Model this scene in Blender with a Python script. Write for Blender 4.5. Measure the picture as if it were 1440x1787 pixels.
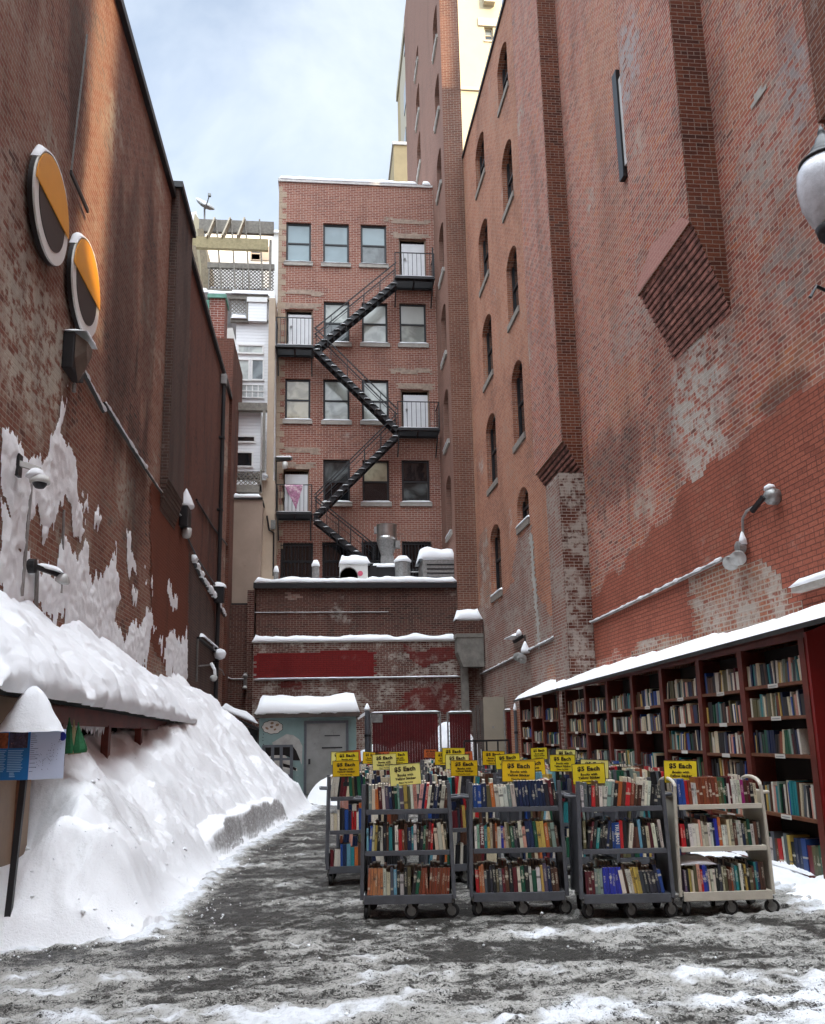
import bpy, math, random
from mathutils import Vector, noise, geometry
R=math.radians
random.seed(7)
C=bpy.context.scene.collection
for o in list(bpy.data.objects): bpy.data.objects.remove(o)
# ------------------------------------------------------------------ camera model
# world: Z up, Y along the alley, X to the right; pixels are those of the 1440 x 1787 photograph
F=1500.; PX,PY=720.,975.
upc=Vector(((574-PX)/F,(6306+PY)/F,1.)).normalized()
yc=Vector(((570-PX)/F,-(1287-PY)/F,1.)); yc=(yc-upc*yc.dot(upc)).normalized()
xc=yc.cross(upc).normalized()
if xc.x<0: xc=-xc
EYE=Vector((0,0,1.6))
def ray(px,py):
    d=Vector(((px-PX)/F,-(py-PY)/F,1.)); return Vector((xc.dot(d),yc.dot(d),upc.dot(d)))
def P(px,py,X=None,Y=None,Z=None,s=0.0):
    d=ray(px,py)
    if X is not None: t=X/(d.x-s*d.y)
    elif Y is not None: t=Y/d.y
    else: t=(Z-1.6)/d.z
    return EYE+d*t
XL=-3.6                      # left wall
KR,SR=6.34,-0.022            # right wall: X = KR + SR*Y
KS,SS=4.64,0.025             # front of the right bookcases
YB=31.5                      # low back wall
YF=35.0                      # fire-escape building
XT=4.85                      # tower side face
def XR(y): return KR+SR*y
def XS(y): return KS+SS*y
def PL(px,py,off=0.0): return P(px,py,X=XL+off)
def PR(px,py,off=0.0): return P(px,py,X=KR-off,s=SR)
def mL(u,v,d=0): return Vector((XL+d,u,v))
def mR(u,v,d=0): return Vector((KR+SR*u-d,u,v))
def mY(Y): return lambda u,v,d=0: Vector((u,Y-d,v))
def mX(X): return lambda u,v,d=0: Vector((X-d,u,v))
def uvL(p): return (p.y,p.z)
def uvY(p): return (p.x,p.z)
# ------------------------------------------------------------------ mesh building
WL={}
class MB:
    def __init__(s): s.v=[]; s.f=[]; s.m=[]; s.c=None
    def add(s,vs,fs,mi=0):
        b=len(s.v); s.v+=[Vector(p) for p in vs]
        for f in fs: s.f.append([b+i for i in f]); s.m.append(mi)
        return s
    def quad(s,a,b,c,d,mi=0): return s.add([a,b,c,d],[(0,1,2,3)],mi)
    def box(s,a,b,mi=0,M=None):
        x0,y0,z0=a; x1,y1,z1=b
        if x0>x1: x0,x1=x1,x0
        if y0>y1: y0,y1=y1,y0
        if z0>z1: z0,z1=z1,z0
        vs=[Vector(p) for p in ((x0,y0,z0),(x1,y0,z0),(x1,y1,z0),(x0,y1,z0),(x0,y0,z1),(x1,y0,z1),(x1,y1,z1),(x0,y1,z1))]
        if M: vs=[M@p for p in vs]
        return s.add(vs,[(0,3,2,1),(4,5,6,7),(0,1,5,4),(1,2,6,5),(2,3,7,6),(3,0,4,7)],mi)
    def mbox(s,mp,u0,u1,v0,v1,d0,d1,mi=0):
        vs=[mp(u,v,d) for d in (d0,d1) for (u,v) in ((u0,v0),(u1,v0),(u1,v1),(u0,v1))]
        return s.add(vs,[(0,3,2,1),(4,5,6,7),(0,1,5,4),(1,2,6,5),(2,3,7,6),(3,0,4,7)],mi)
    def beam(s,p,q,w,h,mi=0):
        p=Vector(p); q=Vector(q); d=(q-p).normalized()
        a=d.cross(Vector((0,0,1)));
        if a.length<1e-3: a=Vector((1,0,0))
        a.normalize(); b=a.cross(d).normalized(); a=a*w/2; b=b*h/2
        vs=[p-a-b,p+a-b,p+a+b,p-a+b,q-a-b,q+a-b,q+a+b,q-a+b]
        return s.add(vs,[(0,1,2,3),(7,6,5,4),(1,0,4,5),(2,1,5,6),(3,2,6,7),(0,3,7,4)],mi)
    def tube(s,pts,r,seg=8,mi=0,cap=True):
        pts=[Vector(p) for p in pts]; n=len(pts); rings=[]
        rr=r if isinstance(r,(list,tuple)) else [r]*n
        ref=None
        for i,p in enumerate(pts):
            d=(pts[min(i+1,n-1)]-pts[max(i-1,0)]).normalized()
            if ref is None or abs(ref.dot(d))>.95:
                ref=Vector((0,0,1)) if abs(d.z)<.9 else Vector((1,0,0))
            a=d.cross(ref).normalized(); b=a.cross(d).normalized()
            rings.append([p+(a*math.cos(t)+b*math.sin(t))*rr[i] for t in [2*math.pi*k/seg for k in range(seg)]])
        b0=len(s.v)
        for rg in rings: s.v+=rg
        for i in range(n-1):
            for k in range(seg):
                k2=(k+1)%seg
                s.f.append([b0+i*seg+k,b0+i*seg+k2,b0+(i+1)*seg+k2,b0+(i+1)*seg+k]); s.m.append(mi)
        if cap:
            s.f.append([b0+k for k in range(seg)][::-1]); s.m.append(mi)
            s.f.append([b0+(n-1)*seg+k for k in range(seg)]); s.m.append(mi)
        return s
    def lathe(s,c,prof,seg=20,mi=0,axis=Vector((0,0,1))):
        c=Vector(c); return s.tube([c+axis*z for r,z in prof],[max(r,1e-4) for r,z in prof],seg,mi)
    def prism(s,pts,off,mi=0,mi2=None):
        pts=[Vector(p) for p in pts]; off=Vector(off); n=len(pts)
        if len(pts)<=4: tris=[list(range(n))]
        else: tris=geometry.tessellate_polygon([pts])
        b=len(s.v); s.v+=pts+[p+off for p in pts]
        for t in tris:
            s.f.append([b+i for i in t]); s.m.append(mi)
            s.f.append([b+n+i for i in t][::-1]); s.m.append(mi)
        for i in range(n):
            j=(i+1)%n; s.f.append([b+i,b+j,b+n+j,b+n+i]); s.m.append(mi if mi2 is None else mi2)
        return s
    def grid(s,rows,mi=0):
        n=len(rows); m=len(rows[0]); b=len(s.v)
        for r in rows: s.v+=r
        for i in range(n-1):
            for j in range(m-1):
                s.f.append([b+i*m+j,b+i*m+j+1,b+(i+1)*m+j+1,b+(i+1)*m+j]); s.m.append(mi)
        return s
    def build(s,name,mats,parent=None,smooth=False,bevel=0,color=None,attr=None,angle=None):
        me=bpy.data.meshes.new(name)
        if parent is not None: org=WL[parent.name]
        else:
            xs=[p.x for p in s.v]; ys=[p.y for p in s.v]; zs=[p.z for p in s.v]
            org=Vector(((min(xs)+max(xs))/2,(min(ys)+max(ys))/2,min(zs)))
        me.from_pydata([tuple(p-org) for p in s.v],[],s.f)
        if not isinstance(mats,(list,tuple)): mats=[mats]
        for m in mats: me.materials.append(M[m])
        me.polygons.foreach_set('material_index',s.m)
        # box-projected UVs in metres
        uv=me.uv_layers.new(name='UVMap'); data=[0.0]*(2*len(me.loops))
        for f in me.polygons:
            n=f.normal; ax=abs(n.x); ay=abs(n.y); az=abs(n.z)
            for li in f.loop_indices:
                p=s.v[me.loops[li].vertex_index]
                if ax>=ay and ax>=az*0.7: a=(p.y,p.z)
                elif ay>=az*0.7: a=(p.x+31.3,p.z)
                else: a=(p.x,p.y)
                data[2*li]=a[0]; data[2*li+1]=a[1]
        uv.data.foreach_set('uv',data)
        if attr:
            for k,vals in attr.items():
                at=me.attributes.new(k,'FLOAT','POINT'); at.data.foreach_set('value',vals)
        if s.c:
            at=me.attributes.new('col','FLOAT_COLOR','FACE'); 
            at.data.foreach_set('color',[x for c in s.c for x in c])
        if smooth: me.polygons.foreach_set('use_smooth',[True]*len(me.polygons))
        me.validate(); me.update()
        o=bpy.data.objects.new(name,me); C.objects.link(o)
        if parent is not None: o.parent=parent; WL[o.name]=org
        else: o.location=org; WL[o.name]=org
        if bevel:
            b=o.modifiers.new('bevel','BEVEL'); b.width=bevel; b.segments=2; b.limit_method='ANGLE'; b.angle_limit=R(40)
        if color: o.color=color
        return o
def tag(o,label=None,cat=None,group=None,kind=None):
    if label: o['label']=label
    if cat: o['category']=cat
    if group: o['group']=group
    if kind: o['kind']=kind
    return o
def thing(name,label,cat,loc=(0,0,0),group=None):
    o=bpy.data.objects.new(name,None); o.empty_display_size=.2; C.objects.link(o); o.location=loc
    WL[o.name]=Vector(loc); return tag(o,label,cat,group)
def kids(o): return [c for c in bpy.data.objects if c.parent==o]
def copy_tree(o,parent=None,cache=None):
    c=o.copy(); C.objects.link(c); c.parent=parent
    for ch in KID.get(o.name,[]): copy_tree(ch,c)
    return c
KID={}
def index_kids(root):
    KID[root.name]=kids(root)
    for k in KID[root.name]: index_kids(k)
def fb(x,y,z=0,o=5,sc=1.0,H=.9):
    return noise.fractal(Vector((x*sc,y*sc,z*sc)),H,2.1,o,noise_basis='PERLIN_ORIGINAL')
def sst(a,b,x):
    t=max(0,min(1,(x-a)/(b-a))); return t*t*(3-2*t)
# ------------------------------------------------------------------ materials
M={}
class NT:
    def __init__(s,name):
        m=bpy.data.materials.new(name); m.use_nodes=True; s.m=m; s.t=m.node_tree; s.t.nodes.clear(); M[name]=m
        s.out=s.n('ShaderNodeOutputMaterial')
    def n(s,t,**kw):
        nd=s.t.nodes.new(t)
        for k,v in kw.items():
            if k.startswith('_'): setattr(nd,k[1:],v)
        return nd
    def set(s,nd,i,v):
        if v is None: return
        if isinstance(v,bpy.types.NodeSocket): s.t.links.new(v,nd.inputs[i])
        else:
            if isinstance(v,(list,tuple)) and len(v)==3 and nd.inputs[i].type=='RGBA': v=tuple(v)+(1,)
            nd.inputs[i].default_value=v
    def math(s,op,a,b=None,c=None,clamp=False):
        nd=s.n('ShaderNodeMath',_operation=op,_use_clamp=clamp)
        s.set(nd,0,a); s.set(nd,1,b); s.set(nd,2,c); return nd.outputs[0]
    def mix(s,f,a,b,bt='MIX'):
        nd=s.n('ShaderNodeMix',_data_type='RGBA',_blend_type=bt); nd.clamp_factor=True
        s.set(nd,0,f); s.set(nd,6,a); s.set(nd,7,b); return nd.outputs[2]
    def comb(s,a,b,c=0.0):
        nd=s.n('ShaderNodeCombineXYZ'); s.set(nd,0,a); s.set(nd,1,b); s.set(nd,2,c); return nd.outputs[0]
    def noise(s,vec,scale,detail=4,rough=.55,dist=0):
        nd=s.n('ShaderNodeTexNoise'); s.set(nd,'Vector',vec); s.set(nd,'Scale',scale); s.set(nd,'Detail',detail); s.set(nd,'Roughness',rough); s.set(nd,'Distortion',dist)
        return nd.outputs['Fac']
    def rng(s,v,a,b,c=0.0,d=1.0,smooth=True):
        nd=s.n('ShaderNodeMapRange'); nd.interpolation_type='SMOOTHSTEP' if smooth else 'LINEAR'
        s.set(nd,0,v); s.set(nd,1,a); s.set(nd,2,b); s.set(nd,3,c); s.set(nd,4,d); return nd.outputs[0]
    def ramp(s,v,cols,const=False):
        nd=s.n('ShaderNodeValToRGB'); r=nd.color_ramp; r.interpolation='CONSTANT' if const else 'LINEAR'
        while len(r.elements)<len(cols): r.elements.new(.5)
        for i,c in enumerate(cols):
            r.elements[i].position=i/len(cols) if const else i/(len(cols)-1); r.elements[i].color=tuple(c)+(1,)
        s.set(nd,0,v); return nd.outputs[0]
    def bump(s,h,strength,dist,normal=None):
        nd=s.n('ShaderNodeBump'); s.set(nd,'Strength',strength); s.set(nd,'Distance',dist); s.set(nd,'Height',h)
        if normal is not None: s.set(nd,'Normal',normal)
        return nd.outputs[0]
    def bsdf(s,col,rough=.6,metal=0.0,normal=None,spec=.5,**kw):
        nd=s.n('ShaderNodeBsdfPrincipled'); s.set(nd,'Base Color',col); s.set(nd,'Roughness',rough); s.set(nd,'Metallic',metal)
        s.set(nd,'Specular IOR Level',spec)
        if normal is not None: s.set(nd,'Normal',normal)
        for k,v in kw.items(): s.set(nd,k.replace('_',' '),v)
        s.t.links.new(nd.outputs[0],s.out.inputs[0]); return nd
    def obj(s):
        return s.n('ShaderNodeTexCoord').outputs['Object']
    def geo(s): return s.n('ShaderNodeNewGeometry').outputs['Position']
    def uv(s):
        nd=s.n('ShaderNodeUVMap'); sp=s.n('ShaderNodeSeparateXYZ'); s.t.links.new(nd.outputs[0],sp.inputs[0]); return sp.outputs[0],sp.outputs[1],nd.outputs[0]
def brick(name,tones,mortar,wash=0,washcol=(.42,.39,.35),stain=.5,mw=.011,bw=.215,bh=.073,vary=.5,paint=None,seed=0,washscale=.55,rough=.85,warp=.006,bumpd=.012,blobs=None):
    g=NT(name); u,v,uvv=g.uv()
    w1=g.noise(uvv,3.1,2); w2=g.noise(uvv,2.3,2)
    u=g.math('ADD',u,g.math('MULTIPLY',g.math('SUBTRACT',w1,.5),warp*2.5)); v=g.math('ADD',v,g.math('MULTIPLY',g.math('SUBTRACT',w2,.5),warp*3))
    vr=g.math('DIVIDE',v,bh); row=g.math('FLOOR',vr); fv=g.math('FRACT',vr)
    par=g.math('MODULO',g.math('ABSOLUTE',row),2.0)
    # every sixth course is a header course
    hd=g.math('LESS_THAN',g.math('MODULO',g.math('ABSOLUTE',row),6.0),.5)
    wid=g.math('SUBTRACT',bw,g.math('MULTIPLY',hd,bw*.5))
    uu=g.math('ADD',g.math('DIVIDE',u,wid),g.math('MULTIPLY',par,.5)); col=g.math('FLOOR',uu); fu=g.math('FRACT',uu)
    du=g.math('MULTIPLY',g.math('MINIMUM',fu,g.math('SUBTRACT',1.0,fu)),wid); dv=g.math('MULTIPLY',g.math('MINIMUM',fv,g.math('SUBTRACT',1.0,fv)),bh)
    d=g.math('MINIMUM',du,dv)
    rag=g.math('MULTIPLY',g.math('SUBTRACT',g.noise(uvv,22,3),.5),.010)
    d=g.math('ADD',d,rag)
    bm=g.rng(d,mw*.35,mw*.75)
    wn=g.n('ShaderNodeTexWhiteNoise',_noise_dimensions='3D'); g.set(wn,0,g.comb(col,row,float(seed)))
    big=g.noise(uvv,.45,4,.6)
    val=g.math('ADD',g.math('MULTIPLY',wn.outputs[0],vary),g.math('MULTIPLY',g.rng(big,.3,.7),1-vary))
    bc=g.ramp(val,tones)
    fine=g.noise(uvv,38,4,.65)
    bc=g.mix(.55,bc,g.mix(1.0,bc,g.ramp(g.rng(fine,.3,.7,smooth=False),[(.45,.45,.45),(1.35,1.35,1.35)]),'MULTIPLY'))
    c=g.mix(bm,mortar,bc)
    if wash>0:
        n1=g.noise(uvv,washscale,6,.62); n2=g.noise(uvv,6.5,5,.7); 
        wf=g.math('MULTIPLY',g.rng(n1,.66-wash*.36,.78-wash*.34),g.rng(g.math('ADD',n2,g.math('MULTIPLY',wn.outputs[0],.10)),.44,.60))
        c=g.mix(g.math('MULTIPLY',wf,.85),c,washcol)
    for (u0,v0,ru,rv,kind,stg,tc_) in (blobs or []):
        du_=g.math('DIVIDE',g.math('SUBTRACT',u,u0),ru); dv_=g.math('DIVIDE',g.math('SUBTRACT',v,v0),rv)
        dd=g.math('SQRT',g.math('ADD',g.math('MULTIPLY',du_,du_),g.math('MULTIPLY',dv_,dv_)))
        if kind=='soot': nz=g.noise(g.comb(u,g.math('MULTIPLY',v,.25),float(len(kind))),1.6,6,.65)
        else: nz=g.noise(uvv,1.7,7,.68)
        ff=g.rng(g.math('ADD',dd,g.math('MULTIPLY',g.math('SUBTRACT',nz,.5),2.6)),1.25,.55)
        ff=g.math('MULTIPLY',ff,stg)
        if kind=='soot': c=g.mix(ff,c,g.mix(1.0,c,(.22,.23,.24),'MULTIPLY'))
        elif kind=='tint': c=g.mix(g.math('MULTIPLY',ff,g.math('ADD',g.math('MULTIPLY',wn.outputs[0],.6),.4)),c,g.mix(bm,c,g.mix(fine,tuple(q*.7 for q in tc_),tc_)))
        elif kind=='wash':
            nf=g.noise(uvv,5.5,6,.72); c=g.mix(g.math('MULTIPLY',ff,g.rng(g.math('ADD',nf,g.math('MULTIPLY',g.math('SUBTRACT',wn.outputs[0],.5),.14)),.42,.55)),c,tc_ or washcol)
    if stain>0:
        st=g.noise(g.comb(g.math('MULTIPLY',u,1.0),g.math('MULTIPLY',v,.22)),.9,5,.6)
        c=g.mix(g.math('MULTIPLY',g.rng(st,.46,.72),stain),c,g.mix(1.0,c,(.30,.29,.30),'MULTIPLY'))
    h=g.math('ADD',g.math('MULTIPLY',bm,.7),g.math('MULTIPLY',fine,.5))
    g.bsdf(c,rough,normal=g.bump(h,.75,bumpd),spec=.25)
    return M[name]
def BL(plane,px,py,rx,ry,kind,stg=1.0,col=None):
    c=plane(px,py); a=plane(px-rx,py); b=plane(px+rx,py); t=plane(px,py-ry); d=plane(px,py+ry)
    return (c.y,c.z,max(.1,abs(a.y-b.y)/2),max(.1,abs(t.z-d.z)/2),kind,stg,col)
GR=(.40,.37,.33); OR=(.52,.21,.105); BG=(.36,.345,.34)
B_right=[BL(PR,1215,690,60,120,'wash',1.0,(.46,.41,.36)),BL(PR,1230,830,45,70,'wash',.9,(.46,.41,.36)),BL(PR,1140,110,30,90,'wash',.75,BG),BL(PR,1385,150,30,110,'wash',.7,BG),
 BL(PR,1330,300,60,120,'wash',.5,GR),BL(PR,1370,470,50,90,'wash',.55,(.33,.32,.29)),BL(PR,1070,820,60,80,'soot',.55),BL(PR,1050,120,60,170,'tint',.55,OR),BL(PR,1300,120,50,90,'tint',.5,OR),BL(PR,1090,680,40,60,'tint',.5,OR),
 BL(PR,1380,640,50,50,'tint',.5,OR),BL(PR,1060,430,50,160,'tint',.35,OR),BL(PR,1360,690,50,30,'soot',.6),BL(PR,1250,180,30,100,'soot',.3),BL(PR,1110,560,60,70,'wash',.35,GR)]
B_left=[BL(PL,215,520,28,330,'soot',.62),BL(PL,262,520,14,260,'soot',.5),BL(PL,240,860,22,160,'soot',.6),BL(PL,130,140,26,190,'soot',.75),BL(PL,60,600,75,170,'wash',1.0,(.50,.43,.35)),BL(PL,30,380,50,120,'wash',.45,(.45,.38,.32)),
 BL(PL,95,620,26,90,'wash',.9,(.50,.44,.36)),BL(PL,60,120,70,140,'tint',.45,(.30,.13,.09)),BL(PL,170,260,22,200,'tint',.35,(.32,.16,.10)),BL(PL,150,840,30,90,'tint',.35,(.30,.11,.07))]
T_pink=[(.14,.062,.05),(.32,.090,.062),(.43,.128,.084),(.34,.15,.115),(.48,.195,.135),(.22,.115,.095),(.41,.115,.068),(.50,.175,.078)]
T_dark=[(.055,.024,.021),(.13,.046,.034),(.165,.058,.04),(.205,.083,.060),(.085,.058,.052)]
brick('brick_right',T_pink,(.50,.385,.31),wash=.20,washcol=(.44,.365,.30),stain=.42,seed=1,mw=.013,vary=.86,blobs=B_right)
brick('brick_right_windows',[(.24,.10,.066),(.37,.135,.078),(.46,.19,.108),(.39,.20,.14)],(.42,.33,.26),wash=.12,stain=.35,seed=2)
brick('brick_painted',[(.27,.078,.050),(.39,.120,.074),(.335,.098,.060),(.36,.14,.09)],(.15,.05,.034),wash=.16,washcol=(.36,.22,.18),stain=.42,seed=3,bumpd=.02,mw=.013)
brick('brick_pink',[(.44,.20,.165),(.50,.24,.20),(.47,.22,.18)],(.50,.30,.25),wash=0,stain=.15,seed=33)
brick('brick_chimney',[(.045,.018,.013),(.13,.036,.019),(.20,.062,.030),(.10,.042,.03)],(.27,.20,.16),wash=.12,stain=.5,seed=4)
brick('brick_chimney_low',[(.06,.024,.018),(.12,.038,.024),(.17,.055,.032)],(.36,.31,.27),wash=.72,washcol=(.42,.37,.32),stain=.4,seed=5,washscale=1.6)
brick('brick_scar',[(.12,.045,.032),(.26,.085,.055),(.36,.14,.08),(.18,.13,.105)],(.36,.29,.23),wash=.52,washcol=(.40,.35,.30),stain=.35,seed=6,washscale=1.3,mw=.02)
brick('brick_grey',[(.17,.075,.055),(.26,.10,.07),(.22,.13,.10)],(.36,.32,.28),wash=.62,washcol=(.33,.27,.23),stain=.3,seed=7,washscale=1.1,mw=.016)
brick('brick_orange',[(.30,.12,.06),(.40,.17,.09),(.24,.10,.07)],(.34,.29,.24),wash=.1,stain=.3,seed=8)
brick('brick_left',[(.095,.05,.04),(.23,.085,.055),(.27,.11,.072),(.31,.17,.12),(.15,.10,.085)],(.36,.28,.22),wash=.30,washcol=(.42,.36,.29),stain=.5,seed=9,blobs=B_left)
brick('brick_left_worn',[(.18,.08,.06),(.26,.12,.09),(.38,.31,.25),(.46,.38,.31),(.2,.11,.09)],(.12,.08,.065),wash=.62,washcol=(.47,.40,.33),stain=.25,seed=10,vary=.75,washscale=.9)
brick('brick_left_red',[(.08,.033,.023),(.16,.055,.035),(.125,.045,.030),(.10,.05,.04)],(.19,.11,.085),wash=.16,washcol=(.24,.17,.13),stain=.7,seed=11)
brick('brick_left_dark',[(.07,.045,.038),(.11,.06,.047),(.09,.06,.05)],(.15,.12,.10),wash=.1,washcol=(.3,.25,.21),stain=.75,seed=12)
brick('brick_rust',[(.16,.045,.022),(.19,.055,.026)],(.14,.04,.02),wash=0,stain=.35,seed=13)
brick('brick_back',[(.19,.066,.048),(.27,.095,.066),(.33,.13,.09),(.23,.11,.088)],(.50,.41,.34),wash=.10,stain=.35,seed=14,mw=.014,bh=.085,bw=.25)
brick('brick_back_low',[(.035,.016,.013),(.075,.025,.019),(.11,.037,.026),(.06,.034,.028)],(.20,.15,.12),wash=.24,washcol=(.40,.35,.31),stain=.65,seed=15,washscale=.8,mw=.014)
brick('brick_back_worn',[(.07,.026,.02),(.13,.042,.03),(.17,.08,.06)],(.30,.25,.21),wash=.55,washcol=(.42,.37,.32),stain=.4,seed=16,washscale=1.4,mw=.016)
brick('brick_back_fadedred',[(.13,.02,.017),(.16,.028,.022),(.11,.03,.025)],(.16,.06,.05),wash=.5,washcol=(.30,.22,.19),stain=.4,seed=27,washscale=1.6)
brick('brick_back_redpaint',[(.15,.012,.012),(.19,.016,.014),(.165,.013,.012)],(.11,.012,.011),wash=.20,washcol=(.25,.12,.10),stain=.3,seed=17)
brick('brick_tower_side',[(.21,.11,.082),(.27,.135,.10),(.24,.125,.09)],(.29,.20,.155),wash=0,stain=.25,seed=18,bh=.1,bw=.3)
brick('brick_tower_front',[(.14,.06,.042),(.19,.078,.05),(.23,.105,.07)],(.32,.25,.20),wash=.05,stain=.45,seed=19,mw=.013,bh=.085,bw=.25)
brick('brick_small_chimney',[(.2,.06,.04),(.26,.08,.055),(.16,.05,.04)],(.45,.38,.33),wash=.1,stain=.3,seed=20,mw=.016,bh=.1,bw=.28)
brick('brick_quoin',[(.40,.30,.22),(.46,.36,.27)],(.36,.28,.2),wash=0,stain=.2,seed=21,bh=.085,bw=.25)
def plain(name,col,rough=.6,metal=0.0,nv=.25,ns=6,bump=.15,bd=.01,spec=.5,dirt=None,**kw):
    g=NT(name); p=g.geo(); n=g.noise(p,ns,6,.65)
    c=g.mix(g.rng(n,.25,.75),tuple(x*(1-nv) for x in col),tuple(min(1,x*(1+nv*.6)) for x in col))
    if dirt: 
        n3=g.noise(p,dirt[1],6,.7); c=g.mix(g.rng(n3,dirt[2],dirt[2]+.12),c,dirt[0])
    n2=g.noise(p,ns*8,3)
    g.bsdf(c,rough,metal,normal=g.bump(n2,bump,bd) if bump else None,spec=spec,**kw)
plain('black_iron',(.012,.012,.014),.45,nv=.3)
plain('grey_steel',(.095,.099,.112),.42,nv=.22,ns=9,dirt=((.12,.09,.07),30,.66))
plain('grey_steel_dark',(.022,.023,.027),.5,nv=.2)
plain('white_steel',(.56,.51,.42),.45,nv=.12,dirt=((.18,.11,.07),26,.66))
plain('rubber',(.010,.010,.010),.7,nv=.3,dirt=((.12,.11,.1),14,.68))
plain('zinc',(.22,.22,.21),.4,.7,nv=.3,ns=20)
plain('stainless',(.62,.62,.60),.28,.95,nv=.12)
plain('galvanised',(.33,.33,.32),.45,.6,nv=.3,ns=14)
plain('conduit',(.30,.28,.27),.5,.3,nv=.3)
plain('corbel_brick',(.36,.16,.125),.85,nv=.75,ns=5,bump=.4,dirt=((.10,.05,.04),7,.58))
plain('corbel_groove_shade',(.045,.022,.018),.9,nv=.3,bump=0)  # near-black put into the grooves to paint the shade under each step
plain('red_wood',(.135,.024,.015),.5,nv=.35,ns=5,dirt=((.20,.11,.07),18,.72))
plain('red_panel',(.20,.006,.006),.35,nv=.12,ns=2)
plain('shelf_wood',(.17,.062,.028),.5,nv=.35,ns=14)
plain('bare_wood',(.24,.19,.12),.7,nv=.3,ns=9)
plain('yellow_wood',(.33,.27,.14),.7,nv=.25,ns=9)
plain('grey_wood',(.22,.20,.17),.75,nv=.3,ns=9)
plain('brown_door',(.24,.155,.10),.5,nv=.25,ns=2,dirt=((.40,.30,.17),5,.70))
plain('tar_roof',(.022,.021,.02),.8,nv=.4,ns=8)
plain('inside_shade',(.012,.008,.007),.9,nv=.2,bump=0)  # near-black that paints the shade inside openings, stall and bookcases
plain('concrete',(.22,.205,.18),.85,nv=.35,ns=3,bump=.4)
plain('stone_sill_dark',(.24,.205,.175),.85,nv=.25,ns=7)
plain('stone_sill',(.40,.37,.33),.8,nv=.2,ns=7)
plain('lintel_worn',(.36,.27,.21),.9,nv=.35,ns=5,bump=.5)
plain('tan_stucco',(.36,.27,.21),.85,nv=.13,ns=1.1,dirt=((.28,.2,.155),1.5,.6))
plain('beige_stucco',(.46,.36,.27),.85,nv=.12,ns=1.2)
plain('cream_wall',(.46,.40,.275),.85,nv=.05,ns=.6)
plain('cream_trim',(.45,.40,.31),.8,nv=.06)
plain('tan_block',(.38,.29,.16),.85,nv=.12,ns=.8)
plain('tan_dark',(.36,.31,.26),.85,nv=.12,ns=.8)
plain('pale_wall',(.80,.80,.78),.8,nv=.05,ns=1)
plain('white_trim',(.74,.73,.71),.6,nv=.06)
plain('white_door',(.66,.66,.67),.5,nv=.08,ns=3)
plain('grey_door',(.235,.235,.225),.5,nv=.2,ns=2,dirt=((.14,.135,.13),3.5,.60))
plain('shed_green',(.19,.275,.265),.55,nv=.13,ns=2,dirt=((.36,.355,.34),2.3,.60))
plain('shed_patch',(.40,.385,.36),.7,nv=.2,ns=6)
plain('drawing_white',(.56,.52,.47),.6,nv=.05)
plain('drawing_black',(.01,.01,.01),.6,nv=.05)
plain('biscuit',(.28,.17,.10),.6,nv=.3,ns=30)
plain('copper_green',(.13,.30,.23),.7,nv=.3,ns=5)
plain('dark_wood_board',(.06,.042,.034),.8,nv=.4,ns=4)
plain('tan_board',(.20,.165,.12),.6,nv=.12,ns=2)
plain('fence_slat',(.105,.005,.007),.45,nv=.3,ns=6)
plain('sign_orange_face',(.86,.36,.025),.32,nv=.05,ns=3)
plain('sign_white',(.82,.81,.78),.4,nv=.04)
plain('sign_black',(.018,.016,.016),.4,nv=.1)
plain('yellow_sign',(.84,.66,.03),.3,nv=.04,ns=2)
plain('pale_yellow_sign',(.85,.78,.25),.3,nv=.04,ns=2)
plain('deep_yellow_sign',(.80,.52,.015),.3,nv=.04,ns=2)
plain('orange_sign',(.62,.13,.03),.4,nv=.05,ns=2)
plain('sign_ink',(.03,.025,.01),.5,nv=.1,bump=0)
plain('label_white',(.68,.66,.61),.6,nv=.04,bump=0)
plain('label_ink',(.25,.25,.25),.6,nv=.1,bump=0)
plain('info_blue',(.012,.18,.50),.3,nv=.08,ns=2,bump=0)
plain('info_light',(.56,.62,.78),.3,nv=.04,ns=2,bump=0)
plain('info_text',(.30,.55,.80),.4,nv=.1,bump=0)
plain('info_map_text',(.10,.13,.25),.4,nv=.1,bump=0)
plain('info_badge',(.012,.03,.28),.3,nv=.1,bump=0)
plain('photo_fire',(.30,.08,.03),.3,nv=.9,ns=22,bump=0,dirt=((.65,.3,.08),14,.55))
plain('photo_city',(.06,.05,.09),.3,nv=.9,ns=30,bump=0,dirt=((.45,.25,.2),22,.56))
plain('green_cloth',(.012,.13,.045),.7,nv=.4,ns=12)
plain('lamp_lens',(.52,.52,.50),.25,nv=.15,ns=12)
plain('lamp_brown_lens',(.14,.115,.095),.18,nv=.15,ns=8)
plain('lamp_glass',(.74,.77,.83),.10,nv=.22,ns=11,bump=.3,spec=.6)
plain('ac_white',(.66,.66,.63),.5,nv=.08)
plain('badge_pink',(.55,.10,.16),.4,nv=.05)
plain('dumpster_black',(.012,.013,.014),.55,nv=.3)
plain('purple_cloth',(.40,.17,.27),.8,nv=.5,ns=9,bump=.3,dirt=((.60,.45,.48),6,.5))
plain('glass_block',(.42,.44,.43),.2,nv=.35,ns=16)
plain('flashing',(.55,.52,.5),.6,nv=.2)
plain('blind_pale',(.52,.54,.50),.12,nv=.06,ns=1.2,spec=.9)
def glass(name,col,rough=.06,nv=.5,ns=.7):
    g=NT(name); p=g.geo(); n=g.noise(p,ns,3,.5,.6)
    c=g.mix(g.rng(n,.35,.65),tuple(x*(1-nv) for x in col),tuple(x*(1+nv*.5) for x in col))
    g.bsdf(c,rough,normal=g.bump(g.noise(p,1.6,2),.12,.05),spec=.8)
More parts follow.
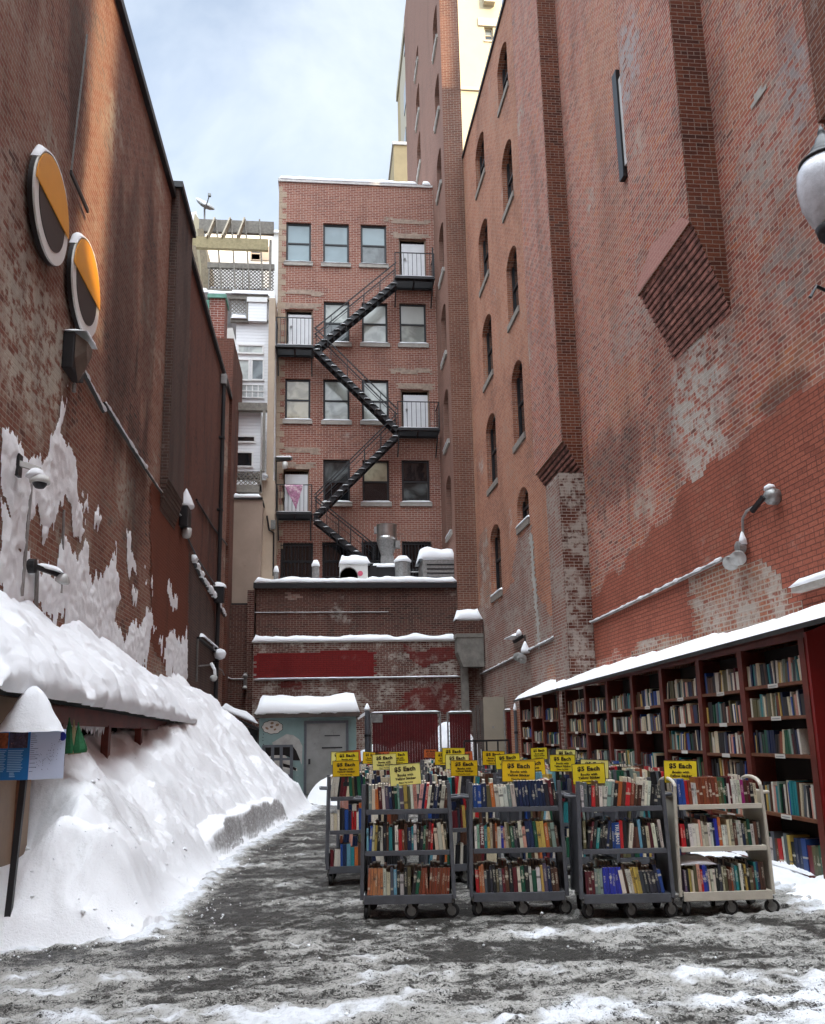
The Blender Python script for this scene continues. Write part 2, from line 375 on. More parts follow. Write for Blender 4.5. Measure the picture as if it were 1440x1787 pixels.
glass('glass_painted_sky',(.20,.27,.29),nv=.12); glass('glass_dark',(.012,.014,.016)); glass('glass_pale',(.40,.42,.38),nv=.35,ns=1.6); glass('glass_cream',(.46,.41,.29),nv=.25,ns=2.1)  # bluish sky reflection is put into the colour of the topmost panes
glass('glass_mid',(.10,.115,.115),nv=.7,ns=1.3)
def siding(name,col,pitch=.14):
    g=NT(name); u,v,uvv=g.uv(); fr=g.math('FRACT',g.math('DIVIDE',v,pitch)); ln=g.rng(fr,0.0,.14)
    n=g.noise(uvv,2,4); c=g.mix(ln,tuple(x*.62 for x in col),g.mix(n,tuple(x*.93 for x in col),col))
    g.bsdf(c,.5,normal=g.bump(g.math('SUBTRACT',1.0,fr),.8,.02))
siding('siding_white',(.76,.76,.77))
def snowmat(name,col=(.87,.88,.90),dirt=.25,dcol=(.42,.40,.37),sc=1.0,bd=.03,thr=.63):
    g=NT(name); p=g.geo(); n1=g.noise(p,5*sc,8,.62); n2=g.noise(p,28*sc,6,.7); n3=g.noise(p,1.3*sc,6,.66); n4=g.noise(p,75*sc,3,.6)
    f=g.math('MULTIPLY',g.rng(n3,.48,.72),g.rng(n2,thr-.12,thr+.06)); c=g.mix(g.math('MULTIPLY',f,dirt*2.2,clamp=True),col,dcol)
    h=g.math('ADD',g.math('MULTIPLY',n1,.55),g.math('ADD',g.math('MULTIPLY',n2,.45),g.math('MULTIPLY',n4,.24)))
    g.bsdf(c,.8,normal=g.bump(h,.5,bd),spec=.2)
snowmat('snow',dirt=.05,bd=.02,sc=.8); snowmat('snow_wall',col=(.93,.935,.945),dirt=.02,bd=.012,sc=1.4); snowmat('snow_roof',dirt=.02,bd=.012,sc=.5)
def bankmat():
    g=NT('snow_bank'); p=g.geo(); n1=g.noise(p,4,8,.62); n2=g.noise(p,24,6,.72); n3=g.noise(p,.9,6,.66); n4=g.noise(p,70,3,.6)
    at=g.n('ShaderNodeAttribute',_attribute_name='dirty').outputs['Fac']
    f=g.math('MULTIPLY',g.rng(n3,.45,.70),g.rng(n2,.52,.70)); c=g.mix(g.math('MULTIPLY',f,.42),(.89,.895,.91),(.50,.48,.45))
    c=g.mix(g.math('MULTIPLY',at,g.rng(n2,.30,.62,.45,1.0)),c,(.25,.235,.22))
    h=g.math('ADD',g.math('MULTIPLY',n1,.45),g.math('ADD',g.math('MULTIPLY',n2,.5),g.math('MULTIPLY',n4,.28)))
    g.bsdf(c,.8,normal=g.bump(h,.6,.026),spec=.2)
bankmat()
def groundmat():
    g=NT('slushy_asphalt'); p=g.geo()
    at=g.n('ShaderNodeAttribute',_attribute_name='snow').outputs['Fac']
    wh=g.n('ShaderNodeAttribute',_attribute_name='clean').outputs['Fac']
    f1=g.noise(p,26,8,.72); f2=g.noise(p,90,4,.7); f3=g.noise(p,3.2,5,.6); f4=g.noise(p,240,2,.6)
    asp=g.mix(g.rng(f2,.35,.65),(.008,.0075,.007),(.062,.058,.05))
    asp=g.mix(g.math('MULTIPLY',g.rng(f4,.60,.70),.5),asp,(.30,.29,.27))
    sn=g.mix(wh,g.mix(f3,(.27,.26,.235),(.52,.505,.47)),(.72,.735,.76))
    sn=g.mix(g.math('MULTIPLY',g.rng(f1,.50,.66),g.math('SUBTRACT',.85,g.math('MULTIPLY',wh,.6))),sn,(.11,.105,.095))
    sx=g.n('ShaderNodeSeparateXYZ'); g.t.links.new(p,sx.inputs[0]); f5=g.noise(g.comb(g.math('MULTIPLY',sx.outputs[0],.75),sx.outputs[1],0.0),7,9,.80,0)
    m=g.rng(g.math('ADD',at,g.math('ADD',g.math('MULTIPLY',g.math('SUBTRACT',f5,.5),2.7),g.math('ADD',g.math('MULTIPLY',g.math('SUBTRACT',f1,.5),1.9),g.math('MULTIPLY',g.math('SUBTRACT',f2,.5),2.2)))),.42,.60)
    c=g.mix(m,asp,sn); ro=g.mix(m,(.38,)*3,(.75,)*3)
    b=g.n('ShaderNodeBump'); h=g.math('ADD',g.math('MULTIPLY',m,.5),g.math('ADD',g.math('MULTIPLY',f1,.6),g.math('MULTIPLY',f2,.4)))
    g.bsdf(c,ro,normal=g.bump(h,.9,.02),spec=.28)
groundmat()
def bookmats():
    g=NT('book_cover'); oi=g.n('ShaderNodeObjectInfo'); tc=g.n('ShaderNodeTexCoord').outputs['Object']
    sp=g.n('ShaderNodeSeparateXYZ'); g.t.links.new(tc,sp.inputs[0]); z=sp.outputs[2]; x=sp.outputs[0]
    col=oi.outputs['Color']; rnd=oi.outputs['Random']
    sep=g.n('ShaderNodeSeparateColor'); g.t.links.new(col,sep.inputs[0])
    lum=g.math('ADD',sep.outputs[1],g.math('MULTIPLY',sep.outputs[0],.5))
    ink=g.mix(g.math('GREATER_THAN',lum,.42),(.62,.58,.45),(.04,.035,.035))
    # lettering-like marks running down the spine between two heights
    a=g.math('MULTIPLY',rnd,.07); lo=g.math('ADD',.05,a); hi=g.math('SUBTRACT',.20,g.math('MULTIPLY',g.math('FRACT',g.math('MULTIPLY',rnd,7.3)),.06))
    inb=g.math('MULTIPLY',g.math('GREATER_THAN',z,lo),g.math('LESS_THAN',z,hi))
    wn=g.noise(g.comb(g.math('MULTIPLY',x,240.0),g.math('MULTIPLY',z,210.0),g.math('MULTIPLY',rnd,50.0)),1.0,2,.5)
    mid=g.math('LESS_THAN',g.math('ABSOLUTE',x),.0075)
    on=g.math('MULTIPLY',g.math('MULTIPLY',inb,mid),g.rng(wn,.47,.56))
    use=g.math('GREATER_THAN',g.math('FRACT',g.math('MULTIPLY',rnd,13.7)),.30)
    c=g.mix(g.math('MULTIPLY',on,g.math('MULTIPLY',use,.8)),col,ink)
    # a coloured band on some
    zb=g.math('ADD',.03,g.math('MULTIPLY',g.math('FRACT',g.math('MULTIPLY',rnd,3.9)),.13))
    band=g.math('LESS_THAN',g.math('ABSOLUTE',g.math('SUBTRACT',z,zb)),.010)
    ub=g.math('GREATER_THAN',g.math('FRACT',g.math('MULTIPLY',rnd,29.1)),.66)
    c=g.mix(g.math('MULTIPLY',g.math('MULTIPLY',band,ub),.7),c,ink)
    p=g.geo(); n=g.noise(p,60,3); c=g.mix(.25,c,g.mix(1.0,c,g.ramp(n,[(.4,.4,.4),(1.3,1.3,1.3)]),'MULTIPLY'))
    g.bsdf(c,.38,spec=.45)
    g=NT('book_cover_mixed'); at=g.n('ShaderNodeAttribute',_attribute_name='col').outputs['Color']; p=g.geo()
    sp=g.n('ShaderNodeSeparateXYZ'); g.t.links.new(p,sp.inputs[0])
    n=g.noise(g.comb(g.math('MULTIPLY',g.math('ADD',sp.outputs[0],sp.outputs[1]),60.0),0.0,g.math('MULTIPLY',sp.outputs[2],70.0)),1.0,3,.6)
    c=g.mix(g.math('MULTIPLY',g.rng(n,.56,.66),.45),at,g.mix(1.0,at,(.35,.3,.28),'MULTIPLY'))
    g.bsdf(c,.42,spec=.4)
    plain('book_pages',(.66,.60,.50),.8,nv=.12,ns=40,bump=0)
bookmats()
# ------------------------------------------------------------------ architecture helpers
def facade(mb,mp,u0,u1,v0,v1,ops,mi=0,depth=.25,flip=False,rmi=None):
    rmi=mi if rmi is None else rmi
    us=sorted(set([u0,u1]+[x for o in ops for x in o[:2]])); vs=sorted(set([v0,v1]+[x for o in ops for x in o[2:4]]))
    def inside(u,v): return any(o[0]<u<o[1] and o[2]<v<o[3] for o in ops)
    for i in range(len(us)-1):
        for j in range(len(vs)-1):
            if inside((us[i]+us[i+1])/2,(vs[j]+vs[j+1])/2): continue
            mb.quad(mp(us[i],vs[j]),mp(us[i+1],vs[j]),mp(us[i+1],vs[j+1]),mp(us[i],vs[j+1]),mi)
    for o in ops:
        a0,a1,b0,b1=o[:4]; ar=o[4] if len(o)>4 else 0
        pts=[(a0,b0),(a1,b0),(a1,b1-ar)]
        if ar:
            arc=[(a1+(a0-a1)*t, b1-ar+ar*math.sin(math.pi*t)**.7) for t in [k/10 for k in range(11)]]
            pts+=arc[1:]
            r=[q for q in arc if q[0]>=(a0+a1)/2-1e-6]; l=[q for q in arc if q[0]<=(a0+a1)/2+1e-6]
            for part,cx in ((r,a1),(l,a0)):
                for k in range(len(part)-1):
                    mb.quad(mp(part[k][0],part[k][1]),mp(part[k+1][0],part[k+1][1]),mp(part[k+1][0],b1),mp(part[k][0],b1),mi)
        else: pts+=[(a0,b1)]
        for k in range(len(pts)):
            p,q=pts[k],pts[(k+1)%len(pts)]
            mb.quad(mp(*p),mp(*q),mp(q[0],q[1],-depth),mp(p[0],p[1],-depth),rmi)
def rect(mp_p,x0,y0,x1,y1):
    a=mp_p(x0,y0); b=mp_p(x1,y1); return a,b
def frame_ring(mb,mp,a0,a1,b0,b1,d0,d1,w,mi=0):
    mb.mbox(mp,a0,a0+w,b0,b1,d0,d1,mi); mb.mbox(mp,a1-w,a1,b0,b1,d0,d1,mi)
    mb.mbox(mp,a0+w,a1-w,b0,b0+w,d0,d1,mi); mb.mbox(mp,a0+w,a1-w,b1-w,b1,d0,d1,mi)
def window(parent,mp,a0,a1,b0,b1,depth=.14,fm='black_iron',top='glass_mid',bot='glass_mid',fw=.07,sill='stone_sill',snow=.05,mid=.5,bars=False,label=None):
    f=MB(); frame_ring(f,mp,a0+.003,a1-.003,b0+.003,b1-.003,-depth-.08,-depth,fw)
    m=b0+(b1-b0)*mid
    if mid: f.mbox(mp,a0+fw,a1-fw,m-.035,m+.035,-depth-.07,-depth-.01)
    w=f.build('window',[fm],parent)
    if label: w['label']=label
    if mid:
        MB().mbox(mp,a0+fw-.01,a1-fw+.01,m,b1-fw+.01,-depth-.05,-depth-.04).build('pane',[top],w)
        MB().mbox(mp,a0+fw-.01,a1-fw+.01,b0+fw-.01,m-.004,-depth-.06,-depth-.05).build('pane',[bot],w)
    else: MB().mbox(mp,a0+fw-.01,a1-fw+.01,b0+fw-.01,b1-fw+.01,-depth-.05,-depth-.04).build('pane',[top],w)
    if sill:
        MB().mbox(mp,a0-.09,a1+.09,b0-.17,b0-.004,-depth+.01,.07).build('sill',[sill],w)
        if snow: snowstrip(mp,a0-.085,a1+.085,b0-.001,-depth+.02,.07,snow).build('snow_cap',['snow_roof'],w,smooth=True)
    if bars:
        g=MB(); n=int((a1-a0)/.13)
        for i in range(n+1):
            u=a0+(a1-a0)*i/n; g.mbox(mp,u-.012,u+.012,b0,b1,.03,.055)
        for t in (.08,.5,.92): g.mbox(mp,a0-.03,a1+.03,b0+(b1-b0)*t-.015,b0+(b1-b0)*t+.015,.026,.052)
        g.build('window_bars',['black_iron'],w)
    return w
def snowstrip(mp,u0,u1,v,d0,d1,h,n=None,seed=0,over=.02,rag=.25):
    # a rounded ridge of snow lying on a ledge: cross-section in (d,v), run along u
    mb=MB(); L=abs(u1-u0); n=n or max(8,min(140,int(L/.12))); rows=[]
    for i in range(n+1):
        t=i/n; u=u0+(u1-u0)*t; e=min(1,min(t,1-t)*L/.10)**.5 if L>.2 else 1
        hh=h*(1+rag*fb(u*1.3+seed*7.1,v,d0,4))*max(.05,e); o=over*(1+.8*fb(u*3,v+9,seed,3))
        row=[]
        prof=[(d0,-.0),(d0,.75),(d0+(d1-d0)*.25,1.0),(d0+(d1-d0)*.55,.97),(d0+(d1-d0)*.85,.72),(d1+o*.9,.38),(d1+o,.08),(d1+o*.4,-.10),(d1-.004,0.0)]
        for k,(d,q) in enumerate(prof):
            row.append(mp(u,v+q*hh+(.004 if q<=0 else 0.0)+.10*hh*fb(u*2.2,q*3,seed+d,3)*(q>.2),d))
        rows.append(row)
    mb.grid(rows)
    for r in (rows[0],rows[-1]): mb.add(r,[tuple(range(len(r)))])
    return mb
def patch(parent,mp,inv,pts,mat,off=.004,jag=.07,name='patch',step=.12,label=None,seed=0,bw=.215,bh=.073,soft=False):
    # a region of re-coloured brickwork whose edge follows whole bricks
    q=[inv(*p) for p in pts]; u0=min(a for a,b in q); u1=max(a for a,b in q); v0=min(b for a,b in q); v1=max(b for a,b in q)
    du=mp(0,0).x!=mp(1,0).x and abs(mp(0,0).y-mp(1,0).y)<1e-6; sh=31.3 if du else 0.0
    mb=MB(); rs=random.Random(seed+int(u0*10))
    for row in range(int(v0/bh)-1,int(v1/bh)+2):
        wid=bw*(.5 if row%6==0 else 1); par=.5*(row%2); run=None; c0=int((u0+sh)/wid)-1; c1=int((u1+sh)/wid)+2
        for c in range(c0,c1+1):
            ua=(c-par)*wid-sh; ub=ua+wid; cu=(ua+ub)/2; cv=(row+.5)*bh
            jx=jag*2.2*noise.noise(Vector((cu*1.1,cv*1.1,seed)))+jag*1.5*noise.noise(Vector((cu*4,cv*4,seed+5)))+rs.uniform(-.09,.09)*(jag>.015); jy=jag*2.0*noise.noise(Vector((cu*1.3,cv*1.3,seed+9)))
            ins=inpoly(cu+jx,cv+jy,q) and c<c1
            if ins and run is None: run=ua
            if not ins and run is not None:
                mb.quad(mp(run,row*bh,off),mp(ua,row*bh,off),mp(ua,(row+1)*bh,off),mp(run,(row+1)*bh,off)); run=None
    if not mb.f: return None
    o=mb.build(name,[mat],parent)
    if label: o['label']=label
    return o
def inpoly(x,y,poly):
    c=False; n=len(poly); j=n-1
    for i in range(n):
        xi,yi=poly[i]; xj,yj=poly[j]
        if (yi>y)!=(yj>y) and x<(xj-xi)*(y-yi)/(yj-yi)+xi: c=not c
        j=i
    return c
iL=lambda x,y:(lambda p:(p.y,p.z))(PL(x,y))
iR=lambda x,y:(lambda p:(p.y,p.z))(PR(x,y))
def iY(Y): return lambda x,y:(lambda p:(p.x,p.z))(P(x,y,Y=Y))
def iX(X): return lambda x,y:(lambda p:(p.y,p.z))(P(x,y,X=X))
# ================================================================== LEFT BUILDING
ZL=14.0; YL0=-6.0; YL1=30.6
left=thing('brick_building','tall brick building along the left side of the alley, carrying two orange discs','building',(XL-4,12,0))
mb=MB(); facade(mb,mL,YL0,YL1,0,ZL,[])
mb.quad(mL(YL1,0),mL(YL1,0,-8),mL(YL1,ZL,-8),mL(YL1,ZL)); mb.quad(mL(YL0,0),mL(YL0,0,-8),mL(YL0,ZL,-8),mL(YL0,ZL))
mb.build('wall',['brick_left'],left)
MB().mbox(mL,YL0-.1,YL1+.1,ZL,ZL+.16,-8,.10).build('roof',['black_iron'],left)
# pier
PY0=P(285,700,X=XL).y; pp=P(299,700,Y=PY0).x-XL
zpb=P(285,835,Y=PY0).z; pier=MB(); pier.mbox(mL,PY0,PY0+2.0,zpb,ZL+.25,-.1,pp)
for k in range(7): pier.mbox(mL,PY0+.01*k,PY0+2.0-.02*k,zpb-.10*(k+1),zpb-.10*k-.012,-.1,pp*(1-(k+1)/8))
pier.mbox(mL,PY0-.06,PY0+2.06,ZL+.25,ZL+.4,-.1,pp+.08,1); pier.build('pier',['brick_left_dark','black_iron'],left)
patch(left,mL,iL,[(313,400),(362,560),(391,668),(384,900),(378,1230),(300,1190),(268,1100),(290,700),(300,470)],'brick_left_red',name='red_brickwork',off=.004,jag=.05)
patch(left,mL,iL,[(262,840),(330,860),(328,1010),(327,1200),(300,1190),(262,1120)],'brick_rust',name='rust_painted_brickwork',off=.010,jag=.02)
patch(left,mL,iL,[(330,965),(375,1075),(378,1240),(326,1210)],'brick_left_dark',name='dark_brickwork',off=.014,jag=.02)
# slot, small fittings on the upper wall
q=PL(323,480); MB().mbox(mL,q.y-.12,q.y+.12,q.z-.8,q.z+.8,.004,.06).build('wall_bracket',['zinc'],left)
q=PL(120,290); 
MB().beam(mL(PL(146,60).y,PL(146,60).z,.05),mL(PL(118,300).y,PL(118,300).z,.05),.02,.02).build('old_pipe',['zinc'],left)
MB().beam(mL(PL(116,300).y,PL(116,300).z,.06),mL(PL(146,368).y,PL(146,368).z,.06),.03,.07).build('dark_slot_bar',['black_iron'],left)  # black bar added in place of a narrow dark slot in the wall
# ================================================================== RIGHT BUILDING
ZR=25.1; YR0=6.0; YR1=31.3
Y1=PR(1003,560).y            # chimney breast 1, front face
Y2=PR(1263,405).y            # chimney breast 2
X1=P(969,560,Y=Y1).x; X2=P(1204,388,Y=Y2).x
right=thing('brick_building','very tall old brick building on the right with two projecting chimney breasts','building',(XR(15)+4,15,0))
wins=[]
def rw(x0,y0t,x1,yt,yb,arch=.0):   # far edge px, near edge px with top/bottom
    a=PR(x1,yt); b=PR(x1,yb); c=PR(x0,y0t); return (a.y,c.y,b.z,a.z,arch)
col1=[(830,273,845,213,298),(836,430,850,370,480),(842,583,856,540,654),(846,755,862.6,716,842),(854,936,871,912,1033)]
col2=[(869,100,884.6,56,150),(876,280,892,230,345),(882,465,898.7,423,548),(891,660,907,626,767),(900,880,924,842,902)]
for c in col1+col2:
    r=rw(*c); ya,yb_=r[0],r[1]; wins.append((ya,yb_,r[2],r[3]+.1,.38))
for (x,yt,yb) in ((894,-40,100),(901,160,318)):
    a=PR(x+2,yt); b=PR(x+2,yb); wins.append((a.y-1.15,a.y,b.z,a.z,.35))
# normalise columns so the stack is vertical
def norm(ws):
    a=sum(w[0] for w in ws)/len(ws); b=sum(w[1] for w in ws)/len(ws)
    return [(a,b)+tuple(w[2:]) for w in ws]
wins=norm(wins[:5])+norm(wins[5:10])+norm(wins[10:])
mb=MB(); YM=Y1+.3
facade(mb,mR,YR0,YM,0,ZR+11,[])
mb.quad(mR(YR0,0),mR(YR0,0,-12),mR(YR0,ZR+11,-12),mR(YR0,ZR+11))
mb.quad(mR(YR0,ZR+11),mR(YM,ZR+11),mR(YM,ZR+11,-12),mR(YR0,ZR+11,-12)); mb.quad(mR(YM,ZR,0),mR(YM,ZR,-12),mR(YM,ZR+11,-12),mR(YM,ZR+11,0))
mb.build('wall',['brick_right'],right)
mb=MB(); facade(mb,mR,YM,YR1,0,ZR,wins,depth=.42); mb.build('wall',['brick_right_windows'],right)
MB().mbox(mR,YM,YR1,ZR,ZR+.14,-12,.06).build('roof',['black_iron'],right)
for i,w in enumerate(wins):
    window(right,mR,w[0]+.004,w[1]-.004,w[2],w[3],depth=.17,top='glass_dark',bot='glass_dark',fw=.09,sill=None,mid=.52)
    MB().mbox(mR,w[0]-.05,w[1]+.05,w[2]-.2,w[2]-.004,-.3,.05).build('window_sill',['stone_sill_dark'],right)
    if i in (4,9): snowstrip(mR,w[0]-.05,w[1]+.05,w[2],-.3,.05,.12,seed=i).build('snow_cap',['snow_roof'],right,smooth=True)
# chimney breast 1 with corbelled foot
def breast(Yn,Yf,Xp,zfoot_top,zfoot_bot,ztop,name,mat,steps,Xlow=None,lowmat=None):
    mb=MB(); 
    xr=lambda y:XR(y)+.1
    def blk(y0,y1,x0,z0,z1,mi=0):
        vs=[(x0,y0,z0),(xr(y0),y0,z0),(xr(y1),y1,z0),(x0,y1,z0),(x0,y0,z1),(xr(y0),y0,z1),(xr(y1),y1,z1),(x0,y1,z1)]
        mb.add(vs,[(0,3,2,1),(4,5,6,7),(0,1,5,4),(1,2,6,5),(2,3,7,6),(3,0,4,7)],mi)
    blk(Yn,Yf,Xp,zfoot_top,ztop)
    for k in range(steps):
        t=(k+1)/(steps+.5); h=(zfoot_top-zfoot_bot)/steps
        x=Xp+(XR(Yn)-Xp)*t
        blk(Yn+.02*t,Yf-.25*t,x,zfoot_top-h*(k+1)+.30*h,zfoot_top-h*k-.003,1)
        mb.quad((x,Yn+.02*t-.004,zfoot_top-h*(k+1)+.30*h),(xr(Yn),Yn+.02*t-.004,zfoot_top-h*(k+1)+.30*h),(xr(Yn),Yn+.02*t-.004,zfoot_top-h*k-.003),(x,Yn+.02*t-.004,zfoot_top-h*k-.003),0)
        mb.quad((x+.03,Yn+.02*t-.003,zfoot_top-h*(k+1)-.002),(xr(Yn),Yn+.02*t-.003,zfoot_top-h*(k+1)-.002),(xr(Yn),Yn+.02*t-.003,zfoot_top-h*(k+1)+.30*h-.001),(x+.03,Yn+.02*t-.003,zfoot_top-h*(k+1)+.30*h-.001),0)
        mb.box((x+.035,Yn+.03,zfoot_top-h*(k+1)-.005),(xr(Yn),Yf-.25*t-.03,zfoot_top-h*(k+1)+.29*h),2)
    return mb.build(name,[mat,'corbel_brick','corbel_groove_shade'],right)
zA=P(1204,388,Y=Y2).z; Y2f=P(1112,505,X=X2).y; zB=PR(1160,662).z
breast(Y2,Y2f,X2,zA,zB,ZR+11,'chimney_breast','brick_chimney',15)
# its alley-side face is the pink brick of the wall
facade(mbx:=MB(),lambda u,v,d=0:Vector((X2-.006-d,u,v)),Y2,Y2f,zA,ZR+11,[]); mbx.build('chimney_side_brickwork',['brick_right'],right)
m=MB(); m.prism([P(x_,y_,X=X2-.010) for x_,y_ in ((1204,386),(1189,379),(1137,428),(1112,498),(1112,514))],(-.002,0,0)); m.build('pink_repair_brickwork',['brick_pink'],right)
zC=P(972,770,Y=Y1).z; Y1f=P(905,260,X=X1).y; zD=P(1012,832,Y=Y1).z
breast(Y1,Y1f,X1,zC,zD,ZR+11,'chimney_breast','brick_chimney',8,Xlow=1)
facade(mbx:=MB(),lambda u,v,d=0:Vector((X1-.006-d,u,v)),Y1,Y1f,zC,ZR+11,[]); mbx.build('chimney_side_brickwork',['brick_right'],right)
XP1=P(985,1000,Y=Y1).x
lp=MB(); y1b=P(958,950,X=XP1).y
lp.box((XP1,Y1+.02,0),(XR(Y1)+.1,y1b,zD+.1)); lp.build('chimney_pier',['brick_chimney_low'],right)
MB().quad((XP1-.006,Y1+.02,0),(XP1-.006,y1b,0),(XP1-.006,y1b,zD),(XP1-.006,Y1+.02,zD)).build('chimney_pier_render',['brick_grey'],right)
# a pilaster at the near end of the wall
Y3=PR(1436,216).y; X3=P(1420,110,Y=Y3-.0).x
# patches on the right wall
PRp=lambda pts,mat,name,**k: patch(right,mR,iR,pts,mat,name=name,**k)
PRp([(1026,1060),(1060,1005),(1150,925),(1182,872),(1242,800),(1300,765),(1370,700),(1438,655),(1620,540),(1560,1200),(1390,1130),(1300,1170),(1180,1140),(1040,1150),(1022,1200)],'brick_painted','painted_brickwork',jag=.15,off=.004)
PRp([(1205,1010),(1258,985),(1330,980),(1365,1010),(1400,1070),(1330,1130),(1215,1150)],'brick_scar','worn_brickwork',jag=.05,off=.008,seed=2)
PRp([(1100,1150),(1110,1120),(1190,1105),(1215,1125),(1160,1160)],'brick_scar','worn_brickwork',jag=.04,off=.010,seed=5)
PRp([(833,1060),(872,1050),(905,1000),(940,1040),(965,1080),(972,1180),(960,1215),(895,1240),(838,1250)],'brick_grey','rendered_brickwork',jag=.05,off=.006)
PRp([(895,1000),(902,940),(926,918),(932,1000),(933,1050),(905,1060)],'brick_grey','rendered_brickwork',jag=.04,off=.009,seed=3)
PRp([(836,935),(850,918),(856,1010),(862,1060),(840,1060)],'brick_scar','grey_brickwork',jag=.03,off=.009,seed=6)
PRp([(924,930),(929,930),(945,1130),(940,1135)],'stone_sill','pale_render_line',jag=.012,off=.014)
PRp([(1316,165),(1327,150),(1331,163),(1318,180)],'stone_sill','mortar_patch',jag=.02,off=.012,step=.3)
# blocked slit window in the wall
a=PR(1079,128); b=PR(1084,328)
sl=MB(); sl.mbox(mR,a.y-.10,a.y+.12,b.z,a.z,.002,.10,0); sl.build('slit_window_frame',['black_iron'],right)
MB().mbox(mR,a.y-.22,a.y-.105,b.z+.2,a.z-.25,.002,.06).build('slit_window_trim',['flashing'],right)
# bricked-up doorway beyond the pier
d0=PR(962,1150); d1=PR(946,1150); 
MB().mbox(mR,PR(980,1180).y+.05,PR(955,1150).y,0,3.35,.004,.03).build('bricked_up_doorway',['brick_scar'],right)
# ================================================================== TOWER
tower=thing('brick_tower','narrow brick tower behind the fire-escape building, sunlit along one edge','building',(XT+3,38,0))
YT0=31.32; ZT=46; YT1=46
tw=[]
for (x0,y0,x1,yt,yb) in ((753,30,760,9.5,84),(757,150,762.6,133,213),(760,280,766,264,340),(761,400,772,382,482),(764,540,776,525,625),(766,690,781,672,775),(771,840,785,825,932)):
    a=P(x1,yt,X=XT); b=P(x1,yb,X=XT); tw.append((32.15,33.55,b.z,a.z,.3))
for (yt,yb) in ((-10,28),(72,137),(175,247),(291,330)):
    a=P(740,yt,X=XT); b=P(740,yb,X=XT); tw.append((39.2,40.8,b.z,a.z,.3))
mb=MB(); facade(mb,mX(XT),YT0,YT1,0,ZT,tw,depth=.3); mb.build('wall',['brick_tower_side'],tower)
for w in tw: window(tower,mX(XT),w[0]+.004,w[1]-.004,w[2],w[3],depth=.22,top='glass_dark',bot='glass_dark',fw=.09,sill='stone_sill',snow=.05,mid=.5)
XTR=P(805,180,Y=YT0).x
mb=MB(); mb.quad((XT,YT0,0),(XTR,YT0,0),(XTR,YT0,ZT),(XT,YT0,ZT)); mb.quad((XT,YT1,0),(XTR,YT1,0),(XTR,YT1,ZT),(XT,YT1,ZT)); mb.quad((XT,YT0,ZT),(XTR,YT0,ZT),(XTR,YT1,ZT),(XT,YT1,ZT)); mb.quad((XTR,YT0,0),(XTR,YT0,ZT),(XTR,YT1,ZT),(XTR,YT1,0))
mb.build('front_wall',['brick_tower_front'],tower)
# ================================================================== FIRE-ESCAPE BUILDING
XB0=-2.14
fe_b=thing('brick_apartment_building','brick apartment building at the end of the alley with rows of dark framed windows','building',(1.3,YF+3,0))
ZF=P(600,322,Y=YF).z
iF=iY(YF); ops=[];meta=[]
def fr(x0,y0,x1,y1):
    a=P(x0,y1,Y=YF); b=P(x1,y0,Y=YF); return [a.x,b.x,a.z,b.z]
W=[((499,389,543,457),'glass_painted_sky','glass_painted_sky',0),((564,391,609,459.5),'glass_painted_sky','glass_painted_sky',0),((630,393,674,461),'glass_painted_sky','glass_mid',0),
   ((565,527,610,598),'glass_pale','glass_mid',0),((632,529,676,599),'blind_pale','glass_pale',0),((698,530,743,600),'blind_pale','glass_pale',0),
   ((497,661,542,733),'glass_cream','glass_cream',0),((564,662,610,734.5),'glass_pale','glass_pale',0),((632,663,678,735),'glass_pale','glass_pale',0),
   ((564,802,611,877),'glass_mid','glass_dark',0),((633,803,679,877),'glass_cream','glass_dark',0),((702,803,749,877),'glass_dark','glass_mid',0),
   ((490,947,546,1012),'glass_dark','glass_dark',1),((563,946,612,1012),'glass_dark','glass_dark',1),((632,945,678,1012),'glass_dark','glass_dark',1),((703,945,752,1012),'glass_dark','glass_dark',1)]
D=[((697,417,743,482),0),((497,540,546,602),0),((700,680,749,748),0),((491,818,540,893),1)]
for w in W: ops.append(fr(*w[0]))
for d in D: ops.append(fr(*d[0]))
mb=MB(); facade(mb,mY(YF),XB0,XT-.002,5,ZF,ops,depth=.22)
mb.quad((XB0,YF,5),(XB0,YF+9,5),(XB0,YF+9,ZF),(XB0,YF,ZF)); mb.quad((XB0,YF,ZF),(XT,YF,ZF),(XT,YF+9,ZF),(XB0,YF+9,ZF)); mb.quad((XB0,YF+9,5),(XT,YF+9,5),(XT,YF+9,ZF),(XB0,YF+9,ZF))
mb.build('wall',['brick_back'],fe_b)
for i,(w,o) in enumerate(zip(W,ops)):
    window(fe_b,mY(YF),o[0]+.003,o[1]-.003,o[2]+.003,o[3]-.003,top=w[1],bot=w[2],snow=(.04 if i<3 else .09) if not w[3] else 0,fw=.08,bars=bool(w[3]),sill='stone_sill' if not w[3] else None,depth=.10)
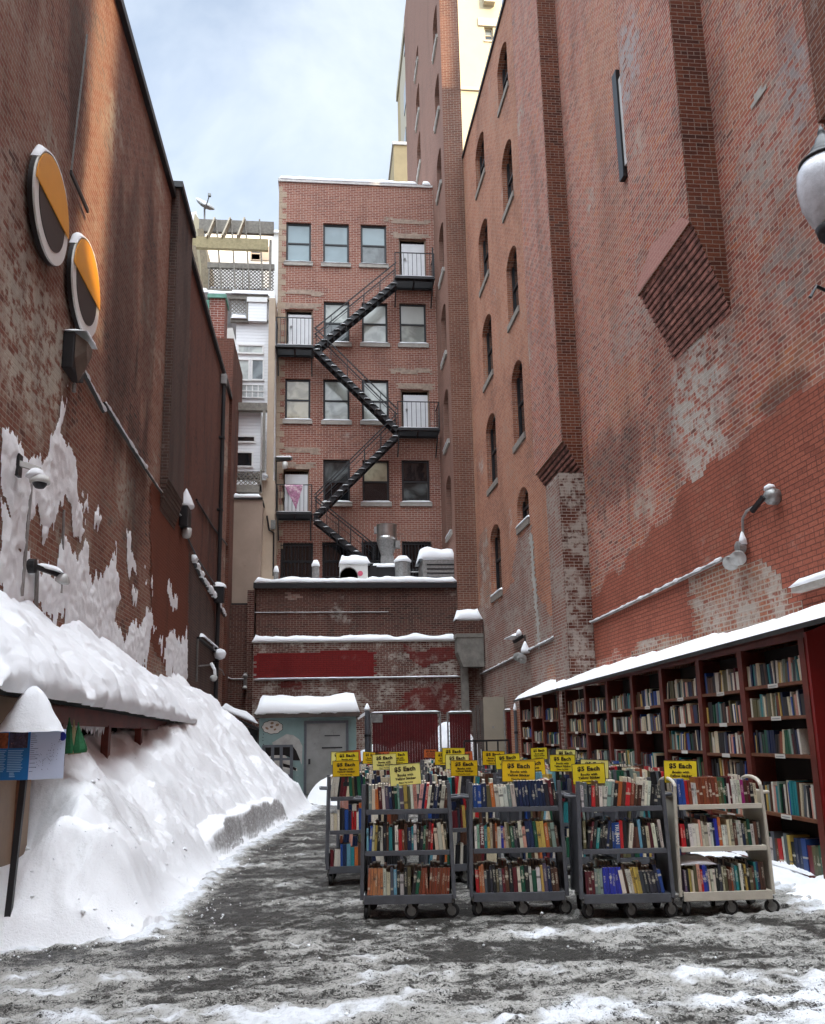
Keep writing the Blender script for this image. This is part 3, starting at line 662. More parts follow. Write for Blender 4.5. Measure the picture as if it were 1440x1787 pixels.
for i,((px,fl),o) in enumerate(zip(D,ops[len(W):])):
    MB().mbox(mY(YF),o[0]+.13,o[1]-.06,o[2]+.02,o[3]-.22,-.16,-.11).build('door',['white_door'],fe_b)
    dr=bpy.context.scene.collection.objects[-1]
    f=MB(); frame_ring(f,mY(YF),o[0]+.003,o[1]-.003,o[2]+.003,o[3]-.003,-.2,-.1,.06); f.build('door_frame',['brown_door'],fe_b)
    MB().lathe(mY(YF)(o[0]+.27,o[2]+.9,-.10),[(0,0),(.05,.0),(.05,.05),(0,.05)],8,axis=Vector((0,-1,0))).build('door_handle',['zinc'],fe_b)
    patch(fe_b,mY(YF),lambda x,z:(x,z),[(max(o[0]-.5,XB0+.4),o[3]+.95),(min(o[1]+.45,XT-.2),o[3]+.95),(min(o[1]+.4,XT-.2),o[3]+.7),(max(o[0]-.4,XB0+.4),o[3]+.72)],'lintel_worn',name='old_lintel',jag=.06,off=.012,seed=i)
    patch(fe_b,mY(YF),lambda x,z:(x,z),[(o[0]-.3,o[3]+.25),(o[1]+.3,o[3]+.25),(o[1]+.3,o[3]+.02),(o[0]-.3,o[3]+.02)] if True else [(o[0]-.2,o[3]+.15),(o[1]+.2,o[3]+.15),(o[1]+.2,o[2]),(o[1]+.02,o[2]),(o[1]+.02,o[3]-.02),(o[0]-.02,o[3]-.02),(o[0]-.02,o[3]-.7),(o[0]-.2,o[3]-.7)],'lintel_worn',name='worn_mortar',jag=.03,off=.010,seed=i+7)
# quoined left corner
mb=MB(); z=9.0; k=0
while z<ZF-.3:
    w=.34 if k%2 else .16; mb.mbox(mY(YF),XB0-.003,XB0+w,z,z+.26,-.05,.012); z+=.27; k+=1
mb.build('quoin',['brick_quoin'],fe_b)
MB().mbox(mY(YF),XB0-.05,XT-.02,ZF,ZF+.12,-9,.06).build('roof',['flashing'],fe_b)
snowstrip(mY(YF),XB0-.05,4.15,ZF+.12,-.6,.05,.3,seed=3).build('snow_cap',['snow_roof'],fe_b,smooth=True)
snowstrip(mY(YF),4.35,XT-.1,ZF+.12,-.6,.05,.38,seed=5).build('snow_cap',['snow_roof'],fe_b,smooth=True)
# stains below L4 etc
# ------------------------------------------------------------------ FIRE ESCAPE
fe=thing('fire_escape','black iron fire escape zigzagging down the brick apartment building','fire escape',(1.3,YF-.5,5))
YN=YF-1.05
def plat(x0,x1,ytop,name_lab,railtop,label=None):
    a=P(x0,ytop,Y=YN); b=P(x1,ytop,Y=YN); z=a.z
    m=MB(); 
    n=int(1.0/.09)
    for i in range(n+1):
        y=YN+ (YF-YN-.02)*i/n; m.box((a.x,y-.022,z-.03),(b.x,y+.022,z))
    for x in (a.x,(a.x+b.x)/2,b.x): m.box((x-.03,YN,z-.10),(x+.03,YF-.01,z-.035))
    for y in (YN,YF-.07): m.box((a.x,y-.03,z-.11),(b.x,y+.03,z-.032))
    m.build('landing',['black_iron'],fe)
    for x in (a.x+.05,b.x-.05):
        MB().beam((x,YN+.1,z-.1),(x,YF-.02,z-.95),.05,.05).build('bracket',['black_iron'],fe)
    r=MB(); h=P(x0,railtop,Y=YN).z-z
    r.box((a.x-.02,YN-.02,z+h-.03),(b.x+.02,YN+.02,z+h)); 
    nb=9
    for i in range(nb+1):
        x=a.x+(b.x-a.x)*i/nb; w=.02 if i in (0,nb) else .010; r.box((x-w,YN-w,z),(x+w,YN+w,z+h))
    for x in (a.x,b.x):
        if (x==a.x)==(x0<600): r.box((x-.02,YN,z+h-.03),(x+.02,YF-.02,z+h)); [r.box((x-.01,y-.01,z),(x+.01,y+.01,z+h)) for y in (YN+.3,YN+.6,YN+.9)]
    r.build('railing',['black_iron'],fe)
    snowstrip(mY(YN),a.x,b.x,z+.001,-.35,.01,.05,seed=x0).build('snow_cap',['snow_roof'],fe,smooth=True)
    return a.x,b.x,z
p1=plat(690,758,481,'',440); p2=plat(482,546,601,'',553); p3=plat(695,767,746,'',700); p4=plat(482,544,893,'',845)
def stair(x0,y0,x1,y1,h=.92):
    yA=YN+.08; yB=YN+.62
    a=P(x0,y0,Y=yA); b=P(x1,y1,Y=yA); m=MB()
    for y in (yA,yB): m.beam((a.x,y,a.z),(b.x,y,b.z),.05,.22)
    m.build('stringer',['black_iron'],fe)
    n=int(abs(a.z-b.z)/.235); t=MB(); sn=MB()
    for i in range(n):
        u=(i+.5)/n; p=a.lerp(b,u); t.box((p.x-.13,yA-.06,p.z-.02),(p.x+.13,yB+.03,p.z+.01))
        sn2=snowstrip(lambda U,V,D:Vector((U,yA-.07-D,V)),p.x-.12,p.x+.12,p.z+.012,-.5,.03,.055,n=5,seed=i,rag=.6); sn.add(sn2.v,sn2.f)
    t.build('treads',['black_iron'],fe); sn.build('snow_cap',['snow_roof'],fe,smooth=True)
    r=MB()
    for y in (yA-.02,yB):
        r.beam((a.x,y,a.z+h),(b.x,y,b.z+h),.045,.045)
        if y<yB: r.beam((a.x,y,a.z+h*.55),(b.x,y,b.z+h*.55),.02,.02)
        for u in (.02,.2,.4,.6,.8,.98):
            p=a.lerp(b,u); r.beam((p.x,y,p.z),(p.x,y,p.z+h),.025,.025)
    r.build('handrail',['black_iron'],fe)
stair(692,492,549,609); stair(549,607,694,750); stair(694,758,549,902); stair(549,905,655,990)
MB().beam((p1[1]-.05,YN,p1[2]),(p1[1]-.05,YN,p1[2]+1.4),.06,.06).build('post',['black_iron'],fe)
# cloth over the lowest left railing
m=MB(); rows=[]
for i in range(13):
    t=i/12; row=[]
    for j in range(13):
        s_=j/12; xl=497+(514-497)*t**1.4; xr=529-(529-519)*t**1.2; x=xl+(xr-xl)*s_
        y=846+ (889-846)*t*(.75+.25*math.sin(s_*3.1)); q=P(x,y,Y=YN-.04-.03*math.sin(s_*19+t*3)*t); row.append(q)
    rows.append(row)
m.grid(rows); o=m.build('cloth',['purple_cloth'],None,smooth=True); sm=o.modifiers.new('s','SOLIDIFY'); sm.thickness=.012
tag(o,'purple and white patterned cloth hanging on the lowest fire escape railing','cloth')
# security lamp on corner
def lampset(name,label,cat,loc): return thing(name,label,cat,loc)
q=P(497,803,Y=YF-.4)
t=thing('security_camera','snow topped security camera on a bracket left of the fire escape','camera',q)
MB().beam((q.x-.35,YF-.45,q.z),(q.x+.25,YF-.45,q.z+.05),.3,.10).build('bracket',['black_iron'],t)
MB().lathe((q.x+.02,YF-.5,q.z-.42),[(0,0),(.10,.04),(.12,.16),(.10,.30),(0,.34)],12).build('camera_body',['ac_white'],t,smooth=True)
snowstrip(mY(YF-.45),q.x-.42,q.x+.32,q.z+.05,-.15,.17,.12,seed=2).build('snow_cap',['snow_roof'],t,smooth=True)
MB().beam((q.x-.35,YF-.35,q.z),(q.x-.35,YF-.35,q.z-2.2),.05,.05).build('conduit',['black_iron'],t)
# ================================================================== LOW BACK WALL
zt=P(600,1017,Y=YB).z; ztr=P(600,1120,Y=YB).z
xl=P(447,1060,Y=YB).x; xr_=P(797,1017,Y=YB).x
low=thing('brick_wall','dark low brick building across the alley end with two snow covered ledges','building',(1.2,YB+1,0))
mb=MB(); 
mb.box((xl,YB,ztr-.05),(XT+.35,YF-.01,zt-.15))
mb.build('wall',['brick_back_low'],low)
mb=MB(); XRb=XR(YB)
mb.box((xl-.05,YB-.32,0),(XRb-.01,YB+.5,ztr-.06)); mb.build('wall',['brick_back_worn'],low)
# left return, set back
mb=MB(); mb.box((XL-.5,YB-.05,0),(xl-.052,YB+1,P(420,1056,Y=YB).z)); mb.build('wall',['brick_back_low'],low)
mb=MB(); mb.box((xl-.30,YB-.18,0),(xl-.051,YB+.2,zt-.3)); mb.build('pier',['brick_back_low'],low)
MB().box((xl-.1,YB-.12,zt-.15),(xr_+.03,YF-.02,zt)).build('roof',['tar_roof'],low)
MB().box((xl-.1,YB-.15,zt-.22),(xr_+.06,YB-.125,zt-.04)).build('gutter',['black_iron'],low)
snowstrip(mY(YB),xl-.08,xr_,zt,-2.9,.12,.36,seed=1,over=.03,rag=.3).build('snow_cap',['snow_roof'],low,smooth=True)
MB().box((xl-.1,YB-.36,ztr-.055),(P(797,1120,Y=YB).x,YB-.003,ztr)).build('ledge',['stone_sill'],low)
snowstrip(mY(YB),xl-.1,P(795,1120,Y=YB).x,ztr,0,.36,.22,seed=2,rag=.45).build('snow_cap',['snow_roof'],low,smooth=True)
a=P(445,1187,Y=YB-.32);b=P(803,1181,Y=YB-.32)
MB().tube([(a.x,YB-.37,a.z),(b.x,YB-.37,b.z)],.03,6).build('conduit',['conduit'],low)
snowstrip(mY(YB-.32),a.x,b.x,(a.z+b.z)/2+.02,.02,.07,.035,seed=9).build('snow_cap',['snow_roof'],low,smooth=True)
iW=iY(YB-.32); mW=mY(YB-.32)
patch(low,mW,iW,[(444,1140),(560,1138),(585,1133),(655,1137),(654,1180),(442,1183)],'brick_back_redpaint',name='red_painted_brickwork',jag=.012,off=.006)
patch(low,mW,iW,[(705,1205),(760,1195),(800,1200),(798,1245),(702,1240)],'brick_back_fadedred',name='faded_red_brickwork',jag=.12,off=.006,seed=3)
patch(low,mW,iW,[(700,1130),(790,1130),(800,1160),(735,1160)],'brick_back_fadedred',name='faded_red_brickwork',jag=.13,off=.006,seed=6)
patch(low,mW,iW,[(490,1186),(530,1186),(528,1203),(495,1200)],'brick_back_fadedred',name='faded_red_brickwork',jag=.05,off=.006,seed=9)
# plastic patches on upper section
iU=iY(YB); mU=mY(YB)
patch(low,mU,iU,[(497,1035),(522,1035),(521,1048),(498,1048)],'brick_grey',name='pale_brick_patch',jag=.03,off=.005)
a=P(442,1069,Y=YB);b=P(678,1068,Y=YB)
MB().tube([(a.x,YB-.02,a.z),(b.x,YB-.02,b.z)],.018,6).build('cable',['conduit'],low)
# concrete box, bracket and column at the right end
a=P(797,1105,Y=YB-.9); b=P(838,1080,Y=YB-.9); xb=XR(YB)-.02
MB().box((a.x,YB-.95,a.z-.02),(xb,YB-.33,P(800,1098,Y=YB-.9).z+.35)).build('brick_box',['brick_back_low'],low)
snowstrip(mY(YB-.33),a.x-.03,xb,P(800,1098,Y=YB-.9).z+.35,0,.62,.42,seed=12,rag=.15).build('snow_cap',['snow_roof'],low,smooth=True)
za=P(797,1112,Y=YB-.9).z
MB().box((a.x-.04,YB-1.0,za-.02),(xb,YB-.33,a.z-.025)).build('concrete_slab',['concrete'],low)
m=MB(); c1=P(806,1163,Y=YB-.6).x; z1=P(806,1165,Y=YB-.6).z
m.prism([(a.x,YB-.98,za-.03),(xb,YB-.98,za-.03),(xb,YB-.98,z1),(c1,YB-.98,z1),(a.x,YB-.98,za-.55)],(0,.63,0)); m.build('concrete_bracket',['concrete'],low)
c2=P(808,1250,Y=YB-.6).x; MB().box((c2,YB-.62,0),(c2+.24,YB-.33,z1)).build('concrete_column',['concrete'],low)
# ------------------------------------------------------------------ plant on the low roof
zr=zt
q=P(676,1000,Y=33.2)
t=thing('exhaust_fan','large stainless steel rooftop exhaust stack on the snowy low roof','vent',(q.x,33.2,zr))
def zpx(y,Y=33.2,x=676): return P(x,y,Y=Y).z
rr=(P(693,930,Y=33.2).x-P(658,930,Y=33.2).x)/2
MB().lathe((q.x,33.2,0),[(rr*.55,zpx(988)),(rr*.55,zpx(974)),(rr*.62,zpx(968)),(rr*.95,zpx(950)),(rr,zpx(946)),(rr,zpx(943))],20).build('fan_housing',['galvanised'],t,smooth=False)
MB().lathe((q.x,33.2,0),[(rr,zpx(943)),(rr*1.04,zpx(941)),(rr*.98,zpx(938)),(rr*1.0,zpx(920)),(rr*1.04,zpx(917)),(rr*.9,zpx(916.5)),(rr*.85,zpx(925))],28).build('stack',['stainless'],t,smooth=False)
MB().box((q.x-.25,32.95,zr),(q.x+.25,33.45,zpx(972))).build('duct',['galvanised'],t)
MB().box((q.x+rr*.8,32.9,zpx(958)),(q.x+rr*1.25,33.2,zpx(946))).build('motor_box',['galvanised'],t)
MB().box((q.x-rr*1.25,33.0,zpx(932)),(q.x-rr*1.0,33.2,zpx(921))).build('control_box',['galvanised'],t)
m=MB(); m.box((q.x-.62,32.5,zr+.02),(q.x+.62,33.6,zpx(995))); m.build('base_unit',['black_iron'],t)
snowstrip(mY(33.1),q.x-.66,q.x+.66,zpx(995),-.4,.62,.22,seed=4).build('snow_cap',['snow_roof'],t,smooth=True)
# air conditioner
a=P(593,1000,Y=32.2); b=P(642,983,Y=32.2)
t=thing('air_conditioner','white air conditioning unit with round grille and pink badge on the low roof','air conditioner',((a.x+b.x)/2,32.2,zr))
m=MB(); m.box((a.x,32.2,zr),(b.x,32.9,b.z)); m.build('casing',['ac_white'],t,bevel=.02)
MB().lathe(((a.x*.68+b.x*.32),32.2,zr+(b.z-zr)*.42),[(.36,0.0),(.36,.03),(.33,.03),(.33,.012),(0,.012)],24,axis=Vector((0,-1,0))).build('fan_grille',['galvanised'],t)
MB().lathe((a.x+(b.x-a.x)*.73,32.195,zr+(b.z-zr)*.55),[(0,0),(.10,0),(.10,.01),(0,.01)],16,axis=Vector((0,-1,0))).build('badge',['badge_pink'],t)
MB().box((b.x+.005,32.4,zr),(b.x+.35,33.0,b.z-.05)).build('side_grille',['black_iron'],t)
snowstrip(mY(32.85),a.x-.03,b.x+.1,b.z,-.05,.68,.40,seed=6).build('snow_cap',['snow_roof'],t,smooth=True)
# louvred box
a=P(738,1000,Y=32.0); b=P(797,975,Y=32.0)
t=thing('roof_vent_box','grey louvred vent box with a thick slope of snow, right end of low roof','vent',((a.x+b.x)/2,32,zr))
m=MB(); m.box((a.x,31.95,zr),(b.x-.02,33.6,b.z))
m.build('casing',['galvanised'],t)
m=MB()
for i in range(4):
    z=zr+.25+(b.z-zr-.35)*i/4; m.box((a.x+.15,31.93,z),(b.x-.08,31.945,z+.05))
m.build('louvres',['black_iron'],t)
snowstrip(mY(33.5),a.x-.12,b.x,b.z,-.1,1.55,.55,seed=8).build('snow_cap',['snow_roof'],t,smooth=True)
for (x,yt,wd,lb) in ((551,982,.14,'small white roof vent with pointed snow cap left of the air conditioner'),(482,992,.09,'tiny snow capped pipe at the left end of the low roof'),(703,975,.3,'short round duct with snow between the exhaust stack and vent box')):
    q=P(x,1000,Y=32.4); zz=P(x,yt+7,Y=32.4).z
    t=thing('roof_vent',lb,'vent',(q.x,32.4,zr)); MB().lathe((q.x,32.4,0),[(wd,zr),(wd,zz),(wd*.9,zz+.01)],12).build('pipe',['galvanised'],t)
    MB().lathe((q.x,32.4,0),[(wd*1.1,zz+.01),(wd*1.15,zz+.08),(wd*.6,zz+.25),(0.01,P(x,yt,Y=32.4).z+.1)],12).build('snow_cap',['snow_roof'],t,smooth=True)
a=P(690,958,Y=YF-.9);b=P(776,955,Y=YF-.9)
tag(MB().tube([(P(610,985,Y=34).x-.4,34.1,zr+.9),(b.x,34.1,zr+.9)],.025,6).build('guard_rail',['galvanised'],None),'thin horizontal guard rail across the low snowy roof','rail')
# ================================================================== BUILDINGS AT THE BACK LEFT
YW=34.2
iw=lambda x,y,Y=YW:P(x,y,Y=Y)
def pbox(mb,x0,y0,x1,y1,Y,dep,mi=0):
    a=P(x0,y1,Y=Y); b=P(x1,y0,Y=Y); mb.box((a.x,Y,a.z),(b.x,Y+dep,b.z),mi); return a,b
tan=thing('stucco_building','tan stucco box with a snowy top beside the low back wall','building',(-3.2,32,0))
a=P(402,1053,Y=32.0); b=P(450,872,Y=32.0)
m=MB(); m.prism([(a.x,32,a.z),(P(449,1053,Y=32).x,32,a.z),(P(457,872,Y=32).x,32,b.z),(P(403,872,Y=32).x,32,b.z)],(0,2,0)); m.build('wall',['tan_stucco'],tan,bevel=.04)
MB().box((a.x-.05,31.95,b.z),(P(457,872,Y=32).x+.03,34,b.z+.08)).build('roof',['tar_roof'],tan)
snowstrip(mY(32.8),a.x-.05,P(456,872,Y=32).x,b.z+.08,-.4,.85,.27,seed=4).build('snow_cap',['snow_roof'],tan,smooth=True)
MB().box((XL-.4,31.9,a.z-.16),(P(452,1053,Y=32).x+.05,33.5,a.z-.005)).build('base_ledge',['tar_roof'],tan)
beige=thing('stucco_building','beige stucco wall strip squeezed between white siding and brick apartments','building',(-2.4,33,0))
m=MB(); a=P(450,1015,Y=33.2); b=P(482,560,Y=33.2); 
m.box((P(452,900,Y=33.2).x,33.2,a.z),(P(479,900,Y=33.2).x,35.5,P(452,838,Y=33.2).z)); m.build('wall',['beige_stucco'],beige)
m=MB(); m.box((P(466,700,Y=33.6).x,33.9,8),(XB0-.03,37.5,P(470,520,Y=33.9).z)); m.build('side_wall',['beige_stucco'],beige)
m=MB(); m.tube([P(466,900,Y=33.15),P(470,925,Y=33.15),P(478,930,Y=33.15),P(477,1005,Y=33.15)],.035,6); m.build('cable',['black_iron'],beige)
q=P(477,915,Y=33.1); m=MB(); m.box((q.x-.09,33.0,q.z-.2),(q.x+.09,33.15,q.z+.15)); m.build('meter_box',['zinc'],beige)
white=thing('sided_house','white clapboard house with grouped windows and a projecting bay','house',(-3.2,36,0))
m=MB(); pbox(m,402,560,482,1010,YW,3,0); pbox(m,404,508,480,562,YW,3,0)
m.build('wall',['siding_white'],white)
mw_=mY(YW)
def wpx(x0,y0,x1,y1,Y=YW): a=P(x0,y1,Y=Y); b=P(x1,y0,Y=Y); return a.x,b.x,a.z,b.z
for (r,tp) in (((414,602,461,618),'glass_pale'),((412,627,437,665),'glass_pale'),((437.5,627,462,665),'glass_mid')):
    r=wpx(*r); window(white,mw_,*r,depth=-.06,fm='white_trim',top=tp,bot=tp,fw=.07,sill=None,mid=0)
r=wpx(410,673,461,694); gb=MB(); gb.mbox(mw_,*r,0.0,.05); g0=gb.build('glass_block_panel',['glass_block'],white)
m=MB()
for i in range(6): u=r[0]+(r[1]-r[0])*i/5; m.mbox(mw_,u-.02,u+.02,r[2]-.02,r[3]+.02,.051,.065)
for i in range(3): v=r[2]+(r[3]-r[2])*i/2; m.mbox(mw_,r[0],r[1],v-.02,v+.02,.0655,.075)
m.build('grout_grid',['white_trim'],g0)
# bay below
YY=33.0
m=MB(); pbox(m,402,716,456,822,YY,1.15); bay=m.build('bay',['siding_white'],white)
for rp in ((402,760,447,773),(402,788,443,816)):
    r=wpx(*rp,Y=YY); window(white,mY(YY),*r,depth=-.05,fm='white_trim',top='glass_dark',fw=.07,sill=None,mid=0)
m=MB(); pbox(m,400,703,466,715,YY-.3,.25); pbox(m,457,716,463,822,YY-.3,.2); m.build('timber_frame',['grey_wood'],white)
def lattice(name,x0,y0,x1,y1,Y,parent,mat='grey_wood',pitch=.17,label=None):
    u0,u1,v0,v1=wpx(x0,y0,x1,y1,Y); m=MB(); H=v1-v0; Wd=u1-u0
    n=int((Wd+H)/pitch)
    for s_ in (1,-1):
        for i in range(n+1):
            c=i*pitch
            # line u = c - t (s=1)  /  u = c - H + t
            if s_==1: p=[(c-t,t) for t in (0,H)]
            else: p=[(c-H+t,t) for t in (0,H)]
            (ua,ta),(ub,tb)=p
            # clip to 0..Wd
            pts=[]
            def at(uu): return ta+(tb-ta)*(uu-ua)/(ub-ua)
            lo,hi=sorted((ua,ub)); lo2=max(lo,0); hi2=min(hi,Wd)
            if hi2-lo2<.02: continue
            A=(u0+lo2,v0+at(lo2)); B=(u0+hi2,v0+at(hi2))
            yy=Y+(.012 if s_==1 else .0)
            m.beam((A[0],yy,A[1]),(B[0],yy,B[1]),.012,.035)
    return m.build(name,[mat],parent)
lattice('lattice',402,824,453,846,YY-.2,white)
m=MB(); pbox(m,400,846,457,858,YY-.25,.2); pbox(m,453,820,457,858,YY-.25,.15); m.build('balcony_frame',['grey_wood'],white)
r=wpx(402,846,452,846,YY); snowstrip(mY(YY-.1),r[0],r[1],P(430,847,Y=YY-.1).z-.02,-.2,.08,.22,seed=5).build('snow_cap',['snow_roof'],white,smooth=True)
r=wpx(456,832,468,832,YY); snowstrip(mY(YY-.1),r[0],r[1],r[2],-.3,.08,.15,seed=5).build('snow_cap',['snow_roof'],white,smooth=True)
# terrace level: parapet, lattice and snow
lattice('lattice',402,521,430,546,YW-.1,white,mat='grey_wood')
m=MB(); pbox(m,430,518,434,560,YW-.15,.15); pbox(m,402,556,434,561,YW-.15,.15); pbox(m,400,516,470,521,YW-.15,.2); m.build('terrace_trim',['grey_wood'],white)
r=wpx(403,549,430,556,YW-.15); snowstrip(mY(YW-.1),r[0],r[1],r[2],-.1,.1,.2,seed=7).build('snow_cap',['snow_roof'],white,smooth=True)
m=MB(); pbox(m,433,526,466,560,YW-.18,.17); m.build('corner_box',['siding_white'],white)
MB().mbox(mY(YW-.18),*wpx(431,520,467,527,YW-.18),0,.05).build('corner_trim',['white_trim'],white)
r=wpx(350,512,468,517,YW-.2); snowstrip(mY(YW),r[0],r[1],r[3]-.05,-3,.2,.22,seed=9).build('snow_cap',['snow_roof'],white,smooth=True)
# pergola with lattice fence on the terrace
per=thing('pergola','weathered timber pergola above the lattice fence on the white house terrace','pergola',(-4,36,P(400,512,Y=36).z))
m=MB(); pbox(m,347,387,478,403,37.2,.2); m.build('back_beam',['grey_wood'],per)
m=MB(); pbox(m,333,417,468,431,34.6,.2); m.build('front_beam',['yellow_wood'],per)
m=MB(); pbox(m,468,418,474,546,34.4,.2); m.build('post',['grey_wood'],per)
m=MB(); q0=P(335,431,Y=34.6); q1=P(352,508,Y=34.6); m.beam(q0,(q0.x+.35,34.7,q1.z),.3,.3); m.build('post',['bare_wood'],per)
m=MB(); q0=P(350,402,Y=37.1); m.beam(q0,(q0.x+.4,37.1,P(360,508,Y=37.1).z),.28,.28); m.build('post',['bare_wood'],per)
for (xa,xb) in ((375,362),(402,388),(427,415)):
    MB().beam(P(xa,384,Y=37.2),P(xb,416,Y=34.6),.07,.28).build('rafter',['bare_wood'],per)
for (x0,x1) in ((377,387),(404,411),(428,436),(453,459)):
    MB().beam(P(x0,383,Y=37.1),P(x1,508,Y=36.2),.06,.06).build('upright',['grey_wood'],per)
lf=thing('lattice_fence','diamond lattice fence under the pergola on the white house terrace','fence',(-4,36.5,P(400,508,Y=36).z))
lattice('lattice',364,465,478,506,36.6,lf,mat='dark_wood_board')
m=MB(); pbox(m,362,461,479,466,36.5,.15); pbox(m,362,506,470,509,36.5,.15); pbox(m,363,463,366,508,36.45,.1); pbox(m,422,463,425,508,36.45,.1); m.build('frame',['grey_wood'],lf)
r=wpx(364,496,470,506,36.7); snowstrip(mY(36.8),r[0],r[1],r[2],-.4,.1,.3,seed=2).build('snow_cap',['snow_roof'],lf,smooth=True)
pw=thing('white_house','white rendered house far behind the pergola with a shuttered window','house',(-3,43,0))
m=MB(); pbox(m,350,404,560,700,43,3); m.build('wall',['pale_wall'],pw)
r=wpx(437,431,456,455,43); window(pw,mY(43),*r,depth=-.05,fm='tan_dark',top='glass_dark',fw=.06,sill=None,mid=.5)
MB().mbox(mY(43),*wpx(457,431,470,455,43),.0,.06).build('shutter',['tan_dark'],pw)
r=wpx(350,400,560,404,43); snowstrip(mY(43),r[0],r[1],P(400,405,Y=43).z,-3,.1,.3,seed=2).build('snow_cap',['snow_roof'],pw,smooth=True)
cream=thing('cream_house','cream walled house with snow covered roof at the left end of the pergola','house',(-6,40,0))
m=MB(); A=[P(340,372,Y=38),P(350,385,Y=38),P(352,520,Y=38),P(330,520,Y=38),P(322,440,Y=38),P(336,395,Y=38)]; m.prism(A,(0,5,0)); m.build('wall',['cream_wall'],cream)
m=MB(); A=[P(300,378,Y=39.5),P(318,374,Y=39.5),P(343,368,Y=39.5),P(346,380,Y=39.5),P(332,400,Y=39.5),P(326,440,Y=39.5),P(300,460,Y=39.5)]; m.prism(A,(0,4,0)); m.build('snow_cap',['snow_roof'],cream)
dish=thing('satellite_dish','grey satellite dish on a thin mast above the pergola','satellite dish',P(357,392,Y=38.5))
b_=P(357,392,Y=38.5); t_=P(357,358,Y=38.5); MB().tube([b_,t_],.045,8).build('mast',['galvanised'],dish)
ax=Vector((-.55,.55,.62)).normalized(); ax=Vector((.50,-.62,.60)).normalized()
m=MB(); m.lathe(t_-ax*.10,[(.02,.0),(.22,.02),(.38,.08),(.50,.17),(.505,.175),(.37,.10),(.2,.04),(.02,.02)],20,axis=ax); m.build('dish',['galvanised'],dish,smooth=True)
m=MB(); m.beam(t_-Vector((0,0,.35)),t_+ax*.55,.04,.04); m.box(tuple(t_+ax*.55-Vector((.07,.07,.07))),tuple(t_+ax*.55+Vector((.07,.07,.07)))); m.build('feed_arm',['zinc'],dish)
# brick chimney with green cap and the wall behind the left building
ch=thing('brick_chimney','red brick chimney with a pale green cap above the left building roofline','chimney',(-4.4,33,0))
yc_=31.8; m=MB(); a=P(366,520,Y=yc_); b=P(393,520,Y=yc_)
m.box((a.x,yc_,5),(b.x,yc_+.9,a.z)); m.build('brickwork',['brick_small_chimney'],ch)
m=MB(); m.box((a.x-.08,yc_-.06,a.z),(b.x+.05,yc_+1,a.z+.16)); m.build('cap',['copper_green'],ch)
snowstrip(mY(yc_+.9),a.x-.06,b.x+.03,a.z+.16,-.05,.93,.3,seed=5).build('snow_cap',['snow_roof'],ch,smooth=True)
MB().box((a.x-.14,yc_-.02,8),(a.x-.004,yc_+.2,a.z-.1)).build('downpipe',['copper_green'],ch)
lb=thing('brick_building','plain brick gable wall rising behind the left building, below the green capped chimney','building',(-6,34,0))
q1=P(396,520,Y=yc_); q2=P(409,592,X=XL+.12); q3=P(404,1052,X=XL+.12); xg=XL+.10
yy2=31.95
m=MB(); m.prism([(xg,YL1+.05,0),(xg,yy2+2.2,0),(xg,yy2+2.2,P(409,592,X=xg).z),(xg,YL1+.6,P(394,530,X=xg).z),(xg,YL1+.05,P(394,530,X=xg).z)],(-6,0,0)); m.build('wall',['brick_left_red'],lb)
dark=MB(); q=P(352,512,Y=35); dark.box((q.x-1.5,34.9,5),(P(363,530,Y=35).x,36,q.z)); dk=dark.build('wall',['tan_dark'],lb)
snowstrip(mY(35.6),q.x-1.5,P(364,530,Y=35).x,q.z,-.3,.8,.35,seed=3).build('snow_cap',['snow_roof'],lb,smooth=True)
# ================================================================== FAR TOWERS UPPER RIGHT
cb=thing('cream_building','tall pale yellow building lit by the sun beyond the brick tower','building',(11,58,0))
YCb=58; a=P(770,0,Y=YCb); x0=P(778,100,Y=YCb).x; x1=P(880,100,Y=YCb).x
m=MB(); facade(m,mY(YCb),x0,x1,0,66,[wpx(846,48,860,70,YCb)],depth=.3); m.quad((x0,YCb,0),(x0,YCb+12,0),(x0,YCb+12,66),(x0,YCb,66)); m.quad((x0,YCb,66),(x1,YCb,66),(x1,YCb+12,66),(x0,YCb+12,66)); m.build('wall',['cream_wall'],cb)
r=wpx(846,48,860,70,YCb); window(cb,mY(YCb),*r,depth=.2,fm='cream_trim',top='glass_mid',bot='glass_dark',fw=.1,sill='cream_trim',snow=0)
MB().mbox(mY(YCb),r[0]-.5,r[1]+.5,r[3]+.05,r[3]+.8,0,.1).build('window_hood',['cream_trim'],cb)
z=P(810,155,Y=YCb).z; MB().mbox(mY(YCb),x0,x1,z-.15,z+.15,.0,.12).build('string_course',['cream_trim'],cb)
z=P(845,5,Y=YCb).z; MB().mbox(mY(YCb),P(843,5,Y=YCb).x,P(862,5,Y=YCb).x,z-.3,z+.6,.0,.5).build('window_ledge',['cream_trim'],cb)
tb=thing('tan_building','tan and cream tower with a narrow paler side left of the brick tower','building',(9,66,0))
Yt=62; a=P(712,30,Y=Yt); XA=P(712,100,Y=Yt).x
m=MB(); m.box((XA,Yt,0),(XA+6,Yt+10,a.z)); m.build('wall',['tan_block'],tb)
m=MB(); m.box((XA-.15,Yt-.2,a.z),(XA+6,Yt+10,a.z+.9)); m.build('cornice',['cream_trim'],tb)
m=MB(); yl=P(698,150,X=XA-.01).y; m.quad((XA-.01,Yt,0),(XA-.01,yl,0),(XA-.01,yl,a.z),(XA-.01,Yt,a.z)); m.build('side_wall',['cream_trim'],tb)  # side wall in the paler cream trim colour
m=MB(); q=P(722,115,Y=Yt-.3); m.box((q.x,Yt-.5,0),(XA+6,Yt-.01,q.z)); m.build('light_bay',['pale_wall'],tb)
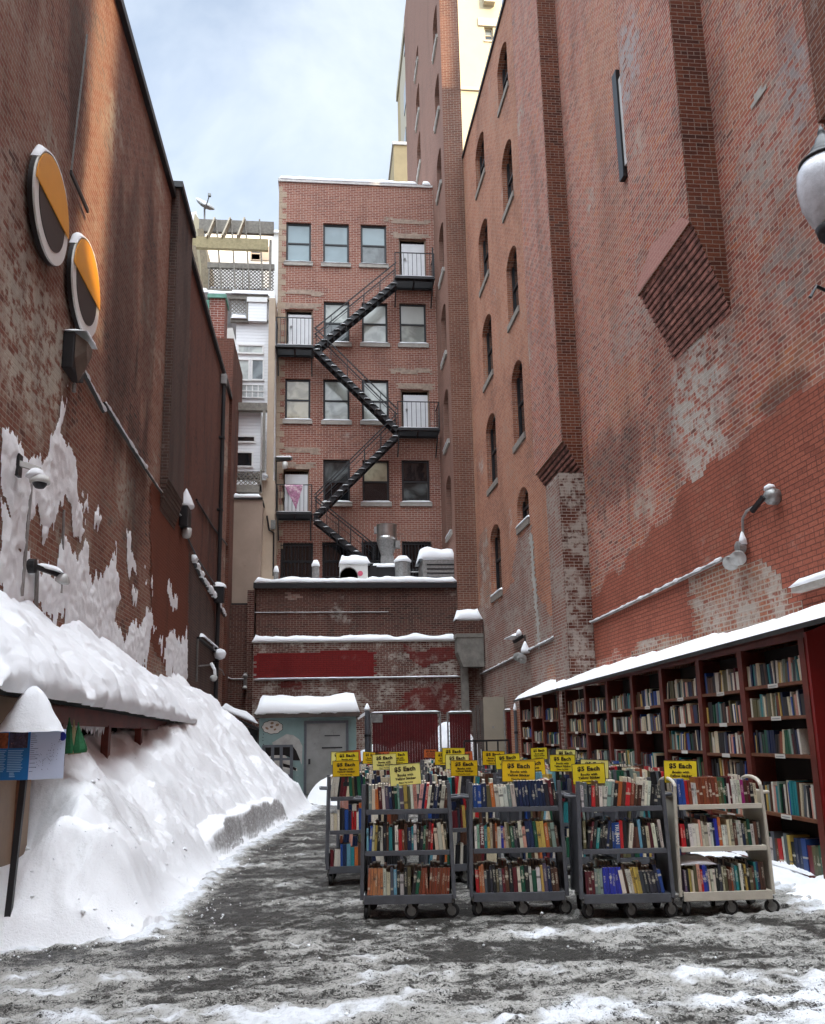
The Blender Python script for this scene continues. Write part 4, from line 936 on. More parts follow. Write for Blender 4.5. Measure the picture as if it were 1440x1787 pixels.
for (yt,yb) in ((52,90),(150,195),(235,265)):
    aa=P(707,yt,X=XA-.02); bb=P(707,yb,X=XA-.02); MB().mbox(mX(XA-.01),aa.y-1.0,aa.y+1.0,bb.z,aa.z,.0,.05).build('window',['glass_dark'],tb)
tl=thing('tan_building','lower tan block seen just above the apartment building roof','building',(7,60,0))
a=P(687,253,Y=56); m=MB(); m.box((a.x,56,0),(a.x+4.5,61,a.z)); m.build('wall',['tan_block'],tl); m=MB(); m.box((a.x-.1,55.9,a.z),(a.x+4.5,61,a.z+.25)); m.build('parapet',['flashing'],tl)
# ================================================================== LEFT WALL FITTINGS
def eye_disc(px0,py0,px1,py1,label,col):
    # bounding pixels of the disc face on the wall plane (stood 0.2 m off)
    off=.20; t=PL((px0+px1)/2+0,py0,off); b=PL((px0+px1)/2+6,py1,off)
    n_=PL(px0,(py0+py1)/2,off); f_=PL(px1,(py0+py1)/2,off)
    cy=(n_.y+f_.y)/2; r=(f_.y-n_.y)/2; off=.12; zc=(PL(98,275,off).z+PL(110,492,off).z)/2-.06 if px0<100 else (t.z+b.z)/2
    rz=r*.98
    o=thing('wall_sign',label,'sign',(XL,cy,zc-rz),'round orange signs on the left wall')
    X=Vector((1,0,0))
    def disc(R0,x0,x1,name,mat,arc=None):
        m=MB(); N=64; 
        if arc is None: pts=[Vector((XL+x0,cy+R0*math.cos(2*math.pi*k/N),zc+R0*math.sin(2*math.pi*k/N))) for k in range(N)]
        else:
            a0,a1=arc; pts=[Vector((XL+x0,cy+R0*math.cos(a0+(a1-a0)*k/N),zc+R0*math.sin(a0+(a1-a0)*k/N))) for k in range(N+1)]
        n=len(pts); b0=len(m.v); m.v+=pts+[p+X*(x1-x0) for p in pts]
        m.f.append(list(range(n))[::-1]); m.m.append(0); m.f.append([n+i for i in range(n)]); m.m.append(0)
        for i in range(n): j=(i+1)%n; m.f.append([i,j,n+j,n+i]); m.m.append(0)
        return m.build(name,[mat],o)
    disc(r*1.0,.045,.10,'drum','sign_black'); disc(r*.985,.101,.125,'disc_face','sign_white'); disc(r*.75,.126,.132,'dark_circle','sign_black')
    disc(r*.965,.133,.145,'orange_half','sign_orange_face',arc=(math.pi*.005,math.pi*.985))
    s=MB(); rows=[]
    for i in range(25):
        a=math.radians(38+i*4.6); rr=r; row=[]
        h=(.055+.04*noise.noise(Vector((i*.5,cy,2))))*min(1,min(i,24-i)/4)+.004
        for (x,q) in ((.02,0),(.03,.8),(.06,1),(.10,.8),(.14,.3),(.14,-.02)): row.append(Vector((XL+x,cy+(rr+h*q)*math.cos(a),zc+(rr+h*q)*math.sin(a))))
        rows.append(row)
    s.grid(rows); s.build('snow_cap',['snow_roof'],o,smooth=True)
eye_disc(66,275,131,492,'upper, nearer orange and black disc on the left brick wall','')
eye_disc(134,412,184,600,'lower, farther orange and black disc on the left brick wall','')
# big wall lamp under the discs
q=PL(130,615,.12)
t=thing('wall_lamp','large black angular lamp with grey lens on the left wall under the orange discs','lamp',(XL,q.y,q.z-.4))
y0=PL(108,615).y; y1=PL(120,615,.0).y; zt_=PL(122,575,.1).z; zb_=PL(128,648,.2).z
m=MB(); m.box((XL,y0,zb_+.1),(XL+.16,y1+.25,zt_)); m.build('housing',['black_iron'],t,bevel=.02)
ym=(y0+y1+.2)/2; hy=(y1+.2-y0)/2
m=MB(); a=[(XL+.165,y0+.02,zt_-.02),(XL+.165,y1+.22,zt_-.02),(XL+.165,y1+.22,zb_+.25),(XL+.165,ym,zb_-.02),(XL+.165,y0+.02,zb_+.25)]
b=[(XL+.30,ym-hy*.5,zt_-.10),(XL+.30,ym+hy*.5,zt_-.10),(XL+.29,ym+hy*.5,zb_+.42),(XL+.28,ym,zb_+.28),(XL+.29,ym-hy*.5,zb_+.42)]
m.add(a+b,[(0,1,6,5),(1,2,7,6),(2,3,8,7),(3,4,9,8),(4,0,5,9),(5,6,7,8,9)]); m.build('lens',['lamp_brown_lens'],t)
snowstrip(mL,y0-.02,y1+.27,zt_,.0,.30,.06,seed=2).build('snow_cap',['snow_roof'],t,smooth=True)
MB().lathe((XL+.12,ym,zb_-.16),[(0,0),(.03,.01),(.03,.12),(0,.16)],8).build('sensor',['zinc'],t)
# conduits along the wall
def wallrun(pts,r,mat,label,cat,plane=PL,off=.04,snow=0,name='conduit'):
    P3=[plane(x,y,off) for x,y in pts]
    if snow:
        t=thing(name,label,cat,tuple(P3[0])); MB().tube(P3,r,8).build('pipe',[mat],t)
        s=MB()
        for a,b in zip(P3[:-1],P3[1:]):
            d=(b-a); n=max(2,int(d.length/.08)); ox=(.03 if a.x<0 else -.03); pts_=[a+d*(i/n)+Vector((ox,0,r*.6)) for i in range(n+1)]
            s.tube(pts_,[max(.003,snow*(.55+.75*fb(p.y*4,p.z*4,3,3))) for p in pts_],6)
        s.build('snow_line',['snow_roof'],t,smooth=True); return t
    return tag(MB().tube(P3,r,8).build(name,[mat]),label,cat)
wallrun([(141.7,642.5),(180.5,718)],.03,'black_iron','upper snow lined cable duct running down from the large left wall lamp','duct',snow=.035,name='cable_duct')
wallrun([(182,704),(229,780),(253.4,817.8)],.03,'black_iron','long snow lined cable duct crossing the middle of the left wall','duct',snow=.035,name='cable_duct')
wallrun([(253.4,818),(275,851),(312,898),(320,905)],.02,'black_iron','thin dark cable between the long duct and the small black lamp','cable',snow=.012,name='cable')
wallrun([(326,935),(345,975),(368,1010),(386,1035)],.025,'black_iron','sagging dark cable below the small black lamp, left wall','cable',name='cable')
wallrun([(336,975),(352,1010),(372,1040),(392,1075)],.05,'black_iron','snow covered slanting pipe near the far end of the left wall','pipe',snow=.10,name='wall_pipe')
wallrun([(343,872),(372,920),(402,958)],.03,'black_iron','dark diagonal cable high near the far drainpipe','cable',name='cable')
# drainpipe
P3=[PL(391.5,668,.12),PL(385,900,.12),PL(376,1225,.12)]
t=thing('drainpipe','tall black drainpipe at the far end of the left wall','drainpipe',tuple(P3[2])); P3[0].y=P3[2].y=P3[1].y
MB().tube([P3[0],P3[2]],.07,10).build('pipe',['black_iron'],t)
MB().box((XL+.02,P3[0].y-.12,P3[0].z-.1),(XL+.22,P3[0].y+.12,P3[0].z+.25)).build('hopper',['conduit'],t)
for z in (4,6.5,9,11.5): MB().box((XL,P3[0].y-.10,z),(XL+.2,P3[0].y+.10,z+.05)).build('bracket',['black_iron'],t)
m=MB(); m.box((XL+.02,P3[0].y-.35,PL(385,1040).z-.5),(XL+.32,P3[0].y-.08,PL(385,1040).z)); m.build('junction_box',['black_iron'],t)
snowstrip(mL,P3[0].y-.37,P3[0].y-.02,PL(385,1040).z,.0,.35,.18,seed=3).build('snow_cap',['snow_roof'],t,smooth=True)
# small black lamp
q=PL(322,915,.1)
t=thing('wall_lamp','small black wall lamp with a pointed snow cap, left wall','lamp',(XL,q.y,q.z))
m=MB(); m.box((XL,q.y-.30,q.z-.1),(XL+.22,q.y+.30,q.z+.42)); m.build('housing',['black_iron'],t,bevel=.03)
MB().lathe((XL+.16,q.y,q.z-.36),[(.02,0),(.09,.02),(.12,.10),(.13,.25)],14).build('lens',['lamp_lens'],t,smooth=True)
MB().lathe((XL+.12,q.y,q.z+.42),[(.20,0),(.21,.06),(.13,.26),(.05,.42),(.01,.50)],14).build('snow_cap',['snow_roof'],t,smooth=True)
# dome camera with conduit, near left
q=PL(66,850,.28)
t=thing('security_camera','white dome security camera buried in snow high on the left wall','camera',(XL,q.y,q.z))
MB().tube([PL(56,830,.03),PL(50,900,.03),PL(38,1040,.03)],.022,6).build('conduit',['conduit'],t)
MB().box((XL,q.y-.08,q.z+.12),(XL+.08,q.y+.04,q.z+.38)).build('bracket',['black_iron'],t)
MB().beam((XL+.05,q.y-.03,q.z+.28),(XL+.3,q.y,q.z+.2),.06,.06).build('arm',['ac_white'],t)
MB().lathe((XL+.3,q.y,q.z-.02),[(.01,0),(.05,.01),(.075,.045),(.085,.07)],16).build('dome_lens',['black_iron'],t,smooth=True)
MB().lathe((XL+.3,q.y,q.z+.045),[(.08,0),(.11,.0),(.115,.03),(.095,.08),(.03,.10)],16).build('dome_housing',['ac_white'],t,smooth=True)
MB().lathe((XL+.25,q.y,q.z+.10),[(.08,0),(.115,.02),(.10,.06),(.06,.11),(.02,.13),(0,.135)],16).build('snow_cap',['snow_roof'],t,smooth=True)
# arm floodlight, near left
q=PL(50,985,.05)
t=thing('flood_lamp','snow covered floodlight on a black arm low on the left wall','lamp',(XL,q.y,q.z))
MB().tube([PL(65,990,.05),PL(63,1070,.05)],.025,6).build('conduit',['conduit'],t)
MB().lathe((XL+.02,q.y+.1,q.z),[(0,0),(.09,.0),(.09,.08),(0,.1)],12,axis=Vector((1,0,0))).build('wall_box',['black_iron'],t)
MB().beam((XL+.08,q.y+.1,q.z),(XL+.38,q.y+.28,q.z-.10),.06,.05).build('arm',['black_iron'],t)
MB().lathe((XL+.37,q.y+.25,q.z-.18),[(.01,-.02),(.08,0),(.09,.03),(.06,.09),(.02,.12)],16,axis=Vector((.3,-.1,.9)).normalized()).build('lamp_head',['lamp_lens'],t,smooth=True)
snowstrip(lambda u,v,d:Vector((u,q.y+.2-d,v-(u-XL)*.25)),XL+.05,XL+.40,q.z+.03,-.05,.05,.06,seed=4).build('snow_cap',['snow_roof'],t,smooth=True)
MB().tube([PL(112,890,.03),PL(107,1035,.03)],.018,6).build('conduit',['conduit'],t)
# far small fittings on the left wall
q=PL(378,1140,.15)
t=thing('wall_box','snow capped bracket and box beside the far drainpipe','bracket',tuple(q))
MB().beam(PL(346,1113,.08),PL(380,1140,.12),.08,.05).build('bracket',['black_iron'],t)
MB().tube([PL(345,1113,.06),PL(343,1190,.06)],.03,6).build('conduit',['zinc'],t)
MB().lathe(PL(384,1140,.25),[(.02,-.2),(.16,-.15),(.20,.0),(.14,.1),(.02,.15)],12).build('snow_cap',['snow_roof'],t,smooth=True)
snowstrip(mL,PL(347,1113).y,PL(372,1135).y,PL(360,1122).z,.0,.15,.12,seed=4).build('snow_cap',['snow_roof'],t,smooth=True)
q=PL(368,1178,.15)
t=thing('flood_lamp','small white floodlight on the left wall beside the far drainpipe','lamp',tuple(q))
MB().tube([PL(347,1162,.05),PL(372,1160,.05),PL(388,1170,.05),PL(393,1182,.05)],.025,6).build('conduit',['conduit'],t)
MB().tube([q+Vector((0,0,.35)),q+Vector((.12,-.1,.15)),q+Vector((.14,-.1,-.05))],.05,6).build('arm',['snow_roof'],t)
MB().lathe(q+Vector((.1,-.12,-.1)),[(.03,.12),(.09,.06),(.12,0),(.10,.01),(.0,.02)],14,axis=Vector((.25,-.7,-.5)).normalized()).build('lamp_head',['lamp_lens'],t,smooth=True)
q=P(428,1188,Y=YB-.2)
t=thing('flood_lamp','small twin white floodlight on the brick return at the alley end','lamp',tuple(q))
MB().tube([P(393,1180,Y=YB-.1),P(404,1185,Y=YB-.1),P(427,1185,Y=YB-.1)],.03,6).build('conduit',['conduit'],t)
for dz in (.18,-.25): MB().lathe(q+Vector((0,-.05,dz)),[(.03,.07),(.07,.04),(.10,-.03),(0,-.03)],12,axis=Vector((0,.3,1)).normalized()).build('lamp_head',['lamp_lens'],t,smooth=True)
MB().box((q.x-.06,YB-.2,q.z-.3),(q.x+.06,YB-.1,q.z+.3)).build('wall_box',['zinc'],t)
q=PL(390,1208,.02); tag(MB().box((XL+.01,P3[0].y+.3,q.z-.55),(XL+.03,P3[0].y+.8,q.z+.55)).build('wall_sign',['red_panel']),'small dark red panel on the wall beside the far drainpipe','panel')
# ------------------------------------------------------------------ right wall fittings
t=wallrun([(1008,1095),(1020,1091),(1041,1083),(1212.5,1000),(1262,976)],.028,'conduit','long snow lined conduit rising along the painted right wall','conduit',plane=PR,snow=.028)
q=PR(1285,968,.2); 
t=thing('flood_lamp','twin white floodlights on the painted right wall at the conduit end','lamp',tuple(q))
MB().tube([PR(1264,975,.04),PR(1290,962,.05),PR(1297,945,.05),PR(1296,905,.05),PR(1303,892,.05),PR(1335,872,.05)],.02,8).build('conduit',['conduit'],t)
MB().lathe(PR(1298,955,.05),[(.09,0),(.09,.1),(.03,.12)],12,axis=Vector((-1,0,0))).build('wall_box',['galvanised'],t)
ax=Vector((-.55,-.62,-.55)).normalized()
for (x,y) in ((1291,968),(1278,977)):
    MB().lathe(PR(x,y,.12),[(.03,-.03),(.07,0),(.11,.10),(.115,.13),(.095,.125),(.0,.11)],18,axis=ax).build('lamp_head',['lamp_lens'],t,smooth=True)
MB().lathe(PR(1297,950,.08),[(.06,0),(.05,.08),(.02,.17),(0,.2)],10).build('snow_cap',['snow_roof'],t,smooth=True)
q=PR(1345,867,.1)
t=thing('security_camera','grey round camera with a black arm on the painted right wall','camera',tuple(q))
MB().lathe(q+Vector((.08,0,0)),[(0,0),(.11,.0),(.115,.1),(.08,.15),(.0,.16)],18,axis=Vector((-1,-.2,0)).normalized()).build('mount',['galvanised'],t,smooth=True)
MB().beam(q+Vector((-.1,0,.0)),PR(1312,893,.28),.05,.06).build('camera_arm',['black_iron'],t)
MB().lathe(q+Vector((.0,0,.10)),[(.08,0),(.07,.05),(.02,.08)],10).build('snow_cap',['snow_roof'],t,smooth=True)
t=wallrun([(839,1177),(900,1147),(957,1118),(985,1102)],.03,'conduit','snow lined conduit on the rendered brick beside the bookcases','conduit',plane=PR,snow=.035)
q=PR(914,1140,.15)
t=thing('flood_lamp','snow topped twin floodlight on the conduit above the far bookcases','lamp',tuple(q))
for (x,y) in ((907,1143),(914,1146)): MB().lathe(PR(x,y,.15),[(.04,-.05),(.10,.02),(.15,.14),(.0,.12)],14,axis=ax).build('lamp_head',['lamp_lens'],t,smooth=True)
MB().lathe(PR(917,1140,.12),[(.14,0),(.12,.12),(.04,.3),(0,.36)],10).build('snow_cap',['snow_roof'],t,smooth=True)
MB().tube([PR(918,1138,.05),PR(916,1108,.05)],.02,6).build('conduit',['black_iron'],t)
q=PR(905,1112,.12)
t=thing('security_camera','small dark camera on an arm above the far bookcases','camera',tuple(q))
MB().beam(PR(897,1120,.35),PR(912,1110,.05),.10,.10).build('camera_body',['black_iron'],t)
snowstrip(mR,PR(912,1110).y,PR(897,1118).y,PR(904,1113).z,.05,.3,.08,seed=3).build('snow_cap',['snow_roof'],t,smooth=True)
MB().lathe(PR(906,1110,.15),[(.09,0),(.08,.12),(.02,.2)],10).build('snow_lump',['snow_roof'],t,smooth=True)
# snow ledge at the right edge of the frame
a=PR(1398,1026); b=PR(1440,1015)
t=thing('wall_ledge','short snow covered ledge on the right wall above the bookcase roof','ledge',(a.x,7,a.z)); 
MB().mbox(mR,6.6,a.y,a.z-.07,a.z,0,.14).build('ledge',['stone_sill'],t); snowstrip(mR,6.6,a.y,a.z,0,.15,.10,seed=7).build('snow_cap',['snow_roof'],t,smooth=True)
# near pilaster on the right wall
Yp=8.55; ap=P(1391,0,Y=Yp); bp=P(1434,216,Y=Yp); xp=min(ap.x,bp.x)
m=MB(); zf=bp.z
m.box((P(1412,100,Y=Yp).x,6.0,zf),(XR(Yp)+.1,Yp,ZR+11)); 
for k in range(6): m.box((P(1412,100,Y=Yp).x+.08*(k+1),6.0,zf-.075*(k+1)),(XR(Yp)+.1,Yp-.02*k,zf-.075*k-.003))
m.build('chimney_breast',['brick_chimney'],right)
# ------------------------------------------------------------------ plastered snow on the left wall
polys_px=[
 [(0,730),(14,745),(30,770),(48,790),(75,800),(88,780),(95,750),(104,700),(119,686),(112,720),(104,745),(125,800),(140,850),(147,930),(128,920),(115,860),(95,930),(80,930),(60,905),(42,925),(40,975),(22,940),(14,880),(0,830)],
 [(0,860),(8,870),(28,960),(40,975),(38,1000),(20,1080),(0,1120)],
 [(42,965),(70,985),(95,1000),(100,960),(112,940),(130,960),(150,950),(160,1000),(172,1010),(190,985),(205,1000),(210,1040),(200,1080),(215,1110),(235,1085),(245,1120),(252,1170),(200,1160),(130,1110),(70,1060),(0,1060),(0,990),(25,1005)],
 [(140,855),(155,890),(150,905)],[(160,890),(172,880),(176,905),(168,935),(160,925)],
 [(217,935),(226,950),(237,990),(237,1020),(222,985)],[(198,925),(204,975),(206,1010),(196,1010),(200,960)],
 [(225,1030),(240,1040),(238,1060),(230,1045)],[(250,1000),(256,1000),(254,1015)],[(262,1005),(266,1020),(265,1045),(261,1030)],
 [(236,1100),(262,1062),(266,1085),(258,1130),(256,1160),(240,1150)],[(262,1085),(272,1095),(268,1110)],
 [(276,1100),(284,1110),(282,1130),(275,1120)],
 [(291,1110),(304,1098),(310,1115),(318,1115),(325,1098),(328,1180),(318,1195),(290,1175),(284,1150)],
 [(290,1012),(296,1018),(302,1040),(310,1040),(309,1060),(303,1075),(298,1055),(292,1030)]]
polys=[[iL(x,y) for x,y in p] for p in polys_px]
def snowfield(y,z):
    # signed-ish coverage with ragged, streaky edges
    jy=.16*noise.noise(Vector((y*1.7,z*2.1,1)))+.10*noise.noise(Vector((y*6,z*2,5)))+.06*noise.noise(Vector((y*16,z*5,8)))
    jz=.24*noise.noise(Vector((y*2.2,z*1.2,11)))+.20*noise.noise(Vector((y*7,z*1.6,15)))+.14*noise.noise(Vector((y*17,z*3,18)))
    yy=y+jy; zz=z+jz
    return any(inpoly(yy,zz,p) for p in polys)
m=MB(); idx={}
ys=[]; y=8.6
while y<24: ys.append(y); y*=1.0029
zs=[2.7+ i*.031 for i in range(int(5.0/.031))]
cov=[[snowfield(y,z) for z in zs] for y in ys]
def cd(i,j):
    # distance (in cells) to bare wall, capped
    best=6
    for di in range(-5,6):
        for dj in range(-5,6):
            a,b=i+di,j+dj
            if 0<=a<len(ys) and 0<=b<len(zs) and not cov[a][b]:
                r=math.hypot(di,dj)
                if r<best: best=r
    return best
def vtx(i,j):
    if (i,j) in idx: return idx[(i,j)]
    y,z=ys[i],zs[j]; d=cd(i,j); th=.010+.055*(1-math.exp(-d/4))*(.6+.8*fb(y*1.3,z*1.1,4,4))+.020*fb(y*8,z*7,9,5)*min(1,d/3)
    if d<1.2: th=.008
    m.v.append(Vector((XL+max(.012,th),y+.012*noise.noise(Vector((i*.9,j*.9,1))),z+.012*noise.noise(Vector((i*.9,j*.9,7)))))); idx[(i,j)]=len(m.v)-1
    return idx[(i,j)]
for i in range(len(ys)-1):
    for j in range(len(zs)-1):
        c=[cov[i][j],cov[i+1][j],cov[i+1][j+1],cov[i][j+1]]
        if sum(c)>=3: m.f.append([vtx(i,j),vtx(i+1,j),vtx(i+1,j+1),vtx(i,j+1)]); m.m.append(0)
tag(m.build('wall_snow',['snow_wall'],None,smooth=True),'ragged snow plastered over the lower left brick wall','snow',kind='stuff')
# ------------------------------------------------------------------ snow bank
def foot(y):
    pts=[(5.0,-3.2),(7.2,-3.0),(7.45,-2.3),(7.75,-1.55),(9,-1.42),(12.5,-1.32),(14.2,-1.12),(17.5,-.72),(20.5,-.30),(21.4,-.30),(22.6,-.75),(24.5,-1.9),(26,-2.5),(29,-3.1)]
    if y<=pts[0][0]: return pts[0][1]
    for (a,xa),(b,xb) in zip(pts[:-1],pts[1:]):
        if a<=y<=b:
            t=(y-a)/(b-a); return xa+(xb-xa)*t
    return pts[-1][1]
def bank_h(x,y):
    f=foot(y)+.10*noise.noise(Vector((y*1.6,3,1)))+.05*noise.noise(Vector((y*6,3,1)))
    d=f-x
    if d<=0: return -.05
    s1=1.12*d if d<1.6 else 1.12*1.6+ (d-1.6)*.78
    s1*= .62+.38*sst(0,.5,d) 
    fy=7.35+.12*noise.noise(Vector((x*2.2,9,3))); dy=y-fy
    s2=max(0,dy)*.85 if dy<.5 else .42+(dy-.5)*.80
    s2=s2 if y<11 else 99
    fe=27.5-y; s3=max(0,fe)*.9
    k=.25; h=min(s1,s2,s3)
    # soft blend
    a,b=sorted((s1,s2)); 
    if b-a<k*2: h=min(h,a-(k*2-(b-a))**2/(8*k))
    big=.22*fb(x*.9,y*.7,2,4)+.055*fb(x*2.0,y*1.8,5,3)+.016*fb(x*6.5,y*5.5,8,3)+.012*fb(x*22,y*20,3,3)
    h+=big*sst(0,.45,h)
    # trodden lump near the front, with a hollow behind it
    h+=.30*math.exp(-((x+1.95)/.42)**2-((y-8.25)/.30)**2)-.12*math.exp(-((x+1.55)/.25)**2-((y-9.0)/.45)**2)
    h+=.18*math.exp(-((x+2.6)/.4)**2-((y-8.0)/.3)**2)
    # shovelled, dirty vertical cut along the path
    if 11.2<y<18.6 and d<.6:
        w=sst(11.2,13.2,y)*(1-sst(17.2,18.6,y)); cut=.24+.24*w+.12*noise.noise(Vector((y*1.1,4,4))); d+=.05*noise.noise(Vector((y*2.3,8,1)))+.03*noise.noise(Vector((y*7,8,1)))
        if d>.10: h=h*(1-w)+w*max(h,.10+ (cut-.1)*sst(.10,.22,d)+.10*(d-.2)*(d>.2))
        else: h=h*(1-w)+w*min(h,.10*d/.1)
    # stall side: keep low under the eave so the dark slot shows
    if y<16.0:
        lim=1.83+.02*(y-9)/6+.10*fb(x*2,y*1.3,12,3)
        t=1-sst(14.8,16.0,y)
        if h>lim: h=h*(1-t)+t*(lim+min(.10,(h-lim)*.12))
        if x<-2.95 and t>0: h=h*(1-t)+t*min(h,1.45)
    else:
        h=min(h,3.35)
    if y<9.2 and x<-2.35:   # the brown door stands clear of snow
        t=(1-sst(8.3,9.2,y))*sst(-2.35,-2.75,x) if False else (1-sst(8.5,9.3,y))*(1 if x<-2.75 else max(0,(-2.35-x)/.4))
        h=h*(1-t)+t*min(h,.55+.1*noise.noise(Vector((x*3,y*3,2))))
    return h
NU,NV=250,470; rows=[]; dirty=[]
for i in range(NV+1):
    y=6.9*(28.5/6.9)**(i/NV); row=[]
    for j in range(NU+1):
        t=(j/NU); x=foot(y)+.22-(foot(y)+.22-XL+.0)*(t**1.25)
        h=bank_h(x,y); row.append(Vector((x,y,h)))
    rows.append(row)
m=MB(); m.grid(rows)
# dirt attribute: steep cut faces and random grime near the foot
n1=NU+1
for i in range(NV+1):
    for j in range(n1):
        p=rows[i][j]; q=rows[i][max(j-1,0)]; r=rows[i][min(j+1,NU)]
        sl=abs(r.z-q.z)/max(1e-3,abs(r.x-q.x)); d=foot(p.y)-p.x
        v=.0
        if 11.6<p.y<18.2 and .02<d<.30: v=.85*sst(1.3,2.6,sl)*(1-sst(.5,.62,p.z))
        v=max(v,.28*sst(.35,.6,fb(p.x*1.2+4,p.y*.9,7,4)+.15)*sst(0,.3,p.z)*.6)
        if 8.9<p.y<10.6 and p.x<-1.9 and p.z<1.5: v=max(v,.35*sst(.0,.5,fb(p.x*3,p.y*3,17,4)+.2))
        dirty.append(v)
tag(m.build('snow_bank',['snow_bank'],None,smooth=True,attr={'dirty':dirty}),'huge ploughed snow bank sloping down from the left wall to the path','snow bank',kind='stuff')
# snow lumps on ground edge
# ------------------------------------------------------------------ left stall with its snow-laden roof
XE=-2.62; YS0,YS1=7.35,16.2
st=thing('book_stall','low dark red book stall buried under the snow along the left wall','stall',(-3.1,12,0))
ze=lambda y: 2.02-.012*(y-8)
m=MB(); m.box((XL,YS0+.05,0),(XL+.08,YS1,1.9)); m.build('back_panel',['inside_shade'],st)
m=MB(); m.box((XE-.15,YS0+1.1,1.78),(XE-.08,YS1,1.97)); m.build('fascia',['red_wood'],st)
m=MB(); m.add([(XE,YS0-.35,ze(YS0)),(XL,YS0-.35,ze(YS0)+.42),(XL,YS1,ze(YS1)+.42),(XE,YS1,ze(YS1)),(XE,YS0-.35,ze(YS0)-.035),(XL,YS0-.35,ze(YS0)+.385),(XL,YS1,ze(YS1)+.385),(XE,YS1,ze(YS1)-.035)],[(0,1,2,3),(4,7,6,5),(0,4,5,1),(3,2,6,7),(0,3,7,4)]); m.build('roof',['tar_roof'],st)
for y in (9.3,11.2,13.1,15.0): m=MB(); m.box((XE-.16,y,0),(XE-.07,y+.12,1.8)); m.build('post',['red_wood'],st)
# brown doors at the near end
XD=-2.78
m=MB(); m.box((XL+.1,YS0+.1,0),(XD-.10,YS0+.16,1.93)); m.build('door',['brown_door'],st)
m=MB(); m.box((XD-.09,YS0+.06,0),(XD,YS0+.2,1.98)); m.build('door_post',['brown_door'],st)
m=MB(); m.box((XD-.04,YS0+.21,0),(XD+.0,YS0+1.35,2.0)); m.build('side_panel',['brown_door'],st)
m=MB(); m.box((XD+.001,YS0+.95,0),(XD+.04,YS0+1.03,1.96)); m.build('door_jamb',['shelf_wood'],st)
# icicles
m=MB()
for k in range(34):
    y=9.1+k*.07+random.uniform(-.02,.02); L=random.uniform(.04,.16); m.tube([(XE-.12,y,1.80),(XE-.12,y,1.80-L)],[.02,.002],5)
m.build('icicles',['snow_roof'],st,smooth=True)
# green folded cloths / umbrellas in the slot
t=thing('folded_umbrella','green and yellow folded umbrellas poking out beside the snowy sign','umbrella',(-2.45,8.9,1.2))
for k,(x,y,r_) in enumerate(((122,1295,.09),(130,1296,.07),(138,1294,.08))):
    b0=P(x,y+20,Y=9.2); t0=P(x-1,1252+k*4,Y=9.2)
    m=MB(); pts=[b0.lerp(t0,i/10) for i in range(11)]; m.tube(pts,[r_*.9,r_,r_*.95,r_*.8,r_*.7,r_*.6,r_*.45,r_*.3,r_*.2,r_*.1,.006],9); m.build('canopy',['green_cloth' if k!=1 else 'yellow_wood'],t,smooth=False)
rows=[]; NV2,NU2=260,90
for i in range(NV2+1):
    y=6.85+ (17.6-6.85)*i/NV2; row=[]
    endf=max(0,min(1,(17.6-y)/2.2))**.5*max(0,min(1,(y-6.85)/.35))**.5
    for j in range(NU2+1):
        t=j/NU2; xo=XE+.10+.06*fb(y*2,3,4,3)
        if t<.14:
            a=t/.14; x=xo+.05*math.sin(a*math.pi)-.02*a; z=ze(y)-.018+a*.26
        else:
            a=(t-.14)/.86; x=xo-.02-(xo-.02-XL)*a; z=ze(y)+.26+ (1.02+.05*math.sin(y))*a**.85*(.55+.45*sst(5,9,y)*1.0)
        z=ze(y)+(z-ze(y))*endf
        nz=.16*fb(x*1.1,y*.9,21,3)+.035*fb(x*3,y*2.6,25,3)+.010*fb(x*9,y*8,29,3)
        w=min(1,t/.14)*endf
        row.append(Vector((x+.04*fb(x*4,y*4,t*3,3),y,z+nz*w)))
    rows.append(row)
m=MB(); m.grid(rows); m.build('snow_cap',['snow'],st,smooth=True)
# ------------------------------------------------------------------ info sign on post with a cone of snow
YI=7.55
tl_=P(-118,1278,Y=YI); tr_=P(112,1272,Y=YI); br_=P(108,1359,Y=YI); fld=P(52,1276,Y=YI)
zt1=tr_.z; zb1=br_.z; x_r=tr_.x; x_l=tl_.x; x_f=P(50,1300,Y=YI-.10).x
pf=P(27,1502,Y=YI); ptp=P(42,1360,Y=YI)
t=thing('info_sign','blue and white folded information sign on a thin post capped with a cone of snow','sign',(pf.x,YI,0))
m=MB(); m.box((ptp.x-.024,YI+.03,0),(ptp.x+.024,YI+.075,zt1-.05)); m.v=[Vector((p.x+(p.z-zt1)*.045,p.y,p.z)) for p in m.v]; m.build('post',['black_iron'],t)
yf=YI-.06
m=MB(); m.prism([(x_f,yf,zb1),(x_r,YI+.05,zb1),(x_r,YI+.05,zt1),(x_f,yf,zt1)],(0,.012,0)); m.build('map_panel',['info_light'],t)
m=MB(); m.prism([(x_l,YI+.05,zb1),(x_f-.002,yf,zb1),(x_f-.002,yf,zt1),(x_l,YI+.05,zt1)],(0,.012,0)); m.build('text_panel',['info_blue'],t)
H=zt1-zb1
def onpanel(x): # y of the panel front at x
    if x>x_f: return yf+(YI+.05-yf)*(x-x_f)/(x_r-x_f)-.003
    return YI+.05+(yf-YI-.05)*(x-x_l)/(x_f-x_l)-.003
def mark(xa,xb,za,zb,mat,name,mm=None):
    m=mm or MB(); m.prism([(xa,onpanel(xa),za),(xb,onpanel(xb),za),(xb,onpanel(xb),zb),(xa,onpanel(xa),zb)],(0,-.0015,0)); return m
def pX(px): return P(px,1300,Y=YI).x
def pZ(py): return P(60,py,Y=YI).z
mark(pX(-8),pX(17),pZ(1305),pZ(1278),0,'').build('photo',['photo_fire'],t)
mark(pX(19),pX(52.5),pZ(1305),pZ(1277),0,'').build('photo',['photo_city'],t)
m=MB()
